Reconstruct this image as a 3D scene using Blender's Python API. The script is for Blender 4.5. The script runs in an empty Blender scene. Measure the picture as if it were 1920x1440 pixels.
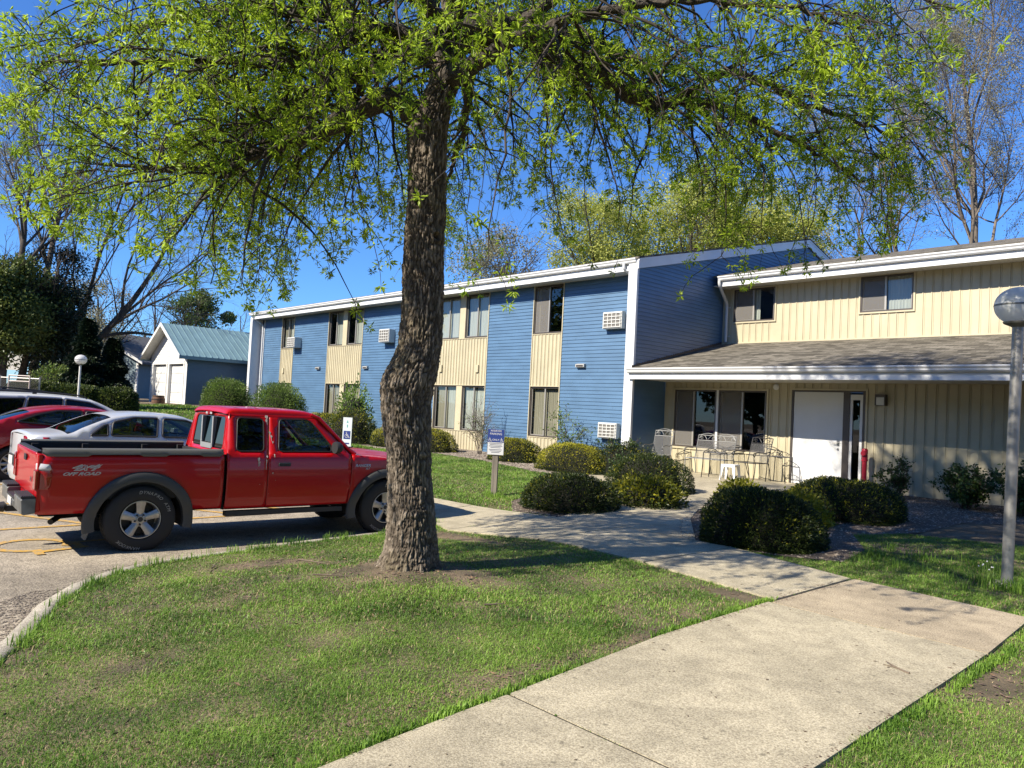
import bpy, math, random
import numpy as np
from mathutils import Vector, Matrix
from mathutils.geometry import delaunay_2d_cdt

# ---------------------------------------------------------------- camera, sky, sun, exposure
SC = bpy.context.scene
COL = SC.collection
cam_d = bpy.data.cameras.new('camera')
cam_d.sensor_fit = 'HORIZONTAL'; cam_d.sensor_width = 36.0; cam_d.lens = 26.25
cam_d.clip_start = 0.05; cam_d.clip_end = 3000
cam = bpy.data.objects.new('camera', cam_d); COL.objects.link(cam)
cr, cd, cf = (0.68258874, 0.72905296, 0.05054099), (0.00789209, 0.06180038, -0.99805733), (-0.7307601, 0.68166157, 0.03643049)
CAM = (8.2966, -16.7904, 1.5)
cam.matrix_world = Matrix(((cr[0], -cd[0], -cf[0], CAM[0]), (cr[1], -cd[1], -cf[1], CAM[1]),
                           (cr[2], -cd[2], -cf[2], CAM[2]), (0, 0, 0, 1)))
SC.camera = cam
SUN_EL = math.radians(39.6)
SUN_H = (-0.18, -0.984)                     # horizontal direction towards the sun
w = bpy.data.worlds.new('World'); SC.world = w; w.use_nodes = True
nt = w.node_tree; nt.nodes.clear()
sky = nt.nodes.new('ShaderNodeTexSky'); sky.sky_type = 'NISHITA'; sky.sun_disc = False
sky.sun_elevation = SUN_EL; sky.sun_rotation = math.atan2(SUN_H[0], SUN_H[1])
sky.air_density = 1.0; sky.dust_density = 0.0; sky.ozone_density = 8.0
bg = nt.nodes.new('ShaderNodeBackground'); bg.inputs[1].default_value = 0.058
out = nt.nodes.new('ShaderNodeOutputWorld')
tint = nt.nodes.new('ShaderNodeMix'); tint.data_type = 'RGBA'; tint.blend_type = 'MULTIPLY'; tint.inputs[0].default_value = 1.0
tint.clamp_result = False; tint.inputs[7].default_value = (0.95, 1.34, 1.80, 1)
nt.links.new(sky.outputs[0], tint.inputs[6]); nt.links.new(tint.outputs[2], bg.inputs[0]); nt.links.new(bg.outputs[0], out.inputs[0])
sd = bpy.data.lights.new('sun', 'SUN'); sd.energy = 5.0; sd.angle = math.radians(0.53); sd.color = (1.0, 0.91, 0.77)
sun = bpy.data.objects.new('sun', sd); COL.objects.link(sun)
_h = math.hypot(*SUN_H)
sdir = Vector((SUN_H[0]/_h*math.cos(SUN_EL), SUN_H[1]/_h*math.cos(SUN_EL), math.sin(SUN_EL)))
sun.rotation_euler = sdir.to_track_quat('Z', 'Y').to_euler(); sun.location = (0, -20, 30)
SC.view_settings.view_transform = 'Standard'; SC.view_settings.look = 'None'
SC.view_settings.exposure = 0.95; SC.view_settings.gamma = 1.0; SC.view_settings.use_curve_mapping = False
SC.render.engine = 'CYCLES'
SC.cycles.max_bounces = 7; SC.cycles.transparent_max_bounces = 12; SC.cycles.diffuse_bounces = 3
SC.cycles.glossy_bounces = 3; SC.cycles.transmission_bounces = 5
SC.cycles.caustics_reflective = False; SC.cycles.caustics_refractive = False
SC.cycles.sample_clamp_indirect = 6.0
rng = np.random.default_rng(7); random.seed(7)

# ---------------------------------------------------------------- materials
MATS = {}
AL = 0.82                                     # one common scale of all surface colours, set with the exposure
sc_ = lambda c: tuple(AL*x for x in c)
def mat(name, col, rough=0.6, metal=0.0, var=0.0, vscale=4.0, col2=None, bump=0.0, bscale=30.0, spec=0.5, coat=0.0,
        stretch=(1, 1, 1), fac=(0.35, 0.65), trans=0.0, detail=6, emis=None, vscale2=None, col3=None):
    if name in MATS: return MATS[name]
    col = sc_(col); col2 = sc_(col2) if col2 else None; col3 = sc_(col3) if col3 else None
    m = bpy.data.materials.new(name); m.use_nodes = True; MATS[name] = m
    nt = m.node_tree; N = nt.nodes; L = nt.links
    b = N['Principled BSDF']; b.inputs['Roughness'].default_value = rough; b.inputs['Metallic'].default_value = metal
    b.inputs['Specular IOR Level'].default_value = spec
    if coat: b.inputs['Coat Weight'].default_value = coat; b.inputs['Coat Roughness'].default_value = 0.04
    b.inputs['Base Color'].default_value = (*col, 1)
    tc = N.new('ShaderNodeTexCoord'); mp = N.new('ShaderNodeMapping'); mp.inputs['Scale'].default_value = stretch
    L.new(tc.outputs['Object'], mp.inputs[0])
    if var or col2:
        n = N.new('ShaderNodeTexNoise'); n.inputs['Scale'].default_value = vscale; n.inputs['Detail'].default_value = detail
        L.new(mp.outputs[0], n.inputs['Vector'])
        r = N.new('ShaderNodeValToRGB'); r.color_ramp.elements[0].position = fac[0]; r.color_ramp.elements[1].position = fac[1]
        c2 = col2 if col2 else tuple(min(1, c*(1+var)) for c in col)
        c1 = col if col2 else tuple(c*(1-var) for c in col)
        r.color_ramp.elements[0].color = (*c1, 1); r.color_ramp.elements[1].color = (*c2, 1)
        L.new(n.outputs[0], r.inputs[0]); src = r.outputs[0]
        if vscale2:
            n2 = N.new('ShaderNodeTexNoise'); n2.inputs['Scale'].default_value = vscale2; n2.inputs['Detail'].default_value = 3
            L.new(mp.outputs[0], n2.inputs['Vector'])
            r2 = N.new('ShaderNodeValToRGB'); r2.color_ramp.elements[0].position = .4; r2.color_ramp.elements[1].position = .62
            r2.color_ramp.elements[0].color = (0, 0, 0, 1); r2.color_ramp.elements[1].color = (1, 1, 1, 1)
            L.new(n2.outputs[0], r2.inputs[0])
            mx = N.new('ShaderNodeMix'); mx.data_type = 'RGBA'
            L.new(r2.outputs[0], mx.inputs[0]); L.new(src, mx.inputs[6]); mx.inputs[7].default_value = (*(col3 or col), 1)
            src = mx.outputs[2]
        L.new(src, b.inputs['Base Color'])
    if bump:
        n3 = N.new('ShaderNodeTexNoise'); n3.inputs['Scale'].default_value = bscale; n3.inputs['Detail'].default_value = 4
        L.new(mp.outputs[0], n3.inputs['Vector'])
        bp = N.new('ShaderNodeBump'); bp.inputs['Strength'].default_value = bump; bp.inputs['Distance'].default_value = 0.02
        L.new(n3.outputs[0], bp.inputs['Height']); L.new(bp.outputs[0], b.inputs['Normal'])
    if emis: b.inputs['Emission Color'].default_value = (*emis[0], 1); b.inputs['Emission Strength'].default_value = emis[1]
    return m

def leafmat(name, c1, c2, vscale=1.5, transl=0.4, rough=0.45):
    if name in MATS: return MATS[name]
    c1, c2 = sc_(c1), sc_(c2)
    m = bpy.data.materials.new(name); m.use_nodes = True; MATS[name] = m
    nt = m.node_tree; N = nt.nodes; L = nt.links
    b = N['Principled BSDF']; b.inputs['Roughness'].default_value = rough; b.inputs['Specular IOR Level'].default_value = 0.35
    g = N.new('ShaderNodeNewGeometry'); tc = N.new('ShaderNodeTexCoord')
    n = N.new('ShaderNodeTexNoise'); n.inputs['Scale'].default_value = vscale; L.new(tc.outputs['Object'], n.inputs['Vector'])
    ad = N.new('ShaderNodeMath'); ad.operation = 'MULTIPLY_ADD'; ad.inputs[1].default_value = 0.55
    L.new(g.outputs['Random Per Island'], ad.inputs[0])
    sb = N.new('ShaderNodeMath'); sb.operation = 'MULTIPLY_ADD'; sb.inputs[1].default_value = 1.6; sb.inputs[2].default_value = -0.55
    L.new(n.outputs[0], sb.inputs[0]); L.new(sb.outputs[0], ad.inputs[2])
    r = N.new('ShaderNodeValToRGB'); r.color_ramp.elements[0].color = (*c1, 1); r.color_ramp.elements[1].color = (*c2, 1)
    r.color_ramp.elements[0].position = 0.15; r.color_ramp.elements[1].position = 0.85
    L.new(ad.outputs[0], r.inputs[0]); L.new(r.outputs[0], b.inputs['Base Color'])
    t = N.new('ShaderNodeBsdfTranslucent'); L.new(r.outputs[0], t.inputs[0])
    mx = N.new('ShaderNodeMixShader'); mx.inputs[0].default_value = transl
    L.new(b.outputs[0], mx.inputs[1]); L.new(t.outputs[0], mx.inputs[2])
    L.new(mx.outputs[0], N['Material Output'].inputs[0])
    return m

def concrete(name, dark, light, sc=120, bscale=220, spots=0.0, stain=(.80, 1.06)):
    dark, light = sc_(dark), sc_(light)
    m = bpy.data.materials.new(name); m.use_nodes = True; MATS[name] = m; nt = m.node_tree; N = nt.nodes; L = nt.links
    b = N['Principled BSDF']; b.inputs['Roughness'].default_value = .93; b.inputs['Specular IOR Level'].default_value = .3
    tc = N.new('ShaderNodeTexCoord')
    def noise(s, d): n = N.new('ShaderNodeTexNoise'); n.inputs['Scale'].default_value = s; n.inputs['Detail'].default_value = d; L.new(tc.outputs['Object'], n.inputs['Vector']); return n.outputs[0]
    n1 = noise(sc, 3); r = N.new('ShaderNodeValToRGB'); r.color_ramp.elements[0].position = .33; r.color_ramp.elements[1].position = .66
    r.color_ramp.elements[0].color = (*dark, 1); r.color_ramp.elements[1].color = (*light, 1); L.new(n1, r.inputs[0]); src = r.outputs[0]
    for s, d, lo, hi in ((1.1, 6, stain[0], stain[1]), (6.0, 5, .88, 1.08)):
        q = N.new('ShaderNodeMapRange'); q.inputs[1].default_value = .36; q.inputs[2].default_value = .6; q.inputs[3].default_value = lo; q.inputs[4].default_value = hi; L.new(noise(s, d), q.inputs[0])
        mx = N.new('ShaderNodeMix'); mx.data_type = 'RGBA'; mx.blend_type = 'MULTIPLY'; mx.inputs[0].default_value = 1; L.new(src, mx.inputs[6]); L.new(q.outputs[0], mx.inputs[7]); src = mx.outputs[2]
    if spots:
        v = N.new('ShaderNodeTexVoronoi'); v.inputs['Scale'].default_value = spots; L.new(tc.outputs['Object'], v.inputs['Vector'])
        q = N.new('ShaderNodeMapRange'); q.inputs[1].default_value = .05; q.inputs[2].default_value = .13; q.inputs[3].default_value = .55; q.inputs[4].default_value = 1.0; L.new(v.outputs['Distance'], q.inputs[0])
        mx = N.new('ShaderNodeMix'); mx.data_type = 'RGBA'; mx.blend_type = 'MULTIPLY'; mx.inputs[0].default_value = 1; L.new(src, mx.inputs[6]); L.new(q.outputs[0], mx.inputs[7]); src = mx.outputs[2]
        v2 = N.new('ShaderNodeTexVoronoi'); v2.feature = 'DISTANCE_TO_EDGE'; v2.inputs['Scale'].default_value = .42; n_ = N.new('ShaderNodeTexNoise'); n_.inputs['Scale'].default_value = 5
        L.new(tc.outputs['Object'], n_.inputs['Vector']); a_ = N.new('ShaderNodeVectorMath'); a_.operation = 'MULTIPLY_ADD'; a_.inputs[1].default_value = (.35, .35, 0); L.new(n_.outputs['Color'], a_.inputs[0]); L.new(tc.outputs['Object'], a_.inputs[2]); L.new(a_.outputs[0], v2.inputs['Vector'])
        q = N.new('ShaderNodeMapRange'); q.inputs[1].default_value = .0008; q.inputs[2].default_value = .0028; q.inputs[3].default_value = .62; q.inputs[4].default_value = 1.0; L.new(v2.outputs['Distance'], q.inputs[0])
        mx = N.new('ShaderNodeMix'); mx.data_type = 'RGBA'; mx.blend_type = 'MULTIPLY'; mx.inputs[0].default_value = .0 if name.startswith('sidewalk') else .9; L.new(src, mx.inputs[6]); L.new(q.outputs[0], mx.inputs[7]); src = mx.outputs[2]
    L.new(src, b.inputs['Base Color'])
    bp = N.new('ShaderNodeBump'); bp.inputs['Strength'].default_value = .45; bp.inputs['Distance'].default_value = .006; L.new(noise(bscale, 3), bp.inputs['Height']); L.new(bp.outputs[0], b.inputs['Normal'])
    return m
def glassmat(name, tint=(0.8, 0.85, 0.85), refl=0.12, rough=0.01):
    if name in MATS: return MATS[name]
    m = bpy.data.materials.new(name); m.use_nodes = True; MATS[name] = m
    nt = m.node_tree; N = nt.nodes; L = nt.links; N.remove(N['Principled BSDF'])
    t = N.new('ShaderNodeBsdfTransparent'); t.inputs[0].default_value = (*tint, 1)
    g = N.new('ShaderNodeBsdfGlossy'); g.inputs['Roughness'].default_value = rough; g.inputs[0].default_value = (1, 1, 1, 1)
    lw = N.new('ShaderNodeLayerWeight'); lw.inputs[0].default_value = 0.35
    mr = N.new('ShaderNodeMapRange'); mr.inputs[3].default_value = refl; mr.inputs[4].default_value = 0.7
    pw = N.new('ShaderNodeMath'); pw.operation = 'POWER'; pw.inputs[1].default_value = 2.5
    L.new(lw.outputs['Facing'], pw.inputs[0]); L.new(pw.outputs[0], mr.inputs[0])
    mx = N.new('ShaderNodeMixShader'); L.new(mr.outputs[0], mx.inputs[0]); L.new(t.outputs[0], mx.inputs[1]); L.new(g.outputs[0], mx.inputs[2])
    L.new(mx.outputs[0], N['Material Output'].inputs[0])
    return m

# ---------------------------------------------------------------- mesh helpers
def tag(o, label=None, cat=None, group=None, kind=None):
    if label: o['label'] = label
    if cat: o['category'] = cat
    if group: o['group'] = group
    if kind: o['kind'] = kind
    return o
def empty(name, loc=(0, 0, 0), rz=0.0):
    o = bpy.data.objects.new(name, None); o.location = loc; o.rotation_euler = (0, 0, rz); o.empty_display_size = 0.2
    COL.objects.link(o); return o
class MB:
    def __init__(s): s.v = []; s.f = []; s.m = []; s.sm = []; s.cm = 0; s.csm = False
    def mat(s, i): s.cm = i; return s
    def add(s, vs, fs, smooth=None):
        k = len(s.v); s.v += [tuple(v) for v in vs]
        for f in fs: s.f.append(tuple(k+i for i in f)); s.m.append(s.cm); s.sm.append(s.csm if smooth is None else smooth)
        return s
    def box(s, x0, y0, z0, x1, y1, z1):
        return s.add([(x0,y0,z0),(x1,y0,z0),(x1,y1,z0),(x0,y1,z0),(x0,y0,z1),(x1,y0,z1),(x1,y1,z1),(x0,y1,z1)],
                     [(0,3,2,1),(4,5,6,7),(0,1,5,4),(1,2,6,5),(2,3,7,6),(3,0,4,7)])
    def quad(s, a, b, c, d): return s.add([a, b, c, d], [(0, 1, 2, 3)])
    def prism(s, pts, off):                     # polygon pts (3-D) extruded by vector off
        n = len(pts); off = Vector(off); top = [tuple(Vector(p)+off) for p in pts]
        fs = [tuple(range(n-1, -1, -1)), tuple(range(n, 2*n))] + [(i, (i+1) % n, n+(i+1) % n, n+i) for i in range(n)]
        return s.add(list(pts)+top, fs)
    def tube(s, pts, rad, n=8, cap=True):
        pts = [Vector(p) for p in pts]; k = len(pts)
        rr = rad if hasattr(rad, '__len__') else [rad]*k
        vs = []; ref = None
        for i, p in enumerate(pts):
            t = (pts[min(i+1, k-1)]-pts[max(i-1, 0)]); t.normalize()
            if ref is None:
                ref = Vector((0, 0, 1)) if abs(t.z) < 0.9 else Vector((1, 0, 0))
            a = t.cross(ref); a.normalize(); b2 = a.cross(t); b2.normalize(); ref = b2
            for j in range(n):
                an = 2*math.pi*j/n; vs.append(p+a*(rr[i]*math.cos(an))+b2*(rr[i]*math.sin(an)))
        fs = [(i*n+j, i*n+(j+1) % n, (i+1)*n+(j+1) % n, (i+1)*n+j) for i in range(k-1) for j in range(n)]
        s.add(vs, fs, True)
        if cap: s.add([vs[j] for j in range(n)][::-1], [tuple(range(n))], False); s.add(vs[-n:], [tuple(range(n))], False)
        return s
    def lathe(s, prof, n=32, o=(0, 0, 0), axis='z', smooth=True, close=False):   # prof: (r, h)
        vs = []
        for (r, h) in prof:
            for j in range(n):
                a = 2*math.pi*j/n; c, d = r*math.cos(a), r*math.sin(a)
                vs.append({'z': (o[0]+c, o[1]+d, o[2]+h), 'x': (o[0]+h, o[1]+c, o[2]+d), 'y': (o[0]+c, o[1]+h, o[2]-d)}[axis])
        k = len(prof); fs = [(i*n+j, i*n+(j+1) % n, (i+1)*n+(j+1) % n, (i+1)*n+j) for i in range(k-1) for j in range(n)]
        return s.add(vs, fs, smooth)
    def grid(s, rows, smooth=True, flip=False):
        R, Cn = len(rows), len(rows[0]); vs = [p for r in rows for p in r]
        fs = []
        for i in range(R-1):
            for j in range(Cn-1):
                q = (i*Cn+j, i*Cn+j+1, (i+1)*Cn+j+1, (i+1)*Cn+j); fs.append(q[::-1] if flip else q)
        return s.add(vs, fs, smooth)
    def build(s, name, mats, parent=None, sharp=35, bevel=0, solid=0):
        me = bpy.data.meshes.new(name); me.from_pydata(s.v, [], s.f)
        if not isinstance(mats, (list, tuple)): mats = [mats]
        for m_ in mats: me.materials.append(m_)
        me.polygons.foreach_set('material_index', s.m); me.polygons.foreach_set('use_smooth', s.sm)
        me.update()
        if any(s.sm): me.set_sharp_from_angle(angle=math.radians(sharp))
        o = bpy.data.objects.new(name, me); COL.objects.link(o)
        if parent: o.parent = parent
        if solid:
            md = o.modifiers.new('s', 'SOLIDIFY'); md.thickness = solid; md.offset = -1
        if bevel:
            md = o.modifiers.new('b', 'BEVEL'); md.width = bevel; md.segments = 2; md.limit_method = 'ANGLE'; md.angle_limit = math.radians(50)
        return o
def npmesh(name, V, F, mats, parent=None, smooth=False, mi=None):
    V = np.asarray(V, dtype=np.float32); F = np.asarray(F, dtype=np.int32); k = F.shape[1]
    me = bpy.data.meshes.new(name)
    me.vertices.add(len(V)); me.vertices.foreach_set('co', V.ravel())
    me.loops.add(F.size); me.loops.foreach_set('vertex_index', F.ravel())
    me.polygons.add(len(F)); me.polygons.foreach_set('loop_start', np.arange(0, F.size, k, dtype=np.int32))
    me.polygons.foreach_set('loop_total', np.full(len(F), k, dtype=np.int32))
    if not isinstance(mats, (list, tuple)): mats = [mats]
    for m_ in mats: me.materials.append(m_)
    if mi is not None: me.polygons.foreach_set('material_index', np.asarray(mi, dtype=np.int32))
    me.polygons.foreach_set('use_smooth', np.full(len(F), smooth, dtype=bool))
    me.update(calc_edges=True)
    o = bpy.data.objects.new(name, me); COL.objects.link(o)
    if parent: o.parent = parent
    return o
def inpoly(x, y, poly):
    x = np.asarray(x, float); y = np.asarray(y, float); r = np.zeros(x.shape, bool); n = len(poly)
    for i in range(n):
        x0, y0 = poly[i]; x1, y1 = poly[(i+1) % n]
        c = ((y0 > y) != (y1 > y)); xi = (x1-x0)*(y-y0)/((y1-y0) if y1 != y0 else 1e-9)+x0
        r ^= c & (x < xi)
    return r
def segdist(x, y, pl, closed=False):
    x = np.asarray(x, float); y = np.asarray(y, float); d = np.full(x.shape, 1e9)
    P = list(pl)+([pl[0]] if closed else [])
    for (x0, y0), (x1, y1) in zip(P[:-1], P[1:]):
        L2 = (x1-x0)**2+(y1-y0)**2+1e-12
        t = np.clip(((x-x0)*(x1-x0)+(y-y0)*(y1-y0))/L2, 0, 1)
        d = np.minimum(d, np.hypot(x-(x0+t*(x1-x0)), y-(y0+t*(y1-y0))))
    return d
_T = np.random.default_rng(99).random((64, 64, 64)).astype(np.float32)
def vnoise(x, y, z=0.0):
    x, y, z = np.broadcast_arrays(np.asarray(x, float), np.asarray(y, float), np.asarray(z, float))
    xi, yi, zi = np.floor(x).astype(int), np.floor(y).astype(int), np.floor(z).astype(int)
    fx, fy, fz = x-xi, y-yi, z-zi; fx, fy, fz = [f*f*(3-2*f) for f in (fx, fy, fz)]
    g = lambda a, b, c: _T[(xi+a) % 64, (yi+b) % 64, (zi+c) % 64]
    l = lambda a, b, t: a+(b-a)*t
    return l(l(l(g(0,0,0), g(1,0,0), fx), l(g(0,1,0), g(1,1,0), fx), fy), l(l(g(0,0,1), g(1,0,1), fx), l(g(0,1,1), g(1,1,1), fx), fy), fz)
def fbm(x, y, z=0.0, o=4):
    s = 0; a = 0.5
    for i in range(o): s = s+a*vnoise(np.asarray(x)*2**i+17*i, np.asarray(y)*2**i+5*i, np.asarray(z)*2**i); a *= 0.5
    return s
def sstep(t): t = np.clip(t, 0, 1); return t*t*(3-2*t)
def panel(name, outline, holes, fmap, mt, parent=None, step=0.07, thick=0.02, smooth=True, sharp=40):
    """a sheet in a 2-D outline with holes, mapped to 3-D by fmap(s, t)"""
    vs = []; es = []
    def ring(r):
        pts = []
        for i, (a, b) in enumerate(r):
            c, d = r[(i+1) % len(r)]; L = math.hypot(c-a, d-b); n = max(1, int(math.ceil(L/step)))
            for k in range(n): pts.append((a+(c-a)*k/n, b+(d-b)*k/n))
        k0 = len(vs); vs.extend(pts); es.extend([(k0+i, k0+(i+1) % len(pts)) for i in range(len(pts))])
    ring(outline)
    for h in holes: ring(h)
    xs = [p[0] for p in outline]; ys = [p[1] for p in outline]
    gx, gy = np.meshgrid(np.arange(min(xs)+step/2, max(xs), step), np.arange(min(ys)+step/2, max(ys), step))
    gx, gy = gx.ravel(), gy.ravel(); ok = inpoly(gx, gy, outline)
    for h in holes: ok &= ~inpoly(gx, gy, h)
    for r in [outline]+list(holes): ok &= segdist(gx, gy, r, True) > step*0.4
    vs.extend(zip(gx[ok], gy[ok]))
    V, E_, F, _, _, _ = delaunay_2d_cdt([Vector(v) for v in vs], es, [], 0, 1e-5)
    cx = np.array([sum(V[i].x for i in f)/3 for f in F]); cy = np.array([sum(V[i].y for i in f)/3 for f in F])
    ok = inpoly(cx, cy, outline)
    for h in holes: ok &= ~inpoly(cx, cy, h)
    m_ = MB(); P = [fmap(v.x, v.y) for v in V]
    m_.add(P, [tuple(f) for f, k in zip(F, ok) if k], smooth)
    return m_.build(name, mt, parent, sharp=sharp, solid=thick)
def rrect(x0, y0, x1, y1, r, n=4):
    o = []
    for cx, cy, a0 in ((x1-r, y1-r, 0), (x0+r, y1-r, 90), (x0+r, y0+r, 180), (x1-r, y0+r, 270)):
        for k in range(n+1): a = math.radians(a0+90*k/n); o.append((cx+r*math.cos(a), cy+r*math.sin(a)))
    return o
def rpoly(pts, r, n=4):                         # polygon with rounded corners
    o = []; N = len(pts)
    for i in range(N):
        p = Vector(pts[i]); a = Vector(pts[i-1])-p; b = Vector(pts[(i+1) % N])-p
        rr = min(r, a.length*.45, b.length*.45); a.normalize(); b.normalize()
        A, B = p+a*rr, p+b*rr
        for k in range(n+1): t = k/n; q = A*(1-t)**2+p*2*t*(1-t)+B*t*t; o.append((q.x, q.y))
    return o
def arc(cx, cy, r, a0, a1, n=16):
    return [(cx+r*math.cos(math.radians(a0+(a1-a0)*k/n)), cy+r*math.sin(math.radians(a0+(a1-a0)*k/n))) for k in range(n+1)]
def text_mesh(txt, size, depth=0.0, align='CENTER', shear=0.0, offset=0.0, bold=False):
    """verts, faces of a word (in its own x/y plane), built from the built-in font"""
    c = bpy.data.curves.new('t', 'FONT'); c.body = txt; c.size = size; c.extrude = depth; c.align_x = align; c.align_y = 'CENTER'
    c.shear = shear; c.offset = offset; c.resolution_u = 3
    o = bpy.data.objects.new('t', c); COL.objects.link(o)
    dg = bpy.context.evaluated_depsgraph_get(); me = o.evaluated_get(dg).to_mesh()
    V = [tuple(v.co) for v in me.vertices]; F = [tuple(p.vertices) for p in me.polygons]
    o.evaluated_get(dg).to_mesh_clear(); bpy.data.objects.remove(o); bpy.data.curves.remove(c)
    return V, F
def copytree(o, parent=None):
    c = o.copy(); COL.objects.link(c); c.parent = parent
    for ch in [x for x in o.children]: copytree(ch, c)
    return c

# ================================================================ GROUND
CURB = [(5.0,-30),(4.95,-19.5),(4.7,-18.2),(4.1,-17.1),(3.25,-16.25),(2.41,-15.79),(1.65,-15.47),(1.1,-15.12),(.74,-14.75),(.52,-14.35),(.38,-13.9),
        (.22,-13.05),(.07,-12.05),(-.02,-11.25),(-.14,-10.65),(-.4,-10.25),(-.9,-10.02),(-30,-10.0)]
ASPH = CURB+[(-90,-10),(-90,-90),(5,-90)]
def rise(u): return 0.95*sstep((-15-np.asarray(u, float))/13)
def za(u, v): return -0.30+rise(u)
def sdc(u, v):                                # signed distance: + on the lawn side
    d = segdist(u, v, CURB); return np.where(inpoly(u, v, ASPH), -d, d)
def zl(u, v):
    u = np.asarray(u, float); v = np.asarray(v, float)
    d = np.maximum(sdc(u, v), 0)
    z = -.15+.15*sstep(d/3.0)+.15*sstep((v+8)/7)+rise(u)
    z = z+.07*np.exp(-((u-2.7)**2+(v+12.78)**2)/.35)
    return z
Z = lambda u, v: float(zl(np.array([u]), np.array([v]))[0])
def axis(lo, hi, f0, f1, fine=.12):
    a = [f0]; s = fine
    while a[-1] > lo: s *= 1.18; a.append(a[-1]-s)
    b = [f1]; s = fine
    while b[-1] < hi: s *= 1.18; b.append(b[-1]+s)
    return np.array(a[::-1]+list(np.arange(f0+fine, f1, fine))+b)
def heightsheet(name, us, vs, zf, m):
    U, V = np.meshgrid(us, vs, indexing='ij'); Zz = zf(U.ravel(), V.ravel())
    P = np.stack([U.ravel(), V.ravel(), Zz], 1); nu_, nv_ = len(us), len(vs)
    i = np.arange(nu_-1)[:, None]*nv_+np.arange(nv_-1)[None]; i = i.ravel()
    F = np.stack([i, i+nv_, i+nv_+1, i+1], 1)
    return npmesh(name, P, F, m, smooth=True)
m_soil = mat('soil_turf', (.07, .058, .028), 1.0, col2=(.25, .185, .11), vscale=2.2, bump=.8, bscale=60, fac=(.42, .6), vscale2=60, col3=(.13, .10, .065))
def soilz(u, v):
    d = sdc(u, v); z = zl(u, v)+.02*(fbm(u*3, v*3)-.5)
    far = sstep((np.hypot(u, v)-120)/200)
    z = z-.04*(1-sstep((d-.14)/.12)); return np.where(d > .10, z, za(u, v)-.07)*(1-far)+far*.8
ground = heightsheet('ground', axis(-420, 420, -9, 9.5), axis(-420, 420, -18.5, 1.0), soilz, m_soil)
tag(ground, kind='structure')
m_asph = concrete('asphalt', (.13, .11, .085), (.60, .52, .40), 95, 160, 1.6, (.72, 1.05))
def asphz(u, v):
    d = sdc(u, v); return np.where(d < .13, za(u, v)+.004*(fbm(u*1.3, v*1.3)-.5), za(u, v)-.4)
asph = heightsheet('parking_lot', axis(-88, 5.4, -9, 4.5), axis(-88, -9.85, -18.5, -9.9), asphz, m_asph)
tag(asph, kind='structure')
# curb, a swept concrete profile
m_curb = concrete('curb_concrete', (.27, .24, .19), (.56, .51, .42), 90, 160, 5.0, (.70, 1.05))
cb = MB(); rows = []
fine = []
for (a, b), (c, d) in zip(CURB[:-1], CURB[1:]):
    n = max(1, int(math.hypot(c-a, d-b)/.25))
    for k in range(n): fine.append((a+(c-a)*k/n, b+(d-b)*k/n))
fine.append(CURB[-1])
fine = [p for p in fine if p[0] > -28]
for i, (x, y) in enumerate(fine):
    x0, y0 = fine[max(0, i-2)]; x1, y1 = fine[min(len(fine)-1, i+2)]
    tx, ty = x1-x0, y1-y0; L = math.hypot(tx, ty); nx, ny = ty/L, -tx/L       # towards the lawn
    if float(sdc(np.array([x+nx*.2]), np.array([y+ny*.2]))[0]) < 0: nx, ny = -nx, -ny
    zb = float(za(x, y)); low = 1.0 if not (-1.2 < x < .35 and -10.9 < y < -9.9) else .45   # a dropped kerb at the walk
    zt = zb+.15*low; j = random.uniform(-.004, .004)
    rows.append([(x+nx*o, y+ny*o, z+j) for o, z in ((-.005, zb-.1), (0, zb+.02), (.018, zt-.03), (.04, zt-.006), (.15, zt+.006), (.17, zt-.01), (.175, zb-.1))])
cb.grid(rows, smooth=True)
tag(cb.build('curb', m_curb, sharp=50), kind='structure')

# concrete walks
m_walk = concrete('sidewalk_concrete', (.29, .25, .175), (.61, .545, .39), 110, 200, 7.0, (.84, 1.05))
m_walk2 = concrete('sidewalk_concrete_pink', (.25, .20, .14), (.61, .515, .36), 95, 200, 9.0, (.8, 1.05))
WALKS = []
def slab(poly, name='sidewalk', m=None, dz=.022, tilt=0.0):
    WALKS.append(poly); cx = sum(p[0] for p in poly)/len(poly)
    o = panel(name, rpoly(poly, .012, 2), [], lambda a, b: (a, b, Z(a, b)+dz+tilt*(a-cx)), m or m_walk, None, step=.22, thick=.12, sharp=60, smooth=False)
    return tag(o, kind='structure')
J = .010
ys = [-24.0, -20.2, -17.15, -14.04, -10.86]
for a, b in zip(ys[:-1], ys[1:]):
    le = lambda v: float(np.interp(v, [-24, -17.15, -15.2, -14.04, -12.26, -10.86], [6.0, 5.72, 5.53, 5.44, 5.245, 5.215]))
    slab([(le(a), a+J), (6.84, a+J), (6.81, b-J)]+[(le(v_), v_) for v_ in (b-J, (a+b)/2)])
slab([(5.24, -10.86+J), (6.81, -10.86+J), (6.74, -9.4), (6.55, -9.36), (5.24, -9.2)], m=m_walk2)
xs = [(5.215, -9.2), (3.62, -8.72), (1.98, -8.72), (.45, -8.70), (-1.1, -8.78), (-2.7, -8.8), (-4.3, -8.8), (-5.9, -8.8), (-7.5, -8.8), (-9.1, -8.8), (-10.7, -8.8), (-12.3, -8.8), (-13.9, -8.8)]
lo = {0: -10.72, 1: -10.44, 2: -10.34, 3: -10.52}
for i in range(len(xs)-1):
    (a, ya), (b, yb) = xs[i], xs[i+1]
    la, lb = lo.get(i, -9.83), lo.get(i+1, -9.83)
    if i == 3: la, lb = -10.5, -9.99
    slab([(b+J, lb), (a-J, la), (a-J, ya), (b+J, yb)])
m_joint = mat('joint_dirt', (.045, .038, .028), 1.0)
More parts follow.
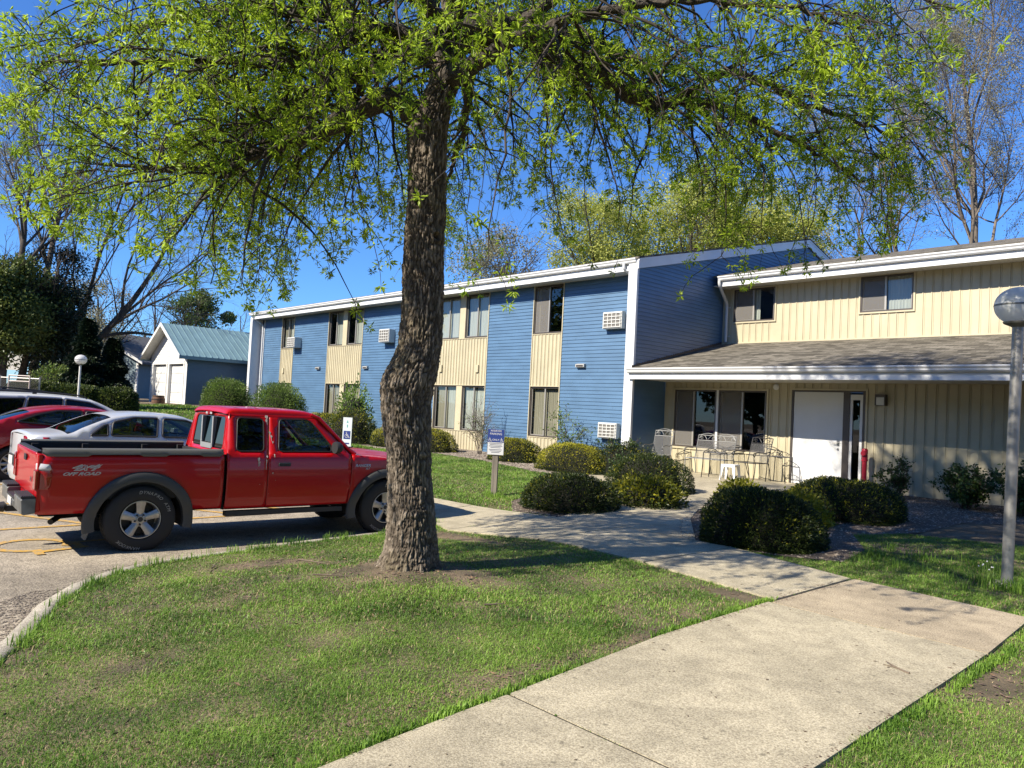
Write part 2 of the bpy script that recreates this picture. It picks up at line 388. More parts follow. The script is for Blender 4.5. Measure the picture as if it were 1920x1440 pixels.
def joint(a, b, wd=.022):
    (x0, y0), (x1, y1) = a, b; L = math.hypot(x1-x0, y1-y0); nx, ny = -(y1-y0)/L*wd/2, (x1-x0)/L*wd/2; m_ = MB()
    m_.grid([[(x0+(x1-x0)*k/8+s_*nx, y0+(y1-y0)*k/8+s_*ny, Z(x0+(x1-x0)*k/8, y0+(y1-y0)*k/8)+.0165) for s_ in (-1, 1)] for k in range(9)], False)
    tag(m_.build('path_joint', m_joint), kind='structure')
for b in ys[1:]: joint((le(b)+.01, b), (6.80, b))
for (x_, y_), lo_ in zip(xs[:8], [-10.74, -10.44, -10.36, -10.5, -9.83, -9.83, -9.83, -9.83]): joint((x_, y_), (x_, lo_))
joint((.77, -8.70), (3.08, -8.70))
br = [[(3.1, -8.70), (1.9, -7.0), (.15, -6.35), (.75, -8.70)], [(1.9, -6.985), (1.45, -6.1), (1.3, -5.2), (-.35, -5.2), (-.1, -5.9), (.15, -6.335)],
      [(1.3, -5.185), (1.25, -4.2), (-.45, -4.2), (-.38, -5.185)]]
for p in br: slab(p, 'entrance_path')
for (a, b) in ((-3.6, -1.65), (-1.64, .3), (.31, 1.7)):
    for (c, d) in ((-4.185, -2.1), (-2.09, -.02)): slab([(a, c), (b, c), (b, d), (a, d)], 'patio', dz=.012)

# ================================================================ APARTMENT BUILDING
m_blue = mat('blue_vinyl_siding', (.092, .180, .300), .42, var=.10, vscale=1.2, stretch=(1, 1, 3), bump=.05, bscale=30)
m_cream = mat('cream_vinyl_siding', (.56, .50, .34), .5, var=.07, vscale=1.5, bump=.04, bscale=25)
m_white = mat('white_aluminium_trim', (.78, .79, .79), .35, var=.04, vscale=2)
m_wht2 = mat('white_soffit', (.68, .68, .65), .5, var=.05, vscale=3)
m_fascia_b = mat('grey_blue_rake_board', (.42, .48, .56), .4)
m_bronze = mat('bronze_window_frame', (.10, .085, .075), .4, .3)
m_alum = mat('pale_window_sash', (.45, .43, .39), .4, .4)
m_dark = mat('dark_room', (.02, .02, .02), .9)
m_glass = glassmat('window_glass', (.75, .8, .8), .06)
m_glassd = glassmat('dark_window_glass', (.30, .33, .35), .05)
m_curt = mat('vertical_blinds', (.62, .60, .52), .8, var=.12, vscale=3, stretch=(8, 8, .2))
m_curt2 = mat('beige_curtain', (.42, .36, .26), .85, var=.15, vscale=3, stretch=(8, 8, .2))
def shingle(name, along, scale=1.0):
    m = bpy.data.materials.new(name); m.use_nodes = True; N = m.node_tree.nodes; L = m.node_tree.links
    b = N['Principled BSDF']; b.inputs['Roughness'].default_value = .95; b.inputs['Specular IOR Level'].default_value = .2
    tc = N.new('ShaderNodeTexCoord'); bk = N.new('ShaderNodeTexBrick')
    bk.inputs['Scale'].default_value = 1.0; bk.inputs['Brick Width'].default_value = .24; bk.inputs['Row Height'].default_value = .14
    bk.inputs['Mortar Size'].default_value = .006; bk.inputs['Mortar Smooth'].default_value = .3; bk.inputs['Bias'].default_value = 0
    bk.inputs['Color1'].default_value = (.060, .054, .042, 1); bk.inputs['Color2'].default_value = (.19, .172, .138, 1); bk.inputs['Mortar'].default_value = (.05, .043, .034, 1)
    L.new(tc.outputs['Object'], bk.inputs['Vector'])
    n = N.new('ShaderNodeTexNoise'); n.inputs['Scale'].default_value = 300; L.new(tc.outputs['Object'], n.inputs['Vector'])
    n2 = N.new('ShaderNodeTexNoise'); n2.inputs['Scale'].default_value = .7; L.new(tc.outputs['Object'], n2.inputs['Vector'])
    mx = N.new('ShaderNodeMix'); mx.data_type = 'RGBA'; mx.blend_type = 'OVERLAY'; mx.inputs[0].default_value = .7
    L.new(bk.outputs[0], mx.inputs[6]); L.new(n.outputs[0], mx.inputs[7])
    m2 = N.new('ShaderNodeMix'); m2.data_type = 'RGBA'; m2.blend_type = 'OVERLAY'; m2.inputs[0].default_value = .35
    L.new(mx.outputs[2], m2.inputs[6]); L.new(n2.outputs[0], m2.inputs[7]); L.new(m2.outputs[2], b.inputs['Base Color'])
    bp = N.new('ShaderNodeBump'); bp.inputs['Distance'].default_value = .01; bp.inputs['Strength'].default_value = .6
    L.new(bk.outputs[0], bp.inputs['Height']); L.new(bp.outputs[0], b.inputs['Normal']); MATS[name] = m
    return m
m_shing = shingle('brown_grey_shingles', 'u')
m_shingd = mat('dark_shingle_edge', (.10, .09, .085), .95, var=.3, vscale=60)

bld = empty('apartment_building', (0, 0, 0))
tag(bld, 'two storey apartment building with blue lap siding and a cream entrance wing', 'building')
VF, VP, UG = -.9, -1.42, -3.643              # facade plane, eave/post plane, gable plane
LH = .1035
def lap_front(m_, u0, u1, z0, z1, v):
    z = z0
    while z < z1-1e-4:
        zt = min(z+LH, z1)
        m_.add([(u0, v-.016, z), (u1, v-.016, z), (u1, v-.001, zt), (u0, v-.001, zt)], [(0, 1, 2, 3)])
        m_.add([(u0, v, z), (u1, v, z), (u1, v-.016, z), (u0, v-.016, z)], [(0, 1, 2, 3)])
        uj = u0+((z*37.7) % 3.6)
        while uj < u1-.1:
            m_.box(uj, v-.0185, z+.001, uj+.004, v-.002, z+.012) if uj > u0+.1 else None
            m_.add([(uj, v-.0172, z), (uj+.0035, v-.0172, z), (uj+.0035, v-.0022, zt), (uj, v-.0022, zt)], [(0, 1, 2, 3)]) if uj > u0+.1 else None
            uj += 3.6
        z = zt
    m_.box(u0, v, z0, u1, v+.12, z1)
z0w, z1w = .05, 5.34
cols = [(-24.68, -23.5, None), (-20.33, -17.62, (-19.17, -18.84)), (-12.69, -10.0, (-11.48, -11.18)), (-7.9, -6.7, None)]
segs = []; cur = -26.6
for a, b, _ in cols: segs.append((cur, a-.03)); cur = b+.03
segs.append((cur, -3.9))
for a, b in segs:
    fw = MB(); lap_front(fw, a, b, .02, z1w, VF); fw.build('blue_siding_wall', m_blue, bld)
for a, b, _ in cols:                          # cream J-trim at the sides of each window column
    for x in (a-.03, b): MB().box(x, VF-.028, .1, x+.03, VF+.1, z1w).build('column_trim', m_cream, bld)
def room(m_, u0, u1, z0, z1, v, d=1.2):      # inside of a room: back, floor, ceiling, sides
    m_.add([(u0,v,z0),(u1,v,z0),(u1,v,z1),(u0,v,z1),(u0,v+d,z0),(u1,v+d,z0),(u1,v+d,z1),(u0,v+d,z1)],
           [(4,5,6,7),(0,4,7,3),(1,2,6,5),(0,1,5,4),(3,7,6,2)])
def blinds(u0, u1, z0, z1, v, amp=.022, per=.075):
    n = int((u1-u0)/.012); rows = []
    for z in (z0, z1):
        rows.append([(u0+(u1-u0)*i/n, v+amp*abs(math.sin(math.pi*(u1-u0)*i/n/per+.4))*(1 if z == z0 else .8), z) for i in range(n+1)])
    return MB().grid(rows, smooth=True)
def window(u0, u1, z0, z1, v, curtain=None, frame=.04, mid=.5, gm=None, fm=None, cm=None, parent=None, depth=.06, screen=None, bar=None):
    f = MB(); fr = frame
    for q in ((u0, z0, u1, z0+fr), (u0, z1-fr, u1, z1), (u0, z0+fr, u0+fr, z1-fr), (u1-fr, z0+fr, u1, z1-fr)):
        f.box(q[0], v-.02, q[1], q[2], v+depth, q[3])
    um = u0+(u1-u0)*mid
    w_ = f.build('window', fm or m_bronze, parent or bld)
    s = MB(); s.box(um-.022, v-.005, z0+fr, um+.022, v+depth-.01, z1-fr)
    s.box(u0+fr, v+.008, z0+fr, um-.022, v+.03, z0+fr+.025)
    s.box(u0+fr, v+.008, z0+fr+.025, u0+fr+.022, v+.03, z1-fr); s.box(u1-fr-.022, v+.008, z0+fr, u1-fr, v+.03, z1-fr)
    s.build('sash', m_alum, w_)
    for a, b in ((u0+fr, um-.02), (um+.02, u1-fr)):
        g = MB(); g.quad((a, v+.035, z0+fr), (b, v+.035, z0+fr), (b, v+.035, z1-fr), (a, v+.035, z1-fr)); g.build('pane', gm or m_glass, w_)
    if screen:
        g = MB(); g.quad((u0+fr, v+.004, z0+fr), (um, v+.004, z0+fr), (um, v+.004, z1-fr), (u0+fr, v+.004, z1-fr)); g.build('insect_screen', screen, w_)
    for c in (curtain or []):
        c0, c1, mm = c; blinds(u0+(u1-u0)*c0, u0+(u1-u0)*c1, z0+.03, z1-.02, v+.10).build('curtain', mm, w_)
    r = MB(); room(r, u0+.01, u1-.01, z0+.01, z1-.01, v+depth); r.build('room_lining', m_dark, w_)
    return w_
def screenmat():
    m = bpy.data.materials.new('insect_screen'); m.use_nodes = True; N = m.node_tree.nodes; L = m.node_tree.links
    b = N['Principled BSDF']; b.inputs['Base Color'].default_value = (.20, .19, .175, 1); b.inputs['Roughness'].default_value = .8
    t = N.new('ShaderNodeBsdfTransparent'); mx = N.new('ShaderNodeMixShader'); mx.inputs[0].default_value = .6
    L.new(t.outputs[0], mx.inputs[1]); L.new(b.outputs[0], mx.inputs[2]); L.new(mx.outputs[0], N['Material Output'].inputs[0]); return m
m_scr = screenmat()
W_, B_ = m_curt, m_curt2
ZL0, ZL1, ZU0, ZU1 = .78, 2.27, 3.88, 5.30
def bbpanel(u0, u1, z0, z1, v, name='spandrel_panel', parent=None, trim=True, sp=.2, mm=None):
    m_ = MB(); m_.box(u0, v, z0, u1, v+.1, z1)
    k = u0+.07
    while k < u1-.04:
        m_.box(k, v-.016, z0+.001, k+.02, v-.0005, z1-.001); m_.box(k+.045, v-.008, z0+.001, k+.052, v-.0005, z1-.001); k += sp
    if trim: m_.box(u0, v-.03, z0-.02, u1, v+.02, z0); m_.box(u0, v-.022, z1, u1, v+.02, z1+.02)
    return m_.build(name, mm or m_cream, parent or bld)
curt = {0: ([(0, .45, B_), (.5, 1, W_)], [(0, .9, B_)]), 1: ([(.35, 1, W_)], [(.1, 1, B_)]), 2: ([(0, 1, W_)], [(.25, 1, W_)]), 3: ([(0, .12, B_)], [(.15, 1, W_)])}
for i, (a, b, mid) in enumerate(cols):
    bbpanel(a, b, ZL1+.03, ZU0-.03, VF-.004, sp=.15)
    bbpanel(a, b, .12, ZL0-.02, VF-.004, 'sill_panel', sp=.15)
    if mid: parts = [(a, mid[0]), (mid[1], b)]
    else: parts = [(a, b)]
    if mid:
        MB().box(mid[0], VF-.012, ZL0, mid[1], VF+.1, ZL1+.01).build('mullion_panel', m_cream, bld); MB().box(mid[0], VF-.012, ZU0-.01, mid[1], VF+.1, ZU1+.02).build('mullion_panel', m_cream, bld)
    for j, (c, d) in enumerate(parts):
        cc = curt[i]
        lowc = [[(0.05, .55, B_), (.55, 1, W_)], [(0, .4, B_), (.62, .95, W_)]][j] if i == 2 else cc[1]
        if i == 2 and j == 1: lowc = [(.02, .5, W_), (.55, 1, W_)]
        if i == 3: lowc = [(.02, .98, B_)]
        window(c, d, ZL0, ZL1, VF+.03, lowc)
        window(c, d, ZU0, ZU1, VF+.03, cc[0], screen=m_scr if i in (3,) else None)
for u, z in ((-24.33, 2.87), (-12.37, 2.88), (-10.42, 2.86)):
    MB().box(u-.07, VF-.06, z-.14, u+.07, VF-.018, z+.1).build('junction_box', m_cream, bld)
# gable wall (faces +u), laps cut by the roof slope
RS = .245
def rz(v): return 5.56+RS*(v-VP) if v < 8 else 5.56+RS*(8-VP)-RS*(v-8)
gw = MB(); z = .02
while z < rz(8)-.02:
    zt = min(z+LH, rz(8)-.01)
    va = max(VP+.01, 8-(rz(8)-z)/RS); vb = 16+(-VP)-(0) if z < 5.56 else 8+(rz(8)-z)/RS
    va2 = max(VP+.01, 8-(rz(8)-zt)/RS); vb2 = 16-VP if zt < 5.56 else 8+(rz(8)-zt)/RS
    u = UG
    gw.add([(u+.016, va, z), (u+.016, vb, z), (u+.001, vb2, zt), (u+.001, va2, zt)], [(0, 1, 2, 3)])
    gw.add([(u, va, z), (u+.016, va, z), (u+.016, vb, z), (u, vb, z)], [(0, 3, 2, 1)])
    z = zt
V2 = 2.73
gp = [(VP, .02), (17.4, .02), (17.4, 5.56), (8, rz(8)-.02), (VP, 5.54)]
gw.prism([(UG-.12, a, b) for a, b in gp], (.119, 0, 0))
gw.build('gable_siding_wall', m_blue, bld)
fg = MB(); z = .6                             # far wing wall
fg.prism([(-27.0, a, b) for a, b in gp], (.12, 0, 0)); fg.build('far_gable_wall', m_blue, bld)
ex = MB(); ex.box(-26.9, 17.2, .02, -3.8, 17.4, 5.5); ex.build('back_wall', m_blue, bld)
post = MB()
post.box(-3.90, VP-.03, .0, UG+.024, VP+.012, 5.56); post.box(UG+.001, VP+.012, .0, UG+.024, VP+.05, 5.54); post.box(-3.90, VP+.012, .0, -3.87, VP+.5, 5.4)
post.build('corner_post', m_white, bld)
p2 = MB(); p2.box(-27.05, VP-.03, .6, -26.82, VP+.5, 5.4); p2.build('corner_post', m_white, bld)
MB().box(-26.6, VF-.05, .6, -26.53, VF+.02, 5.3).build('inside_corner_trim', m_white, bld); MB().box(-3.98, VF-.05, .05, -3.9, VF+.02, 5.34).build('inside_corner_trim', m_white, bld)
# roofs, soffits, fascia and gutters
def gutter(u0, u1, v, zt, name='gutter', d=.115, h=.125, fas=.2):
    m_ = MB(); prof = [(0, -h), (-.06, -h), (-.085, -h+.03), (-.088, -h+.06), (-d, -.03), (-d, 0), (-d+.012, 0), (-d+.012, -.02), (-.005, -.02), (-.005, 0), (0, 0)]
    m_.prism([(u0, v+a, zt+b) for a, b in prof], (u1-u0, 0, 0))
    g_ = m_.build(name, m_white, bld)
    f_ = MB(); f_.box(u0+.01, v+.001, zt-fas-.06, u1-.01, v+.03, zt-.005); f_.box(u0+.01, v-.012, zt-fas-.06, u1-.01, v+.0, zt-fas+.0)
    f_.build('fascia', m_white, bld)
    return g_
gutter(-27.15, -3.66, VP+.02, 5.63, fas=.245)
sf = MB(); sf.box(-27.0, VP+.05, 5.335, -3.9, VF+.1, 5.36)
k = -26.9
while k < -4.0: sf.box(k, VP+.06, 5.329, k+.012, VF, 5.334); k += .1
sf.build('soffit', m_wht2, bld)
def roofslab(name, u0, u1, v0, z0, v1, z1, mats, th=.05, parent=None):
    m_ = MB(); n = Vector((0, -(z1-z0), v1-v0)).normalized()*th
    m_.prism([(u0, v0, z0), (u0, v1, z1), (u0+0, v1, z1-th), (u0, v0, z0-th)], (u1-u0, 0, 0))
    return m_.build(name, mats, parent or bld)
roofslab('roof', -27.15, -3.56, VP-.05, 5.66, 8.0, 5.66+RS*(8-VP+.05), m_shing)
roofslab('roof', -27.15, -3.56, 17.45, 5.66, 8.001, 5.66+RS*(8-VP+.05), m_shing)
rk = MB()                                     # rake boards on the gable
for a, b in (((VP-.03, 5.62), (8.0, 5.62+RS*(8-VP+.03))), ((8.0, 5.62+RS*(8-VP+.03)), (17.4, 5.62))):
    rk.prism([(UG+.02, a[0], a[1]), (UG+.02, b[0], b[1]), (UG+.02, b[0], b[1]-.27), (UG+.02, a[0], a[1]-.27)], (.045, 0, 0))
    rk.prism([(UG+.065, a[0], a[1]), (UG+.065, b[0], b[1]), (UG+.065, b[0], b[1]-.06), (UG+.065, a[0], a[1]-.06)], (.012, 0, 0))
rk.build('rake_board', m_white, bld)
# entrance wing: upper wall
UR = 20.0
def opening_wall(name, u0, u1, z0, z1, v, holes, sp=.2, mm=None):
    m_ = MB(); hs = sorted(holes); x = u0; spans = []
    for (a, b, c, d) in hs: spans.append((x, a, z0, z1)); spans.append((a, b, z0, c)); spans.append((a, b, d, z1)); x = b
    spans.append((x, u1, z0, z1))
    for a, b, c, d in spans:
        if b-a < .005 or d-c < .005: continue
        m_.add([(a,v,c),(b,v,c),(b,v,d),(a,v,d)], [(0,1,2,3)])
        k = math.ceil((a-u0-.05)/sp)*sp+u0+.05
        while k < b-.03:
            if k > a+.01:
                m_.box(k, v-.018, c+.001, k+.022, v-.0005, d-.001); m_.box(k+.05, v-.009, c+.001, k+.058, v-.0005, d-.001)
            k += sp
    return m_.build(name, mm or m_cream, bld)
H2 = [(-3.26, -1.98, 4.42, 5.37), (.36, 1.63, 4.48, 5.40)]
opening_wall('upper_cream_wall', UG+.02, UR, 3.7, 5.5, V2, H2)
for i, h in enumerate(H2):
    tm = MB(); a, b, c, d = h
    for q in ((a-.04, c-.04, b+.04, c), (a-.04, d, b+.04, d+.04), (a-.04, c, a, d), (b, c, b+.04, d)): tm.box(q[0], V2-.035, q[1], q[2], V2-.001, q[3])
    tm.build('window_trim', m_cream, bld)
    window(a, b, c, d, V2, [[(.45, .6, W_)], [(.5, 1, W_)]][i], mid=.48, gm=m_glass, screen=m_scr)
bt = MB(); bt.box(UG+.02, V2-.03, 3.775, UR, V2-.001, 3.83); bt.build('wall_base_trim', m_cream, bld)
gutter(-3.42, UR, 2.12, 5.68, fas=.23)
ms = MB(); ms.box(UG+.03, 2.15, 5.42, UR, V2, 5.44)
k = UG+.1
while k < 9: ms.box(k, 2.16, 5.414, k+.012, V2-.01, 5.419); k += .1
ms.build('soffit', m_wht2, bld)
MB().box(-3.42, 2.12, 5.40, -3.40, V2, 5.66).build('eave_end_cap', m_white, bld)
roofslab('roof', UG+.07, UR, 2.06, 5.715, 8.0, 7.17, m_shing)
roofslab('roof', UG+.07, UR, 14, 5.7, 8.001, 7.17, m_shing)
# porch roof
PV = -1.50
roofslab('porch_roof', UG+.03, UR, PV-.04, 2.775, V2-.002, 3.80, m_shing, th=.04)
gutter(-3.72, UR, PV, 2.76, fas=.22)
MB().box(-3.72, PV-.0, 2.49, UG, PV+.05, 2.74).build('fascia_end', m_white, bld)
so = MB(); so.box(UG+.02, PV+.03, 2.50, UR, .0, 2.52); so.build('porch_soffit', m_wht2, bld)
# lower wall
H1 = [(-3.29, -.66, .80, 2.30), (-.03, 1.66, .15, 2.335)]
opening_wall('lower_cream_wall', UG+.02, UR, .12, 2.5, 0.0, H1)
tm = MB(); a, b, c, d = H1[0]
for q in ((a-.045, c-.05, b+.045, c), (a-.045, d, b+.045, d+.045), (a-.045, c, a, d), (b, c, b+.045, d)): tm.box(q[0], -.035, q[1], q[2], -.001, q[3])
a, b, c, d = H1[1]
for q in ((a-.04, d, b+.04, d+.04), (a-.04, c, a, d), (b, c, b+.04, d)): tm.box(q[0], -.03, q[1], q[2], -.001, q[3])
tm.build('window_trim', m_cream, bld)
MB().box(UG+.02, -.03, .12, -.07, -.001, .17).build('wall_base_trim', m_bronze, bld)
window(-3.29, -2.03, .80, 2.30, 0.0, None, gm=m_glassd, screen=m_scr, mid=.46)
window(-1.97, -.66, .80, 2.30, 0.0, None, gm=m_glassd, screen=m_scr, mid=.5)
MB().box(-2.03, -.03, .80, -1.97, .05, 2.30).build('window_post', m_white, bld)
# entrance door, side light
df = MB()
for q in ((-.03, .15, .015, 2.335), (.015, 2.30, 1.66, 2.335), (1.175, .15, 1.315, 2.30), (1.60, .15, 1.66, 2.30)): df.box(q[0], -.02, q[1], q[2], .12, q[3])
dfo = df.build('door_frame', m_bronze, bld)
m_door = mat('white_painted_door', (.74, .75, .75), .45, var=.04, vscale=1.3, bump=.03, bscale=4)
dr = MB(); dr.box(.02, .0, .165, 1.17, .05, 2.295); dro = dr.build('door', m_door, bld, bevel=.003)
hd = MB(); hd.tube([(1.08, -.005, 1.16), (1.08, -.055, 1.16)], .012); hd.tube([(1.09, -.055, 1.16), (.97, -.055, 1.155)], .010); hd.box(1.05, -.008, 1.09, 1.11, .001, 1.23); hd.lathe([(0,-.02),(.022,-.02),(.022,0)], 16, (1.08, 0, 1.02), 'y')
hd.build('door_handle', mat('brushed_metal', (.45, .44, .42), .3, .9), dro)
for z in (.4, 1.2, 2.0): MB().box(.005, -.022, z, .022, -.0205+.02, z+.1).build('hinge', m_bronze, dro)
sl = MB()
for q in ((1.318, .165, 1.375, 2.25), (1.535, .165, 1.597, 2.25), (1.375, 2.13, 1.535, 2.25), (1.375, .165, 1.535, .3)): sl.box(q[0], .0, q[1], q[2], .05, q[3])
slo = sl.build('sidelight', m_white, bld)
MB().quad((1.375, .03, .3), (1.535, .03, .3), (1.535, .03, 2.13), (1.375, .03, 2.13)).build('pane', m_glassd, slo)
r = MB(); room(r, 1.32, 1.6, .165, 2.29, .06); r.build('room_lining', m_dark, slo)
# wall lamp
wl = MB(); wl.box(1.89, -.03, 2.02, 2.10, 0, 2.26); wl.box(1.89, -.14, 2.2, 2.10, -.03, 2.26); wl.box(1.89, -.14, 2.02, 1.91, -.03, 2.2); wl.box(2.08, -.14, 2.02, 2.10, -.03, 2.2)
wlo = wl.build('wall_lamp', m_bronze, bld); MB().box(1.915, -.13, 2.03, 2.075, -.03, 2.195).build('lamp_shade', mat('frosted_glass', (.75, .75, .72), .3), wlo)
al = MB(); al.lathe([(0, -.07), (.05, -.065), (.075, -.03), (.075, 0)], 20, (-.43, -.001, 2.4), 'y'); al.build('security_light', m_white, bld)
# through-wall air conditioners
m_ac = mat('off_white_ac_grille', (.66, .66, .62), .5, var=.06, vscale=8)
m_acd = mat('ac_dark', (.18, .17, .155), .6)
def aircon(u0, u1, z0, z1, dep):
    m_ = MB(); v0 = VF-dep
    m_.box(u0, v0+.02, z0, u1, VF, z1)
    o = m_.build('air_conditioner', m_ac, bld, bevel=.008)
    m_ = MB(); m_.box(u0+.04, v0+.012, z0+.04, u1-.04, v0+.0195, z1-.04); m_.build('core', m_acd, o)
    g = MB(); n = 4
    for k in range(n+1): zz = z0+.03+(z1-z0-.08)*k/n; g.box(u0+.02, v0-.006, zz, u1-.02, v0+.011, zz+.022)
    for k in range(n+1): uu = u0+.03+(u1-u0-.085)*k/n; g.box(uu, v0-.002, z0+.055, uu+.024, v0+.011, z1-.052)
    g.build('grille', m_ac, o)
aircon(-5.02, -4.36, 3.88, 4.34, .2); aircon(-5.02, -4.38, .90, 1.32, .2); aircon(-16.0, -15.33, 3.86, 4.36, .3); aircon(-23.42, -22.72, 3.86, 4.32, .38)
m_vent = mat('vent_grey', (.5, .5, .47), .5)
for u, z in ((-5.87, 2.88), (-17.21, 2.92), (-21.02, 2.92)):
    v_ = MB(); v_.prism([(u-.16, VF-.016, z+.07), (u-.16, VF-.10, z+.05), (u-.16, VF-.10, z-.03), (u-.16, VF-.016, z-.05)], (.32, 0, 0)); vo = v_.build('exhaust_vent', m_vent, bld)
    MB().box(u-.13, VF-.104, z-.02, u+.13, VF-.1005, z+.03).build('louvre', m_bronze, vo)
# downspouts
def spout(pts, name='downspout', r=.04, mt=None):
    m_ = MB()
    for a, b in zip(pts[:-1], pts[1:]): pass
    m_.tube(pts, r, 8); return m_.build(name, mt or m_white, bld, sharp=60)
def bend(pts, r=.08, n=5):
    o = [Vector(pts[0])]
    for i in range(1, len(pts)-1):
        p = Vector(pts[i]); a = (Vector(pts[i-1])-p); b = (Vector(pts[i+1])-p); rr = min(r, a.length*.45, b.length*.45); a.normalize(); b.normalize()
        for k in range(n+1): t = k/n; o.append((p+a*rr)*(1-t)**2+p*2*t*(1-t)+(p+b*rr)*t*t)
    o.append(Vector(pts[-1])); return o
spout(bend([(-26.72, VP-.04, 5.52), (-26.72, VP-.04, 5.40), (-26.62, VF-.09, 5.05), (-26.62, VF-.09, 4.8), (-26.62, VF-.09, .75)]))
spout(bend([(-4.05, VP-.05, 5.52), (-4.05, VP-.05, 5.38), (-4.0, VF-.06, 5.18), (-3.98, VF-.06, 4.9), (-3.98, VF-.06, 4.85)]))
m_grey = mat('grey_downspout', (.60, .61, .60), .4)
sp2 = spout(bend([(-3.36, 2.04, 5.56), (-3.36, 2.04, 5.42), (-3.46, V2-.07, 4.98), (-3.46, V2-.07, 4.7), (-3.46, V2-.07, 3.84)]), r=.048, mt=m_grey)
for z in (4.0, 4.85): MB().box(-3.53, V2-.03, z, -3.36, V2-.001, z+.03).build('strap', m_grey, sp2)
fl = MB()
for k in range(40):
    v = PV+(V2-PV)*k/40; z = 2.775+(3.80-2.775)*(k+.5)/40
    fl.box(UG+.017, v, z-.02, UG+.032, v+(V2-PV)/40, z+.055)
fl.build('roof_flashing', m_bronze, bld)
# standpipe in front of the wall
sp = empty('fire_standpipe', (1.77, -.26, Z(1.77, -.26)))
tag(sp, 'red painted fire standpipe standing against cream wall right of the white door', 'standpipe')
m_redp = mat('red_paint_pipe', (.55, .02, .045), .4, var=.1)
q = MB(); q.tube([(0, 0, -.1), (0, 0, .72)], .05, 14); q.lathe([(.05, 0), (.066, .0), (.066, .05), (.05, .05)], 16, (0, 0, .66)); q.build('pipe', m_redp, sp)
q = MB(); q.tube([(0, 0, .72), (0, 0, .80)], .06, 14); q.lathe([(0, -.10), (.05, -.10), (.062, -.075), (.062, 0), (.05, .05), (0, .05)], 16, (0, 0, .83), 'y'); q.lathe([(.0, .1), (.045, .09), (.062, .06), (.062, -.02)], 16, (0, 0, .84)); q.build('valve', m_redp, sp)

# ================================================================ VEHICLES
m_tyre = mat('tyre_rubber', (.018, .018, .018), .75, bump=.15, bscale=60)
m_alloy = mat('alloy_wheel', (.42, .42, .42), .35, .75, var=.1, vscale=20)
m_blackpl = mat('black_plastic', (.022, .022, .024), .6, bump=.1, bscale=200)
m_greypl = mat('grey_plastic_cladding', (.115, .115, .105), .6, bump=.1, bscale=200)
m_flare = mat('dark_grey_fender_flare', (.05, .052, .052), .55, bump=.1, bscale=200)
m_chrome = mat('dull_chrome', (.55, .55, .53), .28, .9)
m_under = mat('underbody_black', (.012, .012, .012), .9)
m_seat = mat('dark_seat_cloth', (.05, .05, .055), .9)
m_lampred = mat('red_lamp_lens', (.30, .002, .004), .15, coat=.8)
m_lampclear = mat('clear_lamp_lens', (.55, .55, .56), .12, coat=.6)
m_carglass = glassmat('car_glass', (.30, .36, .34), .07)
m_darkglass = glassmat('tinted_car_glass', (.05, .06, .06), .03)
m_seam = mat('panel_gap', (.01, .01, .01), .8)
def paint(name, c, metal=0.0, rough=.30): return mat(name, c, rough, metal, coat=.4, spec=.3, bump=.02, bscale=1.6)

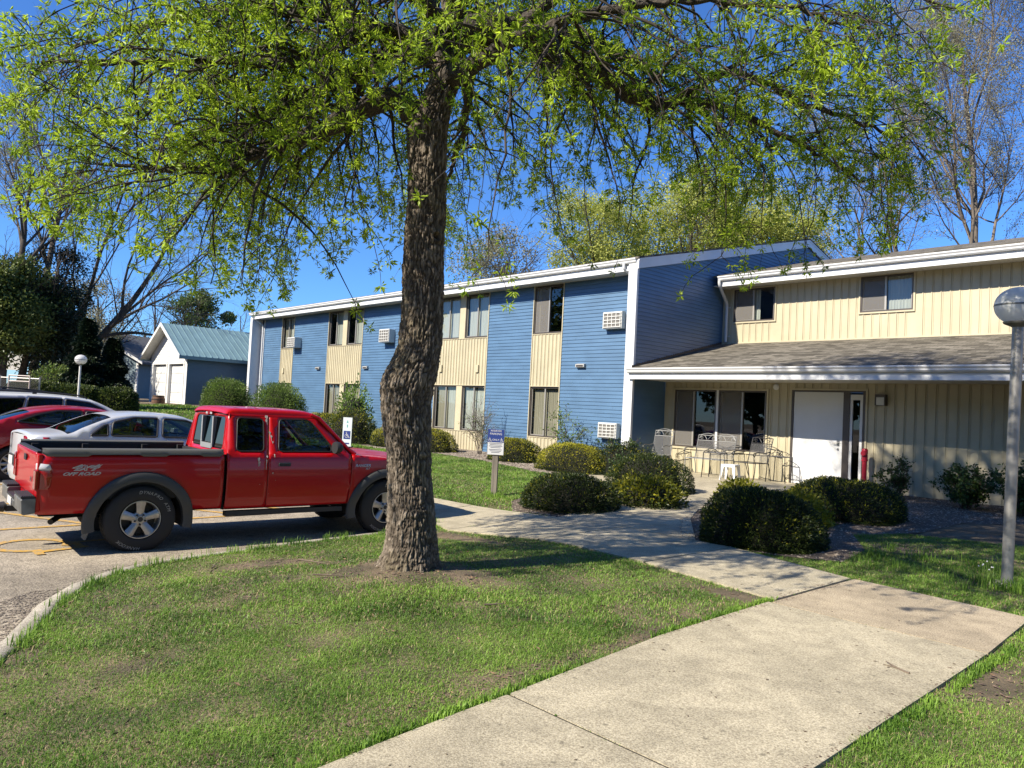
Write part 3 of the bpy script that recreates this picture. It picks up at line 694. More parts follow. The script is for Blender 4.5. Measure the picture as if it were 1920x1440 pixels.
def place_text(m_, V, F, fn):
    m_.add([fn(*v) for v in V], F, False)
def arc_text(m_, txt, R, size, a_mid, xout, cy, cz, flip=1):
    """letters on a tyre side wall: circle centre (y=cy, z=cz) in the plane x = xout"""
    cw = size*.78; n = len(txt); tot = (n-1)*cw/R
    for i, ch in enumerate(txt):
        if ch == ' ': continue
        V, F = text_mesh(ch, size, 0.0, shear=.25)
        a = a_mid+flip*(tot/2-i*cw/R)*1.0
        ct, st = math.cos(a), math.sin(a)
        P = []
        for (x, y, z) in V:
            r = R+y*flip; t = a-flip*x/R
            P.append((xout+.0012, cy+r*math.cos(t), cz+r*math.sin(t)))
        m_.add(P, F, False)
def wheel(name_parent, y, x, R, W, side, rim_r, spokes=5, text=None, alloy=None, rot=0.0):
    """wheel with its axis along x; x = outer face"""
    o = empty('wheel', (x, y, R)); o.parent = name_parent; s = side
    prof = [(rim_r*.98, -.03), (rim_r*1.06, -.004), (rim_r*1.2, .004), (R*.86, .002), (R*.95, -.012), (R*.99, -.035), (R, -.06), (R, -W+.06), (R*.99, -W+.035), (R*.93, -W+.01), (rim_r*1.05, -W), (rim_r*.95, -W+.03)]
    t = MB(); t.lathe([(r, h*s) for r, h in prof], 48, (0, 0, 0), 'x')
    for k in range(44):                       # tread blocks
        a = 2*math.pi*k/44
        for h0, h1, da in ((-.062, -.105, 0), (-.115, -.155, .07), (-W+.062, -W+.10, .03)):
            b = a+da; c, d = math.cos(b), math.sin(b); c2, d2 = math.cos(b+.09), math.sin(b+.09)
            r0, r1 = R-.004, R+.006
            t.prism([(h0*s, r0*c, r0*d), (h1*s, r0*c, r0*d), (h1*s, r0*c2, r0*d2), (h0*s, r0*c2, r0*d2)], (0, (r1-r0)*c, (r1-r0)*d))
    t.build('tyre', m_tyre, o, sharp=40)
    if text:
        for wd_, rr_, an_ in ((text[0].split()[0], .80, 72), (text[0].split()[-1], .80, 27), (text[1], .84, 248)):
            L = MB(); arc_text(L, wd_, R*rr_, .050, math.radians(an_), .004*s, 0, 0, 1); L.build('tyre_lettering', mat('white_tyre_letters', (.38, .37, .34), .8), o)
    r = MB(); al = alloy or m_alloy
    r.lathe([(rim_r, -.02*s), (rim_r*1.0, -.004*s), (rim_r*.955, -.004*s), (rim_r*.93, -.02*s), (rim_r*.9, -.10*s), (rim_r*.88, -W*.8*s)], 40, (0, 0, 0), 'x')
    r.lathe([(0, -.022*s), (rim_r*.17, -.022*s), (rim_r*.19, -.03*s), (rim_r*.30, -.036*s), (rim_r*.40, -.05*s), (rim_r*.40, -.09*s)], 30, (0, 0, 0), 'x')
    for k in range(spokes):
        a = 2*math.pi*k/spokes+rot
        w0, w1 = rim_r*.17, rim_r*(.26 if spokes == 5 else .13)
        def q(rr, ww, xx):
            return [(xx*s, rr*math.cos(a)-e*ww*math.sin(a), rr*math.sin(a)+e*ww*math.cos(a)) for e in (-1, -.35, .35, 1)]
        A, B, Cc = q(rim_r*.26, w0, -.032), q(rim_r*.62, (w0+w1)/2*.95, -.018), q(rim_r*.95, w1, -.010)
        for Q in (A, B, Cc):
            Q[0] = (Q[0][0]-.016*s, *Q[0][1:]); Q[3] = (Q[3][0]-.016*s, *Q[3][1:])
        low = [[(p[0]-.035*s, p[1], p[2]) for p in Q] for Q in (A, B, Cc)]
        r.grid([A, B, Cc], True); r.grid([[A[0], low[0][0]], [B[0], low[1][0]], [Cc[0], low[2][0]]], False); r.grid([[A[3], low[0][3]], [B[3], low[1][3]], [Cc[3], low[2][3]]], False)
    rm = r.build('rim', al, o, sharp=45)
    lg = MB()
    for k in range(5):
        a = 2*math.pi*(k+.5)/5+rot; lg.lathe([(0, -.012*s), (.009, -.014*s), (.0115, -.03*s), (.0115, -.05*s)], 10, (0, rim_r*.27*math.cos(a), rim_r*.27*math.sin(a)), 'x')
    lg.lathe([(0, -.018*s), (rim_r*.13, -.019*s), (rim_r*.14, -.03*s)], 16, (0, 0, 0), 'x')
    lg.build('lug_nut', m_blackpl, rm)
    bk = MB(); bk.lathe([(0, -.12*s), (rim_r*.85, -.12*s)], 24, (0, 0, 0), 'x'); bk.build('brake_disc', mat('brake_steel', (.06, .055, .05), .6, .6), o)
    return o

# ------------------------------------------------ the red pickup truck
m_red = paint('red_truck_paint', (.46, .003, .006))
truck = empty('pickup_truck', (-1.664, -13.934, float(za(-1.6, -13))-.03), math.radians(-3.2))
tag(truck, 'red extended cab pickup truck with grey bed rails parked at the curb behind the trunk', 'pickup truck')
RY, FY, TR_ = 0.0, 3.19, .385
def tx(z):                                    # half width of the body at height z
    P = [(.40, .79), (.47, .83), (.55, .853), (.70, .868), (.88, .872), (.98, .868), (1.03, .86), (1.045, .868), (1.08, .862), (1.115, .845), (1.14, .826), (1.30, .775), (1.5, .70), (1.60, .66), (1.66, .63)]
    for (a, b), (c, d) in zip(P[:-1], P[1:]):
        if z <= c: t = max(0, (z-a)/(c-a)); return b+(d-b)*t
    return P[-1][1]
def tmap(side):
    def f(s, z):
        x = tx(z)
        if s < -.93 and z < 1.13: x -= .05*((-.93-s)/.09)**2
        if s > 3.55: x -= .16*((s-3.55)/.42)**2
        return (side*x, s, z)
    return f
def arch(cy, r, zb, n=18, zc=.36):            # points of a wheel opening from rear to front along the bottom edge zb
    a0 = math.degrees(math.asin((zb-zc)/r)); return arc(cy, zc, r, 180-a0, a0, n)
FLO, FLI = .565, .455
for sd_ in (1, -1):
    mp = tmap(sd_)
    bedo = [(-1.02, .48)]+arch(RY, .47, .48)+[(.905, .47), (.905, 1.125), (-1.0, 1.125), (-1.025, 1.09), (-1.02, .80)]
    panel('bed_side', bedo, [], mp, m_red, truck, step=.05, thick=.012*sd_ if False else .012)
    qw = rpoly([(1.06, 1.165), (1.405, 1.165), (1.43, 1.565), (1.10, 1.575)], .05)
    cab = [(.945, .46), (1.455, .46), (1.455, 1.02), (1.475, 1.3), (1.51, 1.625), (1.0, 1.625), (.965, 1.3), (.945, 1.14)]
    panel('rear_door', cab, [qw], mp, m_red, truck, step=.06, thick=.012)
    dw = rpoly([(1.60, 1.165), (2.345, 1.165), (2.325, 1.25), (2.09, 1.545), (2.0, 1.575), (1.645, 1.57)], .05)
    door = [(1.463, .46), (2.60, .46), (2.625, .8), (2.62, 1.12), (2.56, 1.17), (2.16, 1.60), (2.10, 1.625), (1.518, 1.625), (1.483, 1.3), (1.463, 1.02)]
    dr_ = panel('door', door, [dw], mp, m_red, truck, step=.06, thick=.012)
    fen = [(2.61, .46)]+arch(FY, .47, .48)+[(3.93, .50), (3.97, .70), (3.96, .95), (3.9, 1.0), (3.2, 1.075), (2.64, 1.125), (2.632, .8)]
    panel('fender', fen, [], mp, m_red, truck, step=.05, thick=.012)
    for cy in (RY, FY):                       # flares
        rows = []
        for k in range(29):
            a = math.radians(192-(204)*k/28) if False else math.radians(-11+202*k/28)
            row = []
            for rr, dx in ((FLO+.004, -.004), (FLO, .030), (FLO-.02, .044), (FLI+.03, .052), (FLI, .046), (FLI-.006, -.02)):
                y = cy+rr*math.cos(a)*1.03; z = .36+rr*math.sin(a); row.append((sd_*(tx(max(z, .44))+dx-(.16*((y-3.55)/.42)**2 if y > 3.55 else 0)), y, z))
            rows.append(row)
        MB().grid(rows, True, flip=sd_ < 0).build('fender_flare', m_flare, truck, sharp=60)
        w_ = MB(); r_ = [[(sd_*xx, cy+.47*math.cos(math.radians(a)), .36+.47*math.sin(math.radians(a))) for xx in (.83, .5)] for a in range(-10, 191, 10)]
        w_.grid(r_, True); w_.build('wheel_well', m_under, truck)
        wheel(truck, cy, sd_*.885, TR_, .245, sd_, .215, 5, text=('DYNAPRO ATM', 'HANKOOK') if sd_ > 0 else None, rot=math.radians(90))
    # windows
    f2 = lambda s, z, m_=mp: (m_(s, z)[0]-sd_*.008, s, z)
    panel('side_window', qw, [], f2, m_darkglass, truck, step=.1, thick=0)
    panel('side_window', dw, [], f2, m_carglass, truck, step=.1, thick=0)
    sl_ = MB()
    for hole in (qw, dw):                     # rubber seal
        pts = [Vector(mp(*p))+Vector((sd_*.001, 0, 0)) for p in hole]; sl_.tube(pts+[pts[0]], .007, 5, False)
    sl_.build('window_seal', m_blackpl, truck)
    # rail cap
    rc = MB(); rows = []
    for k in range(41):
        s = -1.0+1.895*k/40; dip = .014*(1 if (-.55 < s < -.05 or .25 < s < .62) else 0)
        e = .0 if 0 < k < 40 else .03
        rows.append([(sd_*(.866-e*.3), s, 1.100+e+dip*1.6), (sd_*(.874-e*.3), s, 1.12+e), (sd_*(.868-e), s, 1.165+(-e*.2)), (sd_*.845, s, 1.185), (sd_*.79, s, 1.187), (sd_*.765, s, 1.17), (sd_*.765, s, 1.08)])
    rc.grid(rows, True, flip=sd_ > 0); rc.build('bed_rail_cap', m_greypl, truck, sharp=50)
    # inner side of the bed with stake posts
    ib = MB(); ib.box(min(sd_*.76, sd_*.80), -.99, .62, max(sd_*.76, sd_*.80), .89, 1.155)
    ib.build('bed_liner', m_blackpl, truck)
    for s in (-.9, -.35, .35, .8): MB().box(min(sd_*.70, sd_*.76), s, .62, max(sd_*.70, sd_*.76), s+.07, 1.14).build('liner_rib', m_blackpl, truck)
    # tail lamp
    tl = panel('tail_lamp', rpoly([(-1.035, .74), (-.905, .755), (-.89, .96), (-.92, 1.02), (-1.035, 1.035)], .03), [], lambda s, z, m_=mp: (m_(s, z)[0]+sd_*.008, s-.008, z), m_lampred, truck, step=.04, thick=.02)
    panel('reverse_lamp', rpoly([(-1.036, .955), (-.9, .955), (-.912, 1.015), (-1.036, 1.03)], .015), [], lambda s, z, m_=mp: (m_(s, z)[0]+sd_*.0115, s-.0115, z), m_lampclear, tl, step=.05, thick=.004)
    bt_ = MB(); bt_.box(min(sd_*.715, sd_*.862), -1.052, .745, max(sd_*.715, sd_*.862), -1.028, .95); bt_.build('lens', m_lampred, tl, bevel=.006)
    # mirror, handle
    mr = MB(); x0 = sd_*tx(1.2)
    mr.lathe([(0, -.05), (.055, -.045), (.08, -.01), (.085, .03), (.08, .05), (.0, .05)], 20, (0, 0, 0), 'y')
    for i, v in enumerate(mr.v): mr.v[i] = (sd_*(.96)+v[0]*1.15, 2.36-v[1], 1.225+v[2]*.95)
    mr.tube([(sd_*.80, 2.40, 1.17), (sd_*.90, 2.38, 1.19)], .03, 8)
    mo = mr.build('door_mirror', m_blackpl, truck); 
    h_ = MB(); h_.box(min(sd_*.862, sd_*.885), 1.59, .975, max(sd_*.862, sd_*.885), 1.75, 1.02); h_.build('door_handle', m_blackpl, dr_, bevel=.008)
# panel gap between cab and bed, roof, rear cab wall, tailgate...
g = MB(); g.box(-.80, .906, .47, .80, .944, 1.12); g.build('cab_gap', m_under, truck)
def arr(y, k=0.0, x0=.628, top=1.70):
    c = [(1.0, 1.622), (.992, 1.65), (.965, 1.675), (.90, 1.690), (.72, 1.699), (.4, 1.706), (0, 1.71)]
    pts = [(x0*a, y, z-k) for a, z in c]; return pts+[(-p[0], p[1], p[2]) for p in pts[-2::-1]]
x_of = lambda y: .655
rows = []
for y, k, dz in ((.965, .0, .072), (.975, .0, .04), (1.0, .0, .018), (1.04, 0, .004), (1.12, 0, 0), (1.5, 0, -.004), (1.85, 0, -.002), (2.02, 0, .006), (2.12, 0, .022), (2.175, 0, .045)):
    r_ = arr(y, dz, .651); r_ = [(p[0], p[1], max(p[2], 1.618)) for p in r_]; rows.append(r_)
MB().grid(rows, True).build('roof', m_red, truck, sharp=60)
# roof drip strip joining sides and roof
for sd_ in (1, -1):
    st = MB(); st.grid([[(sd_*(tx(1.60)+.001), y, 1.60), (sd_*(tx(1.62)+.002), y, 1.622), (sd_*.640, y, 1.640)] for y in (.985, 1.2, 1.5, 1.8, 2.0, 2.14)], True, flip=sd_ < 0); st.build('roof_rail', m_red, truck)
bw = rpoly([(-.60, 1.17), (.60, 1.17), (.55, 1.575), (-.55, 1.575)], .06)
bwall = [(-.815, 1.04), (.815, 1.04), (.82, 1.14), (.655, 1.625), (.55, 1.648), (-.55, 1.648), (-.655, 1.625), (-.82, 1.14)]
cabback = panel('cab_rear_wall', bwall, [bw], lambda x, z: (x, .945+.055*(z-1.04)/.6, z), m_red, truck, step=.1, thick=.012)
bwo = panel('rear_window', bw, [], lambda x, z: (x, .953+.055*(z-1.04)/.6, z), m_darkglass, truck, step=.2, thick=0)
q = MB()
for x in (-.21, .21):
    q.box(x-.022, .935+.055*.25, 1.17, x+.022, .955+.055*.75, 1.57)
q.box(-.21, .945, 1.155, .21, .975, 1.22); q.build('slider_frame', mat('grey_window_frame', (.30, .31, .32), .4), bwo)
q = MB(); q.box(-.12, .962, 1.592, .12, .990, 1.628); q.build('high_brake_lamp', m_lampred, truck, bevel=.005)
q = MB(); q.box(-.12, .9605, 1.597, -.05, .9615, 1.623); q.box(.05, .9605, 1.597, .12, .9615, 1.623); q.build('cargo_lamp', m_lampclear, truck)
# windscreen, pillars, hood, cowl
ws = [(-.60, 0), (.60, 0), (.74, 1), (-.74, 1)]
A0, A1 = (2.15, 1.655), (2.70, 1.15)
wmap = lambda off: (lambda x, t: (x, A0[0]+(A1[0]-A0[0])*t+off, A0[1]+(A1[1]-A0[1])*t-.0))
q = MB(); q.grid([[wmap(0)(x*(.60+.14*t)/.60, t) for x in np.linspace(-.59, .59, 9)] for t in np.linspace(0.02, 1, 6)], True); q.build('windscreen', m_carglass, truck)
for sd_ in (1, -1):
    q = MB(); q.tube([(sd_*.635, 2.10, 1.64), (sd_*.665, 2.20, 1.60), (sd_*.745, 2.62, 1.19), (sd_*.77, 2.72, 1.12)], [.028, .028, .03, .034], 8); q.build('windscreen_pillar', m_red, truck)
rows = []
for y, zc, ze, xx in ((2.64, 1.165, 1.118, .80), (2.72, 1.158, 1.115, .80), (3.0, 1.15, 1.093, .80), (3.3, 1.135, 1.064, .80), (3.6, 1.10, 1.033, .77), (3.8, 1.06, 1.01, .72), (3.9, 1.01, .98, .68), (3.94, .96, .95, .66)):
    row = []
    for t in np.linspace(-1, 1, 17):
        e = abs(t)**3; bulge = .014 if abs(t) < .62 else 0; row.append((xx*t*1.05, y, zc+(ze-zc)*e+bulge))
    rows.append(row)
MB().grid(rows, True).build('hood', m_red, truck, sharp=30)
q = MB(); q.box(-.72, 2.60, 1.10, .72, 2.74, 1.145); q.build('cowl', m_blackpl, truck)
for x in (-.1, .45):
    q = MB(); q.tube([(x, 2.72, 1.165), (x+.1, 2.69, 1.19), (x+.42, 2.62, 1.235)], .009, 6); q.build('windscreen_wiper', m_blackpl, truck)
# tailgate
tg = panel('tailgate', rpoly([(-.70, .66), (.70, .66), (.705, 1.13), (-.705, 1.13)], .02), [], lambda x, z: (x, -1.035-.006*math.cos(x*2)+(.012 if 1.02 < z < 1.06 else 0), z), m_red, truck, step=.04, thick=.04)
q = MB(); q.box(-.705, -1.03, 1.128, .705, -.97, 1.150); q.build('tailgate_cap', m_blackpl, tg, bevel=.006)
q = MB(); q.box(-.075, -1.052, 1.0, .075, -1.040, 1.07); q.build('tailgate_handle', m_blackpl, tg, bevel=.006)
q = MB(); V, F = text_mesh('XLT', .07, 0.002); place_text(q, V, F, lambda x, y, z: (.52+x, -1.046-z, .83+y)); q.build('badge', m_chrome, tg)
for sd_ in (1, -1):
    q = MB(); q.box(min(sd_*.712, sd_*.84), -1.035, .50, max(sd_*.712, sd_*.84), -.99, 1.125); q.build('corner_post', m_red, truck, bevel=.012)
q = MB(); q.box(-.80, -1.03, .49, .80, -.99, .655); q.build('rear_valance', m_red, truck)
q = MB()
prof = [(-1.03, .66), (-1.15, .66), (-1.165, .64), (-1.155, .50), (-1.13, .485), (-1.03, .50)]
for x0, x1 in ((-.80, -.32), (.32, .86)): q.prism([(x0, a, b) for a, b in prof], (x1-x0, 0, 0))
q.prism([(-.32, a, b-.07 if b > .6 else b) for a, b in prof], (.64, 0, 0)); bo = q.build('rear_bumper', mat('worn_chrome_bumper', (.20, .20, .19), .5, .6, var=.3, vscale=6), truck, bevel=.008)
q = MB()
for x0, x1, zz in ((-.80, -.33, .661), (.33, .86, .661), (-.31, .31, .591)): q.box(x0, -1.165, zz, x1, -1.04, zz+.022)
for k in range(6): q.box(-.79, -1.155+.02*k, .684, -.34, -1.147+.02*k, .689); q.box(.34, -1.155+.02*k, .684, .85, -1.147+.02*k, .689)
q.build('step_pad', m_blackpl, bo)
q = MB(); q.box(-.15, -1.172, .505, .15, -1.162, .585); q.build('licence_plate', mat('plate_white', (.7, .7, .68), .4), bo)
q = MB(); q.lathe([(0, -.1), (.05, -.1), (.06, -.03), (.03, 0)], 16, (0, -1.19, .47), 'y'); q.box(-.03, -1.2, .42, .03, -1.0, .48); q.build('tow_hitch', m_blackpl, bo)
# floor, frame, bed floor, front end
q = MB(); q.box(-.74, -.98, .60, .74, .90, .64); q.build('bed_floor', m_blackpl, truck)
q = MB(); q.box(-.74, .86, .62, .74, .90, 1.12); q.build('bed_front_wall', m_blackpl, truck)
q = MB(); q.box(-.76, .95, .44, .76, 2.6, .50); q.box(-.55, -.95, .42, -.42, 3.8, .54); q.box(.42, -.95, .42, .55, 3.8, .54)
q.tube([(-.75, 0, .38), (.75, 0, .38)], .045, 8); q.lathe([(0, -.13), (.12, -.1), (.15, 0), (.12, .1), (0, .13)], 14, (0, 0, .38), 'y'); q.tube([(-.75, 3.19, .38), (.75, 3.19, .38)], .04, 8); q.box(-.5, 2.7, .34, .5, 3.8, .6)
q.build('chassis', m_under, truck)
MB().box(-.80, .98, .36, -.70, 2.55, .42).build('running_board', m_blackpl, truck); MB().box(.70, .98, .36, .80, 2.55, .42).build('running_board', m_blackpl, truck)
q = MB(); q.tube([(.45, -.5, .42), (.55, -.75, .42), (.70, -.86, .38)], .032, 10); q.build('exhaust_pipe', mat('dark_exhaust', (.03, .028, .026), .5, .6), truck)
q = MB(); q.tube([(.79, -.43, .46), (.80, -.47, .35), (.80, -.53, .20)], .03, 4); 
q = MB(); q.prism([(.66, -.45, .46), (.86, -.45, .46), (.86, -.54, .19), (.66, -.54, .19)], (0, -.012, 0)); q.build('mud_flap', m_greypl, truck)
fm_ = panel('front_grille', rpoly([(-.62, .70), (.62, .70), (.66, .95), (-.66, .95)], .03), [], lambda x, z: (x, 3.955-.10*x*x, z), m_blackpl, truck, step=.1, thick=.02)
q = MB()
for sd_ in (1, -1):
    panel('headlamp', rpoly([(.48, .74), (.80, .76), (.80, .94), (.48, .94)], .03), [], lambda x, z, s_=sd_: (s_*x, 3.972-.10*x*x-.5*max(0, x-.6)**2, z), m_lampclear, truck, step=.1, thick=.02)
q = MB(); q.grid([[(x, 4.05-.14*x*x, z) for x in np.linspace(-.84, .84, 13)] for z in (.44, .50, .62, .66)], True); q.build('front_bumper', m_chrome, truck, solid=.03)
q = MB(); q.box(-.70, 3.3, .45, .70, 3.90, .70); q.box(-.72, 2.62, .5, .72, 2.70, 1.12); q.build('engine_bay', m_under, truck)
# interior
q = MB()
for x in (-.38, .38):
    q.box(x-.24, 1.55, .50, x+.24, 2.0, .90)
    q.prism([(x-.24, 1.50, .85), (x+.24, 1.50, .85), (x+.23, 1.38, 1.33), (x-.23, 1.38, 1.33)], (0, .12, 0)); q.prism([(x-.13, 1.40, 1.36), (x+.13, 1.40, 1.36), (x+.12, 1.37, 1.52), (x-.12, 1.37, 1.52)], (0, .09, 0))
q.build('seat', m_seat, truck, bevel=.02)
q = MB(); q.prism([(-.74, 2.38, .85), (-.74, 2.36, 1.12), (-.74, 2.5, 1.16), (-.74, 2.68, 1.13), (-.74, 2.68, .85)], (1.48, 0, 0)); q.build('dashboard', mat('dash_grey', (.06, .065, .08), .7), truck, bevel=.02)
q = MB(); c = Vector((-.38, 2.22, 1.10)); U_, W2 = Vector((1, 0, 0)), Vector((0, .45, .89))
q.tube([c+U_*.19*math.cos(a)+W2*.19*math.sin(a) for a in np.linspace(0, 2*math.pi, 25)], .014, 6, False); q.tube([c-U_*.18, c, c+U_*.18], .018, 6); q.tube([c, c+Vector((0, .2, -.12))], .03, 6); q.build('steering_wheel', mat('steering_grey', (.10, .11, .13), .6), truck)
# lettering: 4x4 OFF ROAD, fender badge; bird droppings
m_decal = mat('grey_decal', (.58, .53, .48), .5)
def on_side(V, F, s0, z0, name, mt, off=.0025):
    q = MB(); q.add([(tx(z0+y)+off+z, s0+x, z0+y) for x, y, z in V], F, False); return q.build(name, mt, truck)
def outline_text(txt, size, shear, wd=.004):
    c = bpy.data.curves.new('t', 'FONT'); c.body = txt; c.size = size; c.align_x = 'CENTER'; c.align_y = 'CENTER'; c.shear = shear; c.fill_mode = 'NONE'; c.bevel_depth = wd; c.bevel_resolution = 0; c.resolution_u = 3
    o = bpy.data.objects.new('t', c); COL.objects.link(o); dg = bpy.context.evaluated_depsgraph_get(); me = o.evaluated_get(dg).to_mesh()
    V = [tuple(v.co) for v in me.vertices]; F = [tuple(p.vertices) for p in me.polygons]; o.evaluated_get(dg).to_mesh_clear(); bpy.data.objects.remove(o); bpy.data.curves.remove(c); return V, F
V, F = outline_text('4x4', .15, .9, .0045); V = [(x*1.12, y*.78, z*.3) for x, y, z in V]; on_side(V, F, -.62, .985, 'decal', m_decal)
V, F = outline_text('OFF ROAD', .066, .5, .0028); V = [(x*1.12, y*.72, z*.3) for x, y, z in V]; on_side(V, F, -.63, .912, 'decal', m_decal)
V, F = text_mesh('RANGER', .052, .002, shear=.3); on_side([(x*1.15, y, z) for x, y, z in V], F, 2.80, .975, 'badge', m_chrome)
V, F = text_mesh('XLT', .036, .002, shear=.3); on_side(V, F, 2.87, .935, 'badge', m_chrome)
m_drop = mat('bird_droppings', (.62, .56, .50), .8, var=.2, vscale=60)
q = MB(); rr_ = random.Random(3)
def splat(s, z, r, drip):
    pts = [(s+r*(.7+.5*rr_.random())*math.cos(a)*.7, z+r*(.7+.5*rr_.random())*math.sin(a)) for a in np.linspace(0, 2*math.pi, 11)[:-1]]
    q.add([(tx(b)+.0025, a, b) for a, b in pts], [tuple(range(len(pts)))])
    if drip: q.add([(tx(z)+.003, s-.006, z), (tx(z)+.003, s+.006, z), (tx(z-drip)+.003, s+.002, z-drip), (tx(z-drip)+.003, s-.003, z-drip)], [(0, 1, 2, 3)])
for s, z, r, d in ((1.475, 1.60, .028, .10), (1.47, 1.55, .02, .0), (1.50, 1.40, .016, .05), (1.515, 1.35, .02, .06), (1.53, 1.28, .016, .0), (1.44, 1.10, .015, .07), (1.33, 1.065, .024, .09), (1.345, 1.03, .012, .05), (1.43, 1.055, .012, .12), (1.54, 1.12, .01, .03), (1.30, .94, .005, 0), (1.52, .90, .005, .02), (1.56, .80, .004, 0), (1.36, .75, .005, 0), (1.485, .63, .004, 0)): splat(s, z, r, d)
q.build('bird_dropping', m_drop, truck)
q = MB()
for (x, y) in ((.48, 1.42), (.40, 1.50), (.55, 1.30), (.45, 1.15), (.52, 1.62)):
    pts = [(x+.03*rr_.random()*math.cos(a)+.02*math.cos(a), y+.04*math.sin(a)*(.5+rr_.random()), 1.707-.01) for a in np.linspace(0, 2*math.pi, 9)[:-1]]
    q.add([(a, b, 1.713 if a < .3 else 1.7065) for a, b, c in pts], [tuple(range(8))])
q.build('bird_dropping', m_drop, truck)

# ------------------------------------------------ the other parked cars
def interp(P, x):
    if x <= P[0][0]: return P[0][1]
    for (a, b), (c, d) in zip(P[:-1], P[1:]):
        if x <= c: return b+(d-b)*(x-a)/(c-a)
    return P[-1][1]
def smoothcurve(P, n=6):                      # Catmull-Rom through the points
    o = []
    for i in range(len(P)-1):
        p0, p1, p2, p3 = P[max(0, i-1)], P[i], P[i+1], P[min(len(P)-1, i+2)]
        for k in range(n):
            t = k/n; o.append(tuple(.5*((2*p1[j])+(-p0[j]+p2[j])*t+(2*p0[j]-5*p1[j]+4*p2[j]-p3[j])*t*t+(-p0[j]+3*p1[j]-3*p2[j]+p3[j])*t**3) for j in (0, 1)))
    o.append(P[-1]); return o
def car(name, loc, label, pm, W, tops, segs_, wins, glass, wb, R, zb=.22, belt=.98, tumble=.30, rear=-1.05, front=3.75, spoke=10, suv=False, lamp=None, rails=False, plate=None, rz=0.0, group=None):
    """tops: side-view top curve from the tail to the nose; segs_: (name, s0, s1, material) strips of that curve"""
    c = empty(name, loc, rz); tag(c, label, 'car' if not suv else 'car', group)
    T = smoothcurve(tops, 7); ztop = lambda s: interp(T, s)
    def hx(s, z):
        x = interp([(zb, W-.07), (.40, W-.015), (.62, W), (.82, W-.01), (belt, W-.045)], z) if z <= belt else W-.045-tumble*(z-belt)-.12*(z-belt)**2
        if s < rear+.5: x -= .22*((rear+.5-s)/.5)**2.2
        if s > front-.6: x -= .26*((s-front+.6)/.6)**2.2
        return x
    drop = .035
    # outline of the side
    bot = []
    for cy in (0.0, wb):
        a0 = math.degrees(math.asin((zb-R*.95)/(R+.055))) if zb < R*.95 else 0
        bot += arc(cy, R*.95, R+.055, 180-a0, a0, 16)
    top = [(s, z-drop) for s, z in T if rear+.02 <= s <= front-.02]
    out_ = [(rear+.03, .42), (rear+.25, zb+.03)]+bot+[(front-.2, zb+.02), (front, .40)]+top[::-1]
    for sd_ in (1, -1):
        mp = lambda s, z, k=sd_: (k*hx(s, z), s, z)
        panel('body_side', out_, wins, mp, pm, c, step=.09, thick=.01)
        for wv in wins:
            panel('side_window', wv, [], lambda s, z, k=sd_: (k*(hx(s, z)-.006), s, z), glass, c, step=.2, thick=0)
            t = MB(); pts = [Vector(mp(*p))+Vector((sd_*.002, 0, 0)) for p in wv]; t.tube(pts+[pts[0]], .016, 5, False); t.build('window_seal', m_blackpl, c)
        for cy in (0.0, wb):
            wheel(c, cy, sd_*(W-.015), R, .21, sd_, R*.66, spoke)
            w_ = MB(); w_.grid([[(sd_*xx, cy+(R+.055)*math.cos(math.radians(a)), R*.95+(R+.055)*math.sin(math.radians(a))) for xx in (W-.04, W-.32)] for a in range(-10, 191, 12)], True); w_.build('wheel_well', m_under, c)
        h_ = MB(); 
        for s in (.75, 1.75): h_.box(min(sd_*(W-.02), sd_*(W+.02)), s, belt-.10, max(sd_*(W-.02), sd_*(W+.02)), s+.17, belt-.07)
        h_.build('door_handle', pm, c)
        m2 = MB(); m2.box(min(sd_*W, sd_*(W+.17)), wb-.70, belt-.02, max(sd_*W, sd_*(W+.17)), wb-.60, belt+.12); m2.tube([(sd_*(W-.08), wb-.62, belt-.02), (sd_*(W+.04), wb-.64, belt+.02)], .025, 6); m2.build('door_mirror', pm, c, bevel=.03)
        for s0 in (.35, 1.32, wb-.55):        # door gaps
            t = MB(); t.tube([(sd_*(hx(s0, z)+.001), s0+(.02 if z < belt else 0)*0, z) for z in np.linspace(zb+.1, belt-.01, 6)], .004, 4, False); t.build('door_gap', m_seam, c)
    for (nm, s0, s1, mt) in segs_:
        ss = [s0]+[s for s, _ in T if s0+.01 < s < s1-.01]+[s1]; rows = []
        for s in ss:
            z = ztop(s); xe = hx(s, z-drop)
            inset = .0
            rows.append([(t*(xe-inset), s, z-drop*abs(t)**3.2) for t in np.linspace(-1, 1, 19)])
        MB().grid(rows, True).build(nm, mt, c, sharp=60)
    # tail and nose skins
    for end, sg in ((rear, -1), (front, 1)):
        zt = ztop(end+(.02 if sg < 0 else -.02))
        rows = []
        zz = np.linspace(zb+.03, zt, 9)
        for z in zz:
            bul = .05*math.sin(math.pi*min(1, max(0, (z-zb)/(.62-zb)))) if z < .62 else 0
            xe = hx(end+.03*(1 if sg < 0 else -1), min(z, zt-drop)); rows.append([(t*xe, end+sg*(.04+bul)-sg*.20*abs(t)**2.6, z-(drop*abs(t)**3 if z == zz[-1] else 0)) for t in np.linspace(-1, 1, 17)])
        MB().grid(rows, True, flip=sg > 0).build('rear_bumper' if sg < 0 else 'front_bumper', pm, c, sharp=70)
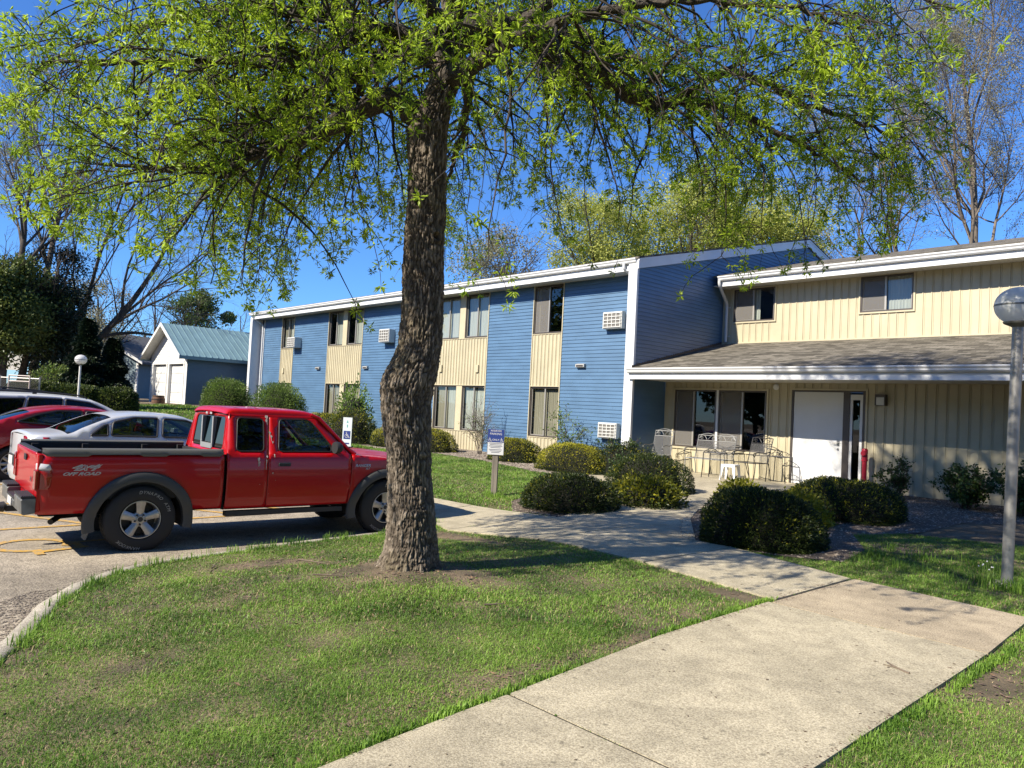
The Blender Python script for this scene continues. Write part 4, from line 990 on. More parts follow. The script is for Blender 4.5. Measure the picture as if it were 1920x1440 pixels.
    if lamp:
        for sd_ in (1, -1):
            z0, z1 = lamp
            tl = MB(); rows = []
            for z in np.linspace(z0, z1, 4):
                row = []
                for t in (.62, .70, .78, .86, .93, 1.0): row.append((sd_*t*hx(rear+.03, z)*1.004, rear-.04-.006+.20*t**2.6, z))
                for s in (rear+.22, rear+.30): row.append((sd_*(hx(s, z)+.006), s, z))
                rows.append(row)
            tl.grid(rows, True, flip=sd_ < 0); t_ = tl.build('tail_lamp', m_lampred, c, solid=.01)
            q = MB(); q.grid([[(sd_*t*hx(rear+.03, z)*1.006, rear-.05-.004+.20*t**2.6, z) for t in (.70, .80, .90)] for z in (z0+.015, z0+.055)], True, flip=sd_ < 0); q.build('lens', m_lampclear, t_)
    if plate:
        q = MB(); q.box(-.26, rear-.075, plate-.02, .26, rear-.03, plate+.16); q.build('plate_recess', m_blackpl, c)
        q = MB(); q.box(-.155, rear-.082, plate+.0, .155, rear-.076, plate+.14); q.build('licence_plate', mat('plate_white', (.7, .7, .68), .4), c)
    q = MB(); q.box(-W+.25, rear+.3, zb-.02, W-.25, front-.3, zb+.12); q.box(-W+.06, .42, zb, W-.06, wb-.42, zb+.14); q.build('underbody', m_under, c)
    q = MB()
    for x in (-.37, .37):
        for s in (1.55, .62):
            q.prism([(x-.24, s-.1, belt-.25), (x+.24, s-.1, belt-.25), (x+.21, s-.26, belt+.16), (x-.21, s-.26, belt+.16)], (0, .13, 0)); q.box(x-.25, s-.05, zb+.1, x+.25, s+.5, belt-.38)
            q.prism([(x-.12, s-.25, belt+.17), (x+.12, s-.25, belt+.17), (x+.10, s-.29, belt+.36), (x-.10, s-.29, belt+.36)], (0, .10, 0))
    q.build('seat', m_seat, c, bevel=.03)
    q = MB(); q.prism([(-W+.12, 2.15, belt-.3), (-W+.12, 2.12, belt-.02), (-W+.12, 2.3, belt+.01), (-W+.12, wb-.1, belt-.05), (-W+.12, wb-.1, belt-.3)], (2*W-.24, 0, 0)); q.box(-W+.12, rear+.6, belt-.12, W-.12, .25, belt-.06); q.build('dashboard', m_seat, c)
    if rails:
        for sd_ in (1, -1):
            q = MB(); pts = [(sd_*(hx(s, ztop(s)-.03)-.09), s, ztop(s)+.035) for s in np.linspace(rails[0]+.1, rails[1]-.12, 12)]
            pts = [(pts[0][0], rails[0], pts[0][2]-.045)]+pts+[(pts[-1][0], rails[1], ztop(rails[1])-.01)]
            q.tube(pts, .017, 6)
            for s in (rails[0]+.25, (rails[0]+rails[1])/2): q.box(pts[0][0]-.02, s, ztop(s)-.02, pts[0][0]+.02, s+.08, ztop(s)+.03)
            q.build('roof_rail', m_blackpl, c)
    return c
m_silver = paint('silver_car_paint', (.66, .68, .70), .3, .32)
m_red2 = paint('deep_red_car_paint', (.33, .010, .022), 0, .3)
m_pearl = paint('white_car_paint', (.70, .71, .70), 0, .3)
m_navy = paint('navy_car_paint', (.008, .012, .045), 0, .3)
tz = lambda u: float(za(u, -13))
# silver saloon
tops = [(-.79, 1.0), (-.75, 1.05), (-.66, 1.065), (-.25, 1.085), (.0, 1.20), (.38, 1.36), (.62, 1.415), (.95, 1.44), (1.35, 1.435), (1.72, 1.39), (2.10, 1.24), (2.62, 1.03), (3.2, .93), (3.55, .80), (3.70, .66)]
wn = [rpoly([(.10, 1.03), (.37, 1.035), (.37, 1.22), (.31, 1.20)], .02), rpoly([(.42, 1.035), (1.17, 1.02), (1.20, 1.345), (.80, 1.35), (.46, 1.26)], .04), rpoly([(1.26, 1.02), (2.30, 1.01), (2.05, 1.16), (1.70, 1.32), (1.29, 1.345)], .05)]
car('parked_car', (-6.65, -13.42, tz(-6.6)), 'silver four door saloon car parked just beyond the red pickup truck', m_silver, .91, tops,
    [('trunk_lid', -.78, -.25, m_silver), ('rear_window', -.25, .42, m_darkglass), ('roof', .42, 1.70, m_silver), ('windscreen', 1.70, 2.58, m_carglass), ('hood', 2.58, 3.69, m_silver)],
    wn, m_carglass, 2.74, .33, lamp=(.84, .99), plate=.50, front=3.7, rear=-.80, group='cars in the parking row')
# red saloon
tops = [(-1.15, .90), (-1.1, .98), (-.9, 1.02), (-.5, 1.10), (.0, 1.28), (.35, 1.38), (.75, 1.44), (1.1, 1.45), (1.5, 1.42), (1.85, 1.33), (2.6, 1.02), (3.2, .92), (3.55, .80), (3.72, .66)]
wn = [rpoly([(.02, 1.13), (1.10, 1.035), (1.13, 1.355), (.70, 1.355), (.35, 1.27)], .03), rpoly([(1.17, 1.03), (2.30, 1.0), (2.0, 1.18), (1.65, 1.32), (1.2, 1.355)], .04)]
car('parked_car', (-9.3, -13.95, tz(-9.3)), 'dark red fastback car parked between the silver saloon and the white estate', m_red2, .91, tops,
    [('trunk_lid', -1.15, -.55, m_red2), ('rear_window', -.55, .22, m_darkglass), ('roof', .22, 1.80, m_red2), ('windscreen', 1.80, 2.58, m_carglass), ('hood', 2.58, 3.71, m_red2)],
    wn, m_carglass, 2.74, .33, lamp=(.78, .92), plate=.5, front=3.72, rear=-1.18, belt=1.0, group='cars in the parking row')
# white SUV
tops = [(-1.0, .95), (-.98, 1.15), (-.92, 1.38), (-.80, 1.56), (-.55, 1.625), (0, 1.655), (.6, 1.665), (1.2, 1.65), (1.7, 1.60), (2.0, 1.52), (2.75, 1.15), (3.2, 1.04), (3.6, .92), (3.74, .75)]
wn = [rpoly([(-.42, 1.24), (.10, 1.18), (.40, 1.18), (.48, 1.535), (-.36, 1.50)], .03), rpoly([(.46, 1.16), (1.22, 1.13), (1.22, 1.55), (.54, 1.55)], .03), rpoly([(1.28, 1.13), (2.42, 1.12), (2.1, 1.34), (1.78, 1.49), (1.28, 1.55)], .04)]
car('parked_car', (-12.35, -13.75, tz(-12.4)), 'white estate car with black roof rails parked behind the dark red car', m_pearl, .93, tops,
    [('tailgate', -1.0, -.92, m_pearl), ('rear_window', -.92, -.72, m_darkglass), ('roof', -.72, 1.86, m_pearl), ('windscreen', 1.86, 2.70, m_carglass), ('hood', 2.70, 3.73, m_pearl)],
    wn, m_darkglass, 2.75, .36, zb=.26, belt=1.10, tumble=.24, suv=True, lamp=(.95, 1.15), front=3.74, rear=-1.02, rails=(-.5, 1.75), group='cars in the parking row')
tops = [(-1.0, .95), (-.98, 1.15), (-.92, 1.38), (-.80, 1.60), (-.55, 1.68), (0, 1.715), (.6, 1.725), (1.2, 1.70), (1.7, 1.64), (2.0, 1.54), (2.75, 1.17), (3.2, 1.06), (3.6, .94), (3.74, .75)]
wn = [rpoly([(-.50, 1.26), (.36, 1.20), (.42, 1.58), (-.40, 1.56)], .03), rpoly([(.44, 1.18), (1.20, 1.16), (1.20, 1.60), (.50, 1.59)], .03), rpoly([(1.26, 1.16), (2.40, 1.15), (2.1, 1.37), (1.78, 1.53), (1.26, 1.60)], .04)]
car('parked_car', (-15.2, -13.9, tz(-15.2)), 'navy blue car parked farthest from the red truck', m_navy, .93, tops,
    [('tailgate', -1.0, -.92, m_navy), ('rear_window', -.92, -.72, m_darkglass), ('roof', -.72, 1.86, m_navy), ('windscreen', 1.86, 2.70, m_carglass), ('hood', 2.70, 3.73, m_navy)],
    wn, m_darkglass, 2.75, .36, zb=.26, belt=1.13, tumble=.24, suv=True, lamp=(.95, 1.15), front=3.74, rear=-1.02, rails=(-.5, 1.75), group='cars in the parking row')

# ================================================================ PAINTED MARKINGS
m_yel = mat('worn_yellow_paint', (.62, .36, .06), .85, col2=(.40, .31, .18), vscale=26, fac=(.45, .62), bump=.3, bscale=200)
def strip(m_, a, b, wd=.10):
    (x0, y0), (x1, y1) = a, b; L = math.hypot(x1-x0, y1-y0); nx, ny = -(y1-y0)/L*wd/2, (x1-x0)/L*wd/2; n = max(1, int(L/.5))
    m_.grid([[(x0+(x1-x0)*k/n+nx, y0+(y1-y0)*k/n+ny, float(za(x0+(x1-x0)*k/n, 0))+.0075), (x0+(x1-x0)*k/n-nx, y0+(y1-y0)*k/n-ny, float(za(x0+(x1-x0)*k/n, 0))+.0075)] for k in range(n+1)], False)
m_ = MB()
for u in (-2.85, -5.25, -7.95, -10.8, -13.8, -16.8): strip(m_, (u, -15.3), (u, -10.25))
tag(m_.build('stall_lines', m_yel), kind='structure')
m_ = MB()
for k in range(6): strip(m_, (-5.2, -16.25+k*1.05), (-2.9, -15.05+k*1.05) if k else (-2.9, -15.05))
tag(m_.build('aisle_hatching', m_yel), kind='structure')
m_ = MB(); zz = float(za(-1.7, -15))+.0078   # wheelchair mark: ring and foot
def band(pts, wd=.09):
    for a, b in zip(pts[:-1], pts[1:]):
        (x0, y0), (x1, y1) = a, b; L = math.hypot(x1-x0, y1-y0)+1e-6; nx, ny = -(y1-y0)/L*wd/2, (x1-x0)/L*wd/2; ex, ey = (x1-x0)/L*.02, (y1-y0)/L*.02
        m_.add([(x0-ex+nx, y0-ey+ny, zz), (x0-ex-nx, y0-ey-ny, zz), (x1+ex-nx, y1+ey-ny, zz), (x1+ex+nx, y1+ey+ny, zz)], [(0, 1, 2, 3)])
m_.grid([[(-1.62+r*math.cos(a), -14.88+r*math.sin(a), zz) for r in (.31, .41)] for a in np.linspace(1.0, 6.4, 30)], False)
for k_, q_ in enumerate(([(-1.62, -14.5), (-1.62, -13.95)], [(-1.62, -14.45), (-1.28, -14.45)], [(-1.28, -14.40), (-1.16, -14.9)], [(-1.18, -14.9), (-1.02, -14.9)])):
    zz += .0007; band(q_)
m_.grid([[(-1.62+r*math.cos(a), -13.76+r*math.sin(a), zz) for r in (.02, .12)] for a in np.linspace(0, 6.283, 13)], False)
tag(m_.build('accessible_stall_mark', m_yel), kind='structure')

# ================================================================ TREES AND SHRUBS
def tubes_mesh(name, brs, mt, parent, sides=5):
    """brs: list of (points Nx3, radii N)"""
    Vs = []; Fs = []; k0 = 0
    ang = np.arange(sides)*2*np.pi/sides; ca, sa = np.cos(ang), np.sin(ang)
    for P, R in brs:
        P = np.asarray(P, float); R = np.asarray(R, float); n = len(P)
        T = np.gradient(P, axis=0); T /= np.linalg.norm(T, axis=1, keepdims=True)+1e-9
        ref = np.array([0, 0, 1.0]) if abs(T[0, 2]) < .8 else np.array([1.0, 0, 0])
        A = np.cross(T, ref); A /= np.linalg.norm(A, axis=1, keepdims=True)+1e-9; B = np.cross(A, T)
        V = P[:, None, :]+R[:, None, None]*(A[:, None, :]*ca[None, :, None]+B[:, None, :]*sa[None, :, None])
        Vs.append(V.reshape(-1, 3))
        i = np.arange(n-1)[:, None]*sides; j = np.arange(sides)[None]; j2 = (j+1) % sides
        F = np.stack([i+j, i+j2, i+sides+j2, i+sides+j], -1).reshape(-1, 4)+k0; Fs.append(F); k0 += n*sides
    return npmesh(name, np.concatenate(Vs), np.concatenate(Fs), mt, parent, smooth=True)
def rdir(g, n=None):
    v = g.normal(size=(n, 3) if n else 3); return v/np.linalg.norm(v, axis=-1, keepdims=True)
def branch(g, p, d, L, r0, r1, n, wig=.15, grav=0.0, up=0.0):
    P = [np.array(p, float)]; d = np.array(d, float); d /= np.linalg.norm(d)
    for i in range(n):
        d = d+g.normal(size=3)*wig+np.array([0, 0, -grav*(i+1)/n+up]); d /= np.linalg.norm(d); P.append(P[-1]+d*L/n)
    return np.array(P), np.linspace(r0, r1, n+1)
def leaves_mesh(name, C, D, size, width, mt, parent, g, fold=0.25, mi=None):
    """one bent leaf per centre C pointing along D"""
    n = len(C); S = size*(.7+.6*g.random(n))[:, None]; up = rdir(g, n); W = np.cross(D, up); W /= np.linalg.norm(W, axis=1, keepdims=True)+1e-9
    Nn = np.cross(W, D); w = (width*(.7+.6*g.random(n)))[:, None]
    V = np.stack([C, C+D*S*.45+W*w*.5+Nn*S*fold*.3, C+D*S+Nn*S*(-fold*.3), C+D*S*.45-W*w*.5+Nn*S*fold*.3], 1).reshape(-1, 3)
    i = np.arange(n)*4; F = np.stack([i, i+1, i+2, i+3], 1)
    return npmesh(name, V, F, mt, parent, mi=mi)
# ---- the big tree by the walk
m_bark = bpy.data.materials.new('furrowed_bark'); m_bark.use_nodes = True
def _bark():
    nt = m_bark.node_tree; N = nt.nodes; L = nt.links; b = N['Principled BSDF']; b.inputs['Roughness'].default_value = .95; b.inputs['Specular IOR Level'].default_value = .2
    tc = N.new('ShaderNodeTexCoord'); mp = N.new('ShaderNodeMapping'); mp.inputs['Scale'].default_value = (1, 1, .22); L.new(tc.outputs['Object'], mp.inputs[0])
    n1 = N.new('ShaderNodeTexNoise'); n1.inputs['Scale'].default_value = 52; n1.inputs['Detail'].default_value = 6; L.new(mp.outputs[0], n1.inputs['Vector'])
    n2 = N.new('ShaderNodeTexNoise'); n2.inputs['Scale'].default_value = 2.6; n2.inputs['Detail'].default_value = 3; L.new(tc.outputs['Object'], n2.inputs['Vector'])
    r = N.new('ShaderNodeValToRGB'); r.color_ramp.elements[0].position = .36; r.color_ramp.elements[1].position = .66
    r.color_ramp.elements[0].color = (.13, .105, .08, 1); r.color_ramp.elements[1].color = (.38, .32, .25, 1); L.new(n1.outputs[0], r.inputs[0])
    r2 = N.new('ShaderNodeValToRGB'); r2.color_ramp.elements[0].position = .5; r2.color_ramp.elements[1].position = .68; r2.color_ramp.elements[0].color = (0, 0, 0, 1); r2.color_ramp.elements[1].color = (.55, .55, .55, 1); L.new(n2.outputs[0], r2.inputs[0])
    mx = N.new('ShaderNodeMix'); mx.data_type = 'RGBA'; mx.inputs[7].default_value = (.20, .17, .085, 1); L.new(r2.outputs[0], mx.inputs[0]); L.new(r.outputs[0], mx.inputs[6]); fa = N.new('ShaderNodeAttribute'); fa.attribute_name = 'furrow'; m3 = N.new('ShaderNodeMix'); m3.data_type = 'RGBA'; m3.inputs[7].default_value = (.055, .043, .032, 1)
    L.new(fa.outputs['Fac'], m3.inputs[0]); L.new(mx.outputs[2], m3.inputs[6]); L.new(m3.outputs[2], b.inputs['Base Color'])
    bp = N.new('ShaderNodeBump'); bp.inputs['Strength'].default_value = .9; bp.inputs['Distance'].default_value = .02; L.new(n1.outputs[0], bp.inputs['Height']); L.new(bp.outputs[0], b.inputs['Normal'])
_bark()
m_limb = mat('dark_limb_bark', (.10, .082, .064), .95, col2=(.035, .028, .022), vscale=30, bump=1.0, bscale=45)
m_twig = mat('dark_twig_bark', (.050, .039, .030), .9, var=.35, vscale=8)
m_leaf = leafmat('spring_leaf', (.13, .25, .018), (.62, .80, .06), 1.1, transl=.55)
tree = empty('leafy_tree', (2.72, -12.77, 0.0))
tag(tree, 'large leafy spring tree with a crooked furrowed trunk on the front lawn', 'tree')
TO = np.array([2.72, -12.77, 0.0])
tr_ = [((2.7,-12.76,-.14),.42),((2.7,-12.76,-.04),.345),((2.71,-12.75,.06),.285),((2.73,-12.75,.25),.246),((2.73,-12.77,.59),.226),((2.71,-12.79,.83),.213),((2.71,-12.81,1.07),.215),((2.69,-12.84,1.31),.235),((2.685,-12.86,1.55),.243),((2.69,-12.855,1.68),.257),((2.71,-12.84,1.80),.255),((2.75,-12.82,1.92),.230),((2.765,-12.8,2.04),.214),((2.78,-12.8,2.29),.203),((2.78,-12.81,2.53),.199),((2.78,-12.82,2.77),.196),((2.79,-12.83,3.01),.192),((2.8,-12.83,3.25),.188),((2.8,-12.84,3.5),.180),((2.8,-12.85,3.74),.184),((2.8,-12.87,3.98),.195),((2.83,-12.85,4.18),.175),((2.90,-12.80,4.40),.150),((2.93,-12.76,4.72),.135),((2.95,-12.76,4.96),.128),((2.96,-12.77,5.2),.122),((2.97,-12.79,5.78),.10),((3.05,-12.7,6.5),.08),((3.0,-12.6,7.4),.055),((3.1,-12.6,8.3),.03)]
zs = np.array([a[0][2] for a in tr_]); nz = 1000; na = 260
zz = np.linspace(zs[0], 5.6, nz); cx = np.interp(zz, zs, [a[0][0] for a in tr_]); cy = np.interp(zz, zs, [a[0][1] for a in tr_]); rr = np.interp(zz, zs, [a[1] for a in tr_])
for _ in range(3): cx[1:-1] = (cx[:-2]+2*cx[1:-1]+cx[2:])/4; rr[1:-1] = (rr[:-2]+2*rr[1:-1]+rr[2:])/4
A = np.linspace(0, 2*np.pi, na, endpoint=False); ZZ, AA = np.meshgrid(zz, A, indexing='ij'); RR = rr[:, None]
dirx, diry = np.cos(AA), np.sin(AA)
warp = .9*(fbm(dirx*2+5, diry*2+5, ZZ*1.6, 3)-.5); cw = RR/.2
f1 = fbm(dirx*9.5*cw+warp*2, diry*9.5*cw+warp*2, ZZ*13, 3); f2 = fbm(dirx*24*cw+40+warp*3, diry*24*cw, ZZ*26+9, 2)
ridge = 1-np.abs(2*f1-.93)*2.6; ridge = np.clip(ridge, 0, 1); r2_ = np.clip(1-np.abs(2*f2-.75)*2.4, 0, 1)
disp = -.019*ridge**1.2-.007*r2_+.010*(fbm(dirx*3, diry*3, ZZ*8, 3)-.5)
but = np.exp(-np.clip(ZZ+.12, 0, 9)/.16)*(.055*np.cos(AA*5+.7)+.04*np.cos(AA*3+2)+.02*np.cos(AA*8))   # root buttresses
lump = .022*(fbm(dirx*1.2+3, diry*1.2, ZZ*1.1, 2)-.5)
# scar collars and a knot
def collar(a0, z0, r, hgt, hole):
    da = (AA-a0+np.pi) % (2*np.pi)-np.pi; q = np.hypot(da*.19, (ZZ-z0)); return hgt*np.exp(-((q-r)/(.3*r))**2)-hole*np.exp(-(q/(r*.5))**2)
ac = math.atan2(-16.79+12.8, 8.30-2.8)         # towards the camera
knots = collar(ac-.42, 3.30, .035, .030, .05)+collar(ac+.62, 3.02, .045, .020, .05)
fl = np.exp(-((((AA-(ac-.75)+np.pi) % (2*np.pi))-np.pi)/.8)**2)*np.exp(-((ZZ-1.66)/.13)**2)*.018
Rf = RR+disp+but+lump+knots+fl
P = np.stack([cx[:, None]+Rf*dirx, cy[:, None]+Rf*diry, ZZ], -1).reshape(-1, 3)-TO
i = np.arange(nz-1)[:, None]*na; j = np.arange(na)[None]; F = np.stack([i+j, i+(j+1) % na, i+na+(j+1) % na, i+na+j], -1).reshape(-1, 4)
trk = npmesh('trunk', P, F, m_bark, tree, smooth=True)
at_ = trk.data.attributes.new('furrow', 'FLOAT', 'POINT'); at_.data.foreach_set('value', np.clip(ridge**1.2*.85+r2_*.35, 0, 1).ravel().astype(np.float32))
m_knot = mat('pruned_branch_scar', (.20, .165, .08), .9, var=.3, vscale=30)
g = np.random.default_rng(11)
LIM = {'L1': [(2.78,-12.9,4.02,.13),(2.72,-13.01,4.18,.12),(2.68,-13.13,4.27,.108),(2.62,-13.34,4.17,.092),(2.5,-13.63,3.92,.08),(2.4,-13.89,3.74,.066),(2.25,-14.16,3.55,.051),(2.0,-14.49,3.40,.037),(1.75,-14.83,3.35,.023),(1.5,-15.2,3.35,.012)],
 'L2': [(2.93,-12.80,4.60,.11),(2.86,-12.82,4.67,.105),(2.61,-12.94,4.76,.1),(2.44,-12.98,4.84,.093),(2.1,-13.05,4.78,.08),(1.75,-13.13,4.7,.07),(1.39,-13.22,4.67,.058),(.84,-13.36,4.59,.043),(.16,-13.64,4.45,.026),(-.5,-13.9,4.2,.012)],
 'L3': [(2.95,-12.78,4.9,.10),(2.70,-12.87,4.85,.084),(2.54,-13.17,4.91,.068),(2.48,-13.41,4.83,.061),(2.4,-13.64,4.63,.055),(2.25,-13.95,4.42,.046),(2.05,-14.3,4.35,.038),(1.8,-14.7,4.3,.028),(1.5,-15.1,4.25,.02),(1.2,-15.6,4.15,.010)],
 'R1': [(2.90,-12.80,4.62,.14),(2.94,-12.74,4.85,.14),(3.1,-12.57,4.99,.124),(3.24,-12.28,5.03,.111),(3.35,-12.01,4.94,.103),(3.43,-11.77,4.79,.094),(3.6,-11.44,4.77,.086),(3.73,-11.15,4.66,.080),(3.82,-10.89,4.58,.069),(3.93,-10.64,4.71,.058),(4.05,-10.36,4.76,.048),(4.16,-10.11,4.74,.041),(4.4,-9.69,4.59,.033),(4.7,-9.21,4.4,.025),(5.01,-8.72,4.15,.013)],
 'R2': [(3.93,-10.64,4.71,.037),(4.37,-10.48,4.93,.036),(4.67,-10.3,4.79,.031),(4.99,-10.08,4.55,.025),(5.35,-9.84,4.36,.018),(5.69,-9.46,4.24,.010)],
 'R3': [(2.9,-12.78,4.45,.10),(3.3,-12.77,4.5,.08),(3.75,-12.7,4.62,.055),(4.3,-12.4,4.75,.04),(4.9,-12.0,4.8,.028),(5.5,-11.6,4.7,.018),(6.0,-11.2,4.5,.009)],
 'R4': [(3.24,-12.28,5.0,.07),(3.7,-12.1,5.3,.055),(4.3,-11.6,5.5,.042),(5.0,-11.0,5.5,.03),(5.7,-10.5,5.3,.018),(6.3,-10.1,5.0,.009)],
 'F1': [(2.96,-12.8,4.87,.081),(3.5,-13.15,4.95,.063),(4.1,-13.5,5.0,.045),(4.7,-13.75,4.95,.03),(5.2,-13.9,4.8,.018)],
 'F2': [(2.96,-12.8,4.96,.072),(3.0,-13.5,5.05,.055),(3.0,-14.2,5.0,.037),(2.95,-14.8,4.8,.023),(2.8,-15.4,4.5,.013)],
 'B1': [(2.9,-12.72,5.0,.084),(2.34,-11.97,5.6,.078),(1.83,-11.09,6.0,.065),(1.53,-9.95,6.0,.05),(1.5,-8.8,5.7,.03),(1.5,-8.0,5.2,.012)],
 'B2': [(2.9,-12.72,4.7,.09),(2.5,-12.2,4.9,.07),(1.9,-11.7,5.0,.055),(1.2,-11.2,4.9,.04),(.5,-10.8,4.7,.026),(-.2,-10.5,4.4,.012)],
 'B3': [(2.97,-12.7,4.8,.09),(3.05,-12.0,5.2,.07),(3.1,-11.2,5.4,.055),(3.2,-10.3,5.4,.04),(3.4,-9.5,5.2,.026),(3.5,-8.8,4.8,.012)],
 'U1': [(2.97,-12.79,5.78,.08),(2.5,-13.2,6.3,.06),(1.9,-13.7,6.6,.045),(1.2,-14.3,6.5,.03),(.6,-14.9,6.1,.015)],
 'U2': [(3.0,-12.7,6.2,.07),(3.7,-12.3,6.7,.05),(4.5,-11.8,6.9,.035),(5.3,-11.4,6.7,.018)],
 'U3': [(3.0,-12.65,6.6,.06),(2.6,-11.8,7.1,.045),(2.3,-10.9,7.2,.03),(2.2,-10.0,6.9,.015)],
 'U4': [(3.0,-12.65,5.6,.06),(2.0,-12.6,6.0,.045),(1.1,-12.7,6.1,.032),(.2,-12.9,5.8,.018)],
 'L4': [(2.6,-12.9,4.8,.08),(2.1,-13.3,5.1,.065),(1.5,-13.9,5.2,.05),(.9,-14.5,5.1,.035),(.3,-15.1,4.8,.02),(-.1,-15.5,4.4,.010)],
 'L5': [(2.1,-13.05,4.78,.05),(1.5,-12.9,4.6,.042),(.8,-12.8,4.4,.032),(.1,-12.9,4.2,.02),(-.5,-13.0,3.9,.010)],
 'VC': [(3.1,-12.6,7.6,.09),(1.6,-12.4,9.6,.07),(.0,-12.2,11.2,.04),(-1.4,-12.0,12.2,.015)],
 'VD': [(3.0,-12.6,7.0,.09),(1.2,-12.6,8.6,.07),(-.5,-12.9,9.8,.04),(-1.9,-13.3,10.6,.015)],
 'VE': [(3.1,-12.6,8.6,.09),(2.2,-12.6,10.6,.06),(1.2,-12.6,12.4,.035),(.6,-12.8,13.6,.015)],
 'VF': [(3.0,-12.6,7.2,.08),(1.9,-11.8,9.0,.06),(.6,-11.2,10.8,.035),(-.4,-10.9,12.0,.015)],
 'V1': [(3.0,-12.65,6.8,.09),(2.2,-12.4,8.6,.07),(1.2,-12.2,10.4,.05),(.2,-12.0,12.0,.02)],
 'V7': [(3.1,-12.6,8.3,.07),(4.2,-12.8,10.0,.055),(5.4,-12.9,11.5,.035),(6.4,-12.9,12.6,.015)],
 'V8': [(3.1,-12.6,8.2,.07),(3.4,-11.6,10.0,.055),(3.8,-10.9,11.6,.035),(4.0,-10.4,13.0,.015)],
 'V9': [(3.1,-12.6,8.3,.08),(2.9,-13.2,10.2,.055),(2.6,-13.8,12.0,.035),(2.4,-14.2,13.6,.015)],
 'VA': [(3.1,-12.6,8.3,.08),(1.8,-13.2,10.0,.05),(.6,-13.6,11.2,.03),(-.4,-13.8,12.0,.015)],
 'VB': [(3.1,-12.6,8.3,.08),(4.6,-11.9,9.6,.05),(5.9,-11.6,10.6,.03),(6.9,-11.4,11.2,.015)],
 'V2': [(3.0,-12.6,7.4,.06),(3.6,-12.2,8.6,.045),(4.2,-11.8,9.8,.03),(4.6,-11.6,10.8,.015)],
 'V3': [(3.0,-12.6,7.0,.06),(2.7,-11.6,8.4,.045),(2.5,-10.9,9.6,.03),(2.4,-10.6,10.6,.015)],
 'V4': [(3.0,-12.6,6.6,.06),(1.6,-11.6,7.8,.045),(.4,-11.0,8.8,.03),(-.6,-10.6,9.4,.015)],
 'V5': [(3.1,-12.6,8.0,.05),(3.0,-12.8,9.4,.035),(2.8,-12.9,10.6,.022),(2.7,-12.8,11.6,.01)],
 'V6': [(3.0,-12.6,6.9,.05),(4.3,-12.6,8.0,.04),(5.4,-12.3,8.8,.025),(6.2,-12.0,9.3,.01)],
 'T': [(2.96,-12.77,5.4,.12),(2.97,-12.79,5.78,.115),(3.05,-12.7,6.5,.11),(3.0,-12.6,7.4,.10),(3.1,-12.6,8.6,.085),(3.2,-12.7,10.4,.06),(3.1,-12.7,12.4,.035),(3.1,-12.6,14.0,.012)]}
def resample(P, step):
    P = np.array(P, float); d = np.r_[0, np.cumsum(np.linalg.norm(np.diff(P[:, :3], axis=0), axis=1))]
    n = max(3, int(d[-1]/step)+1); s = np.linspace(0, d[-1], n); return np.stack([np.interp(s, d, P[:, k]) for k in range(4)], 1)
limbs = []; second = []; twigs = []; nodes = []; nd = []
cen = np.array([2.9, -12.7]); camp = np.array(CAM)
def zbot(p): r = math.hypot(p[0]-cen[0], p[1]-cen[1]); return 2.12+.062*r*r+(.3 if r < .8 else 0)
def okp(p):
    dx, dy = p[0]-2.8, p[1]+12.8; a = .6826*dx+.7291*dy; b = -.7308*dx+.6817*dy; h = max(0, p[2]-3.8)
    al = (3.65-1.3*max(0, p[2]-4.3) if a < 0 else max(2.6, 5.5-1.15*h)); bl = ((2.3 if a < 0 else 3.2) if b < 0 else 4.8)
    if p[2] > 5.6: dx += 1.1*min(1, (p[2]-5.6)/4); a = .6826*dx+.7291*dy; b = -.7308*dx+.6817*dy; al = bl = max(1.2, 3.4+.22*(p[2]-5.6) if p[2] < 10.5 else 4.5-.7*(p[2]-10.5))
    return p[2] > zbot(p) and (a/al)**2+(b/bl)**2 < 1 and np.linalg.norm(p-camp) > 2.6
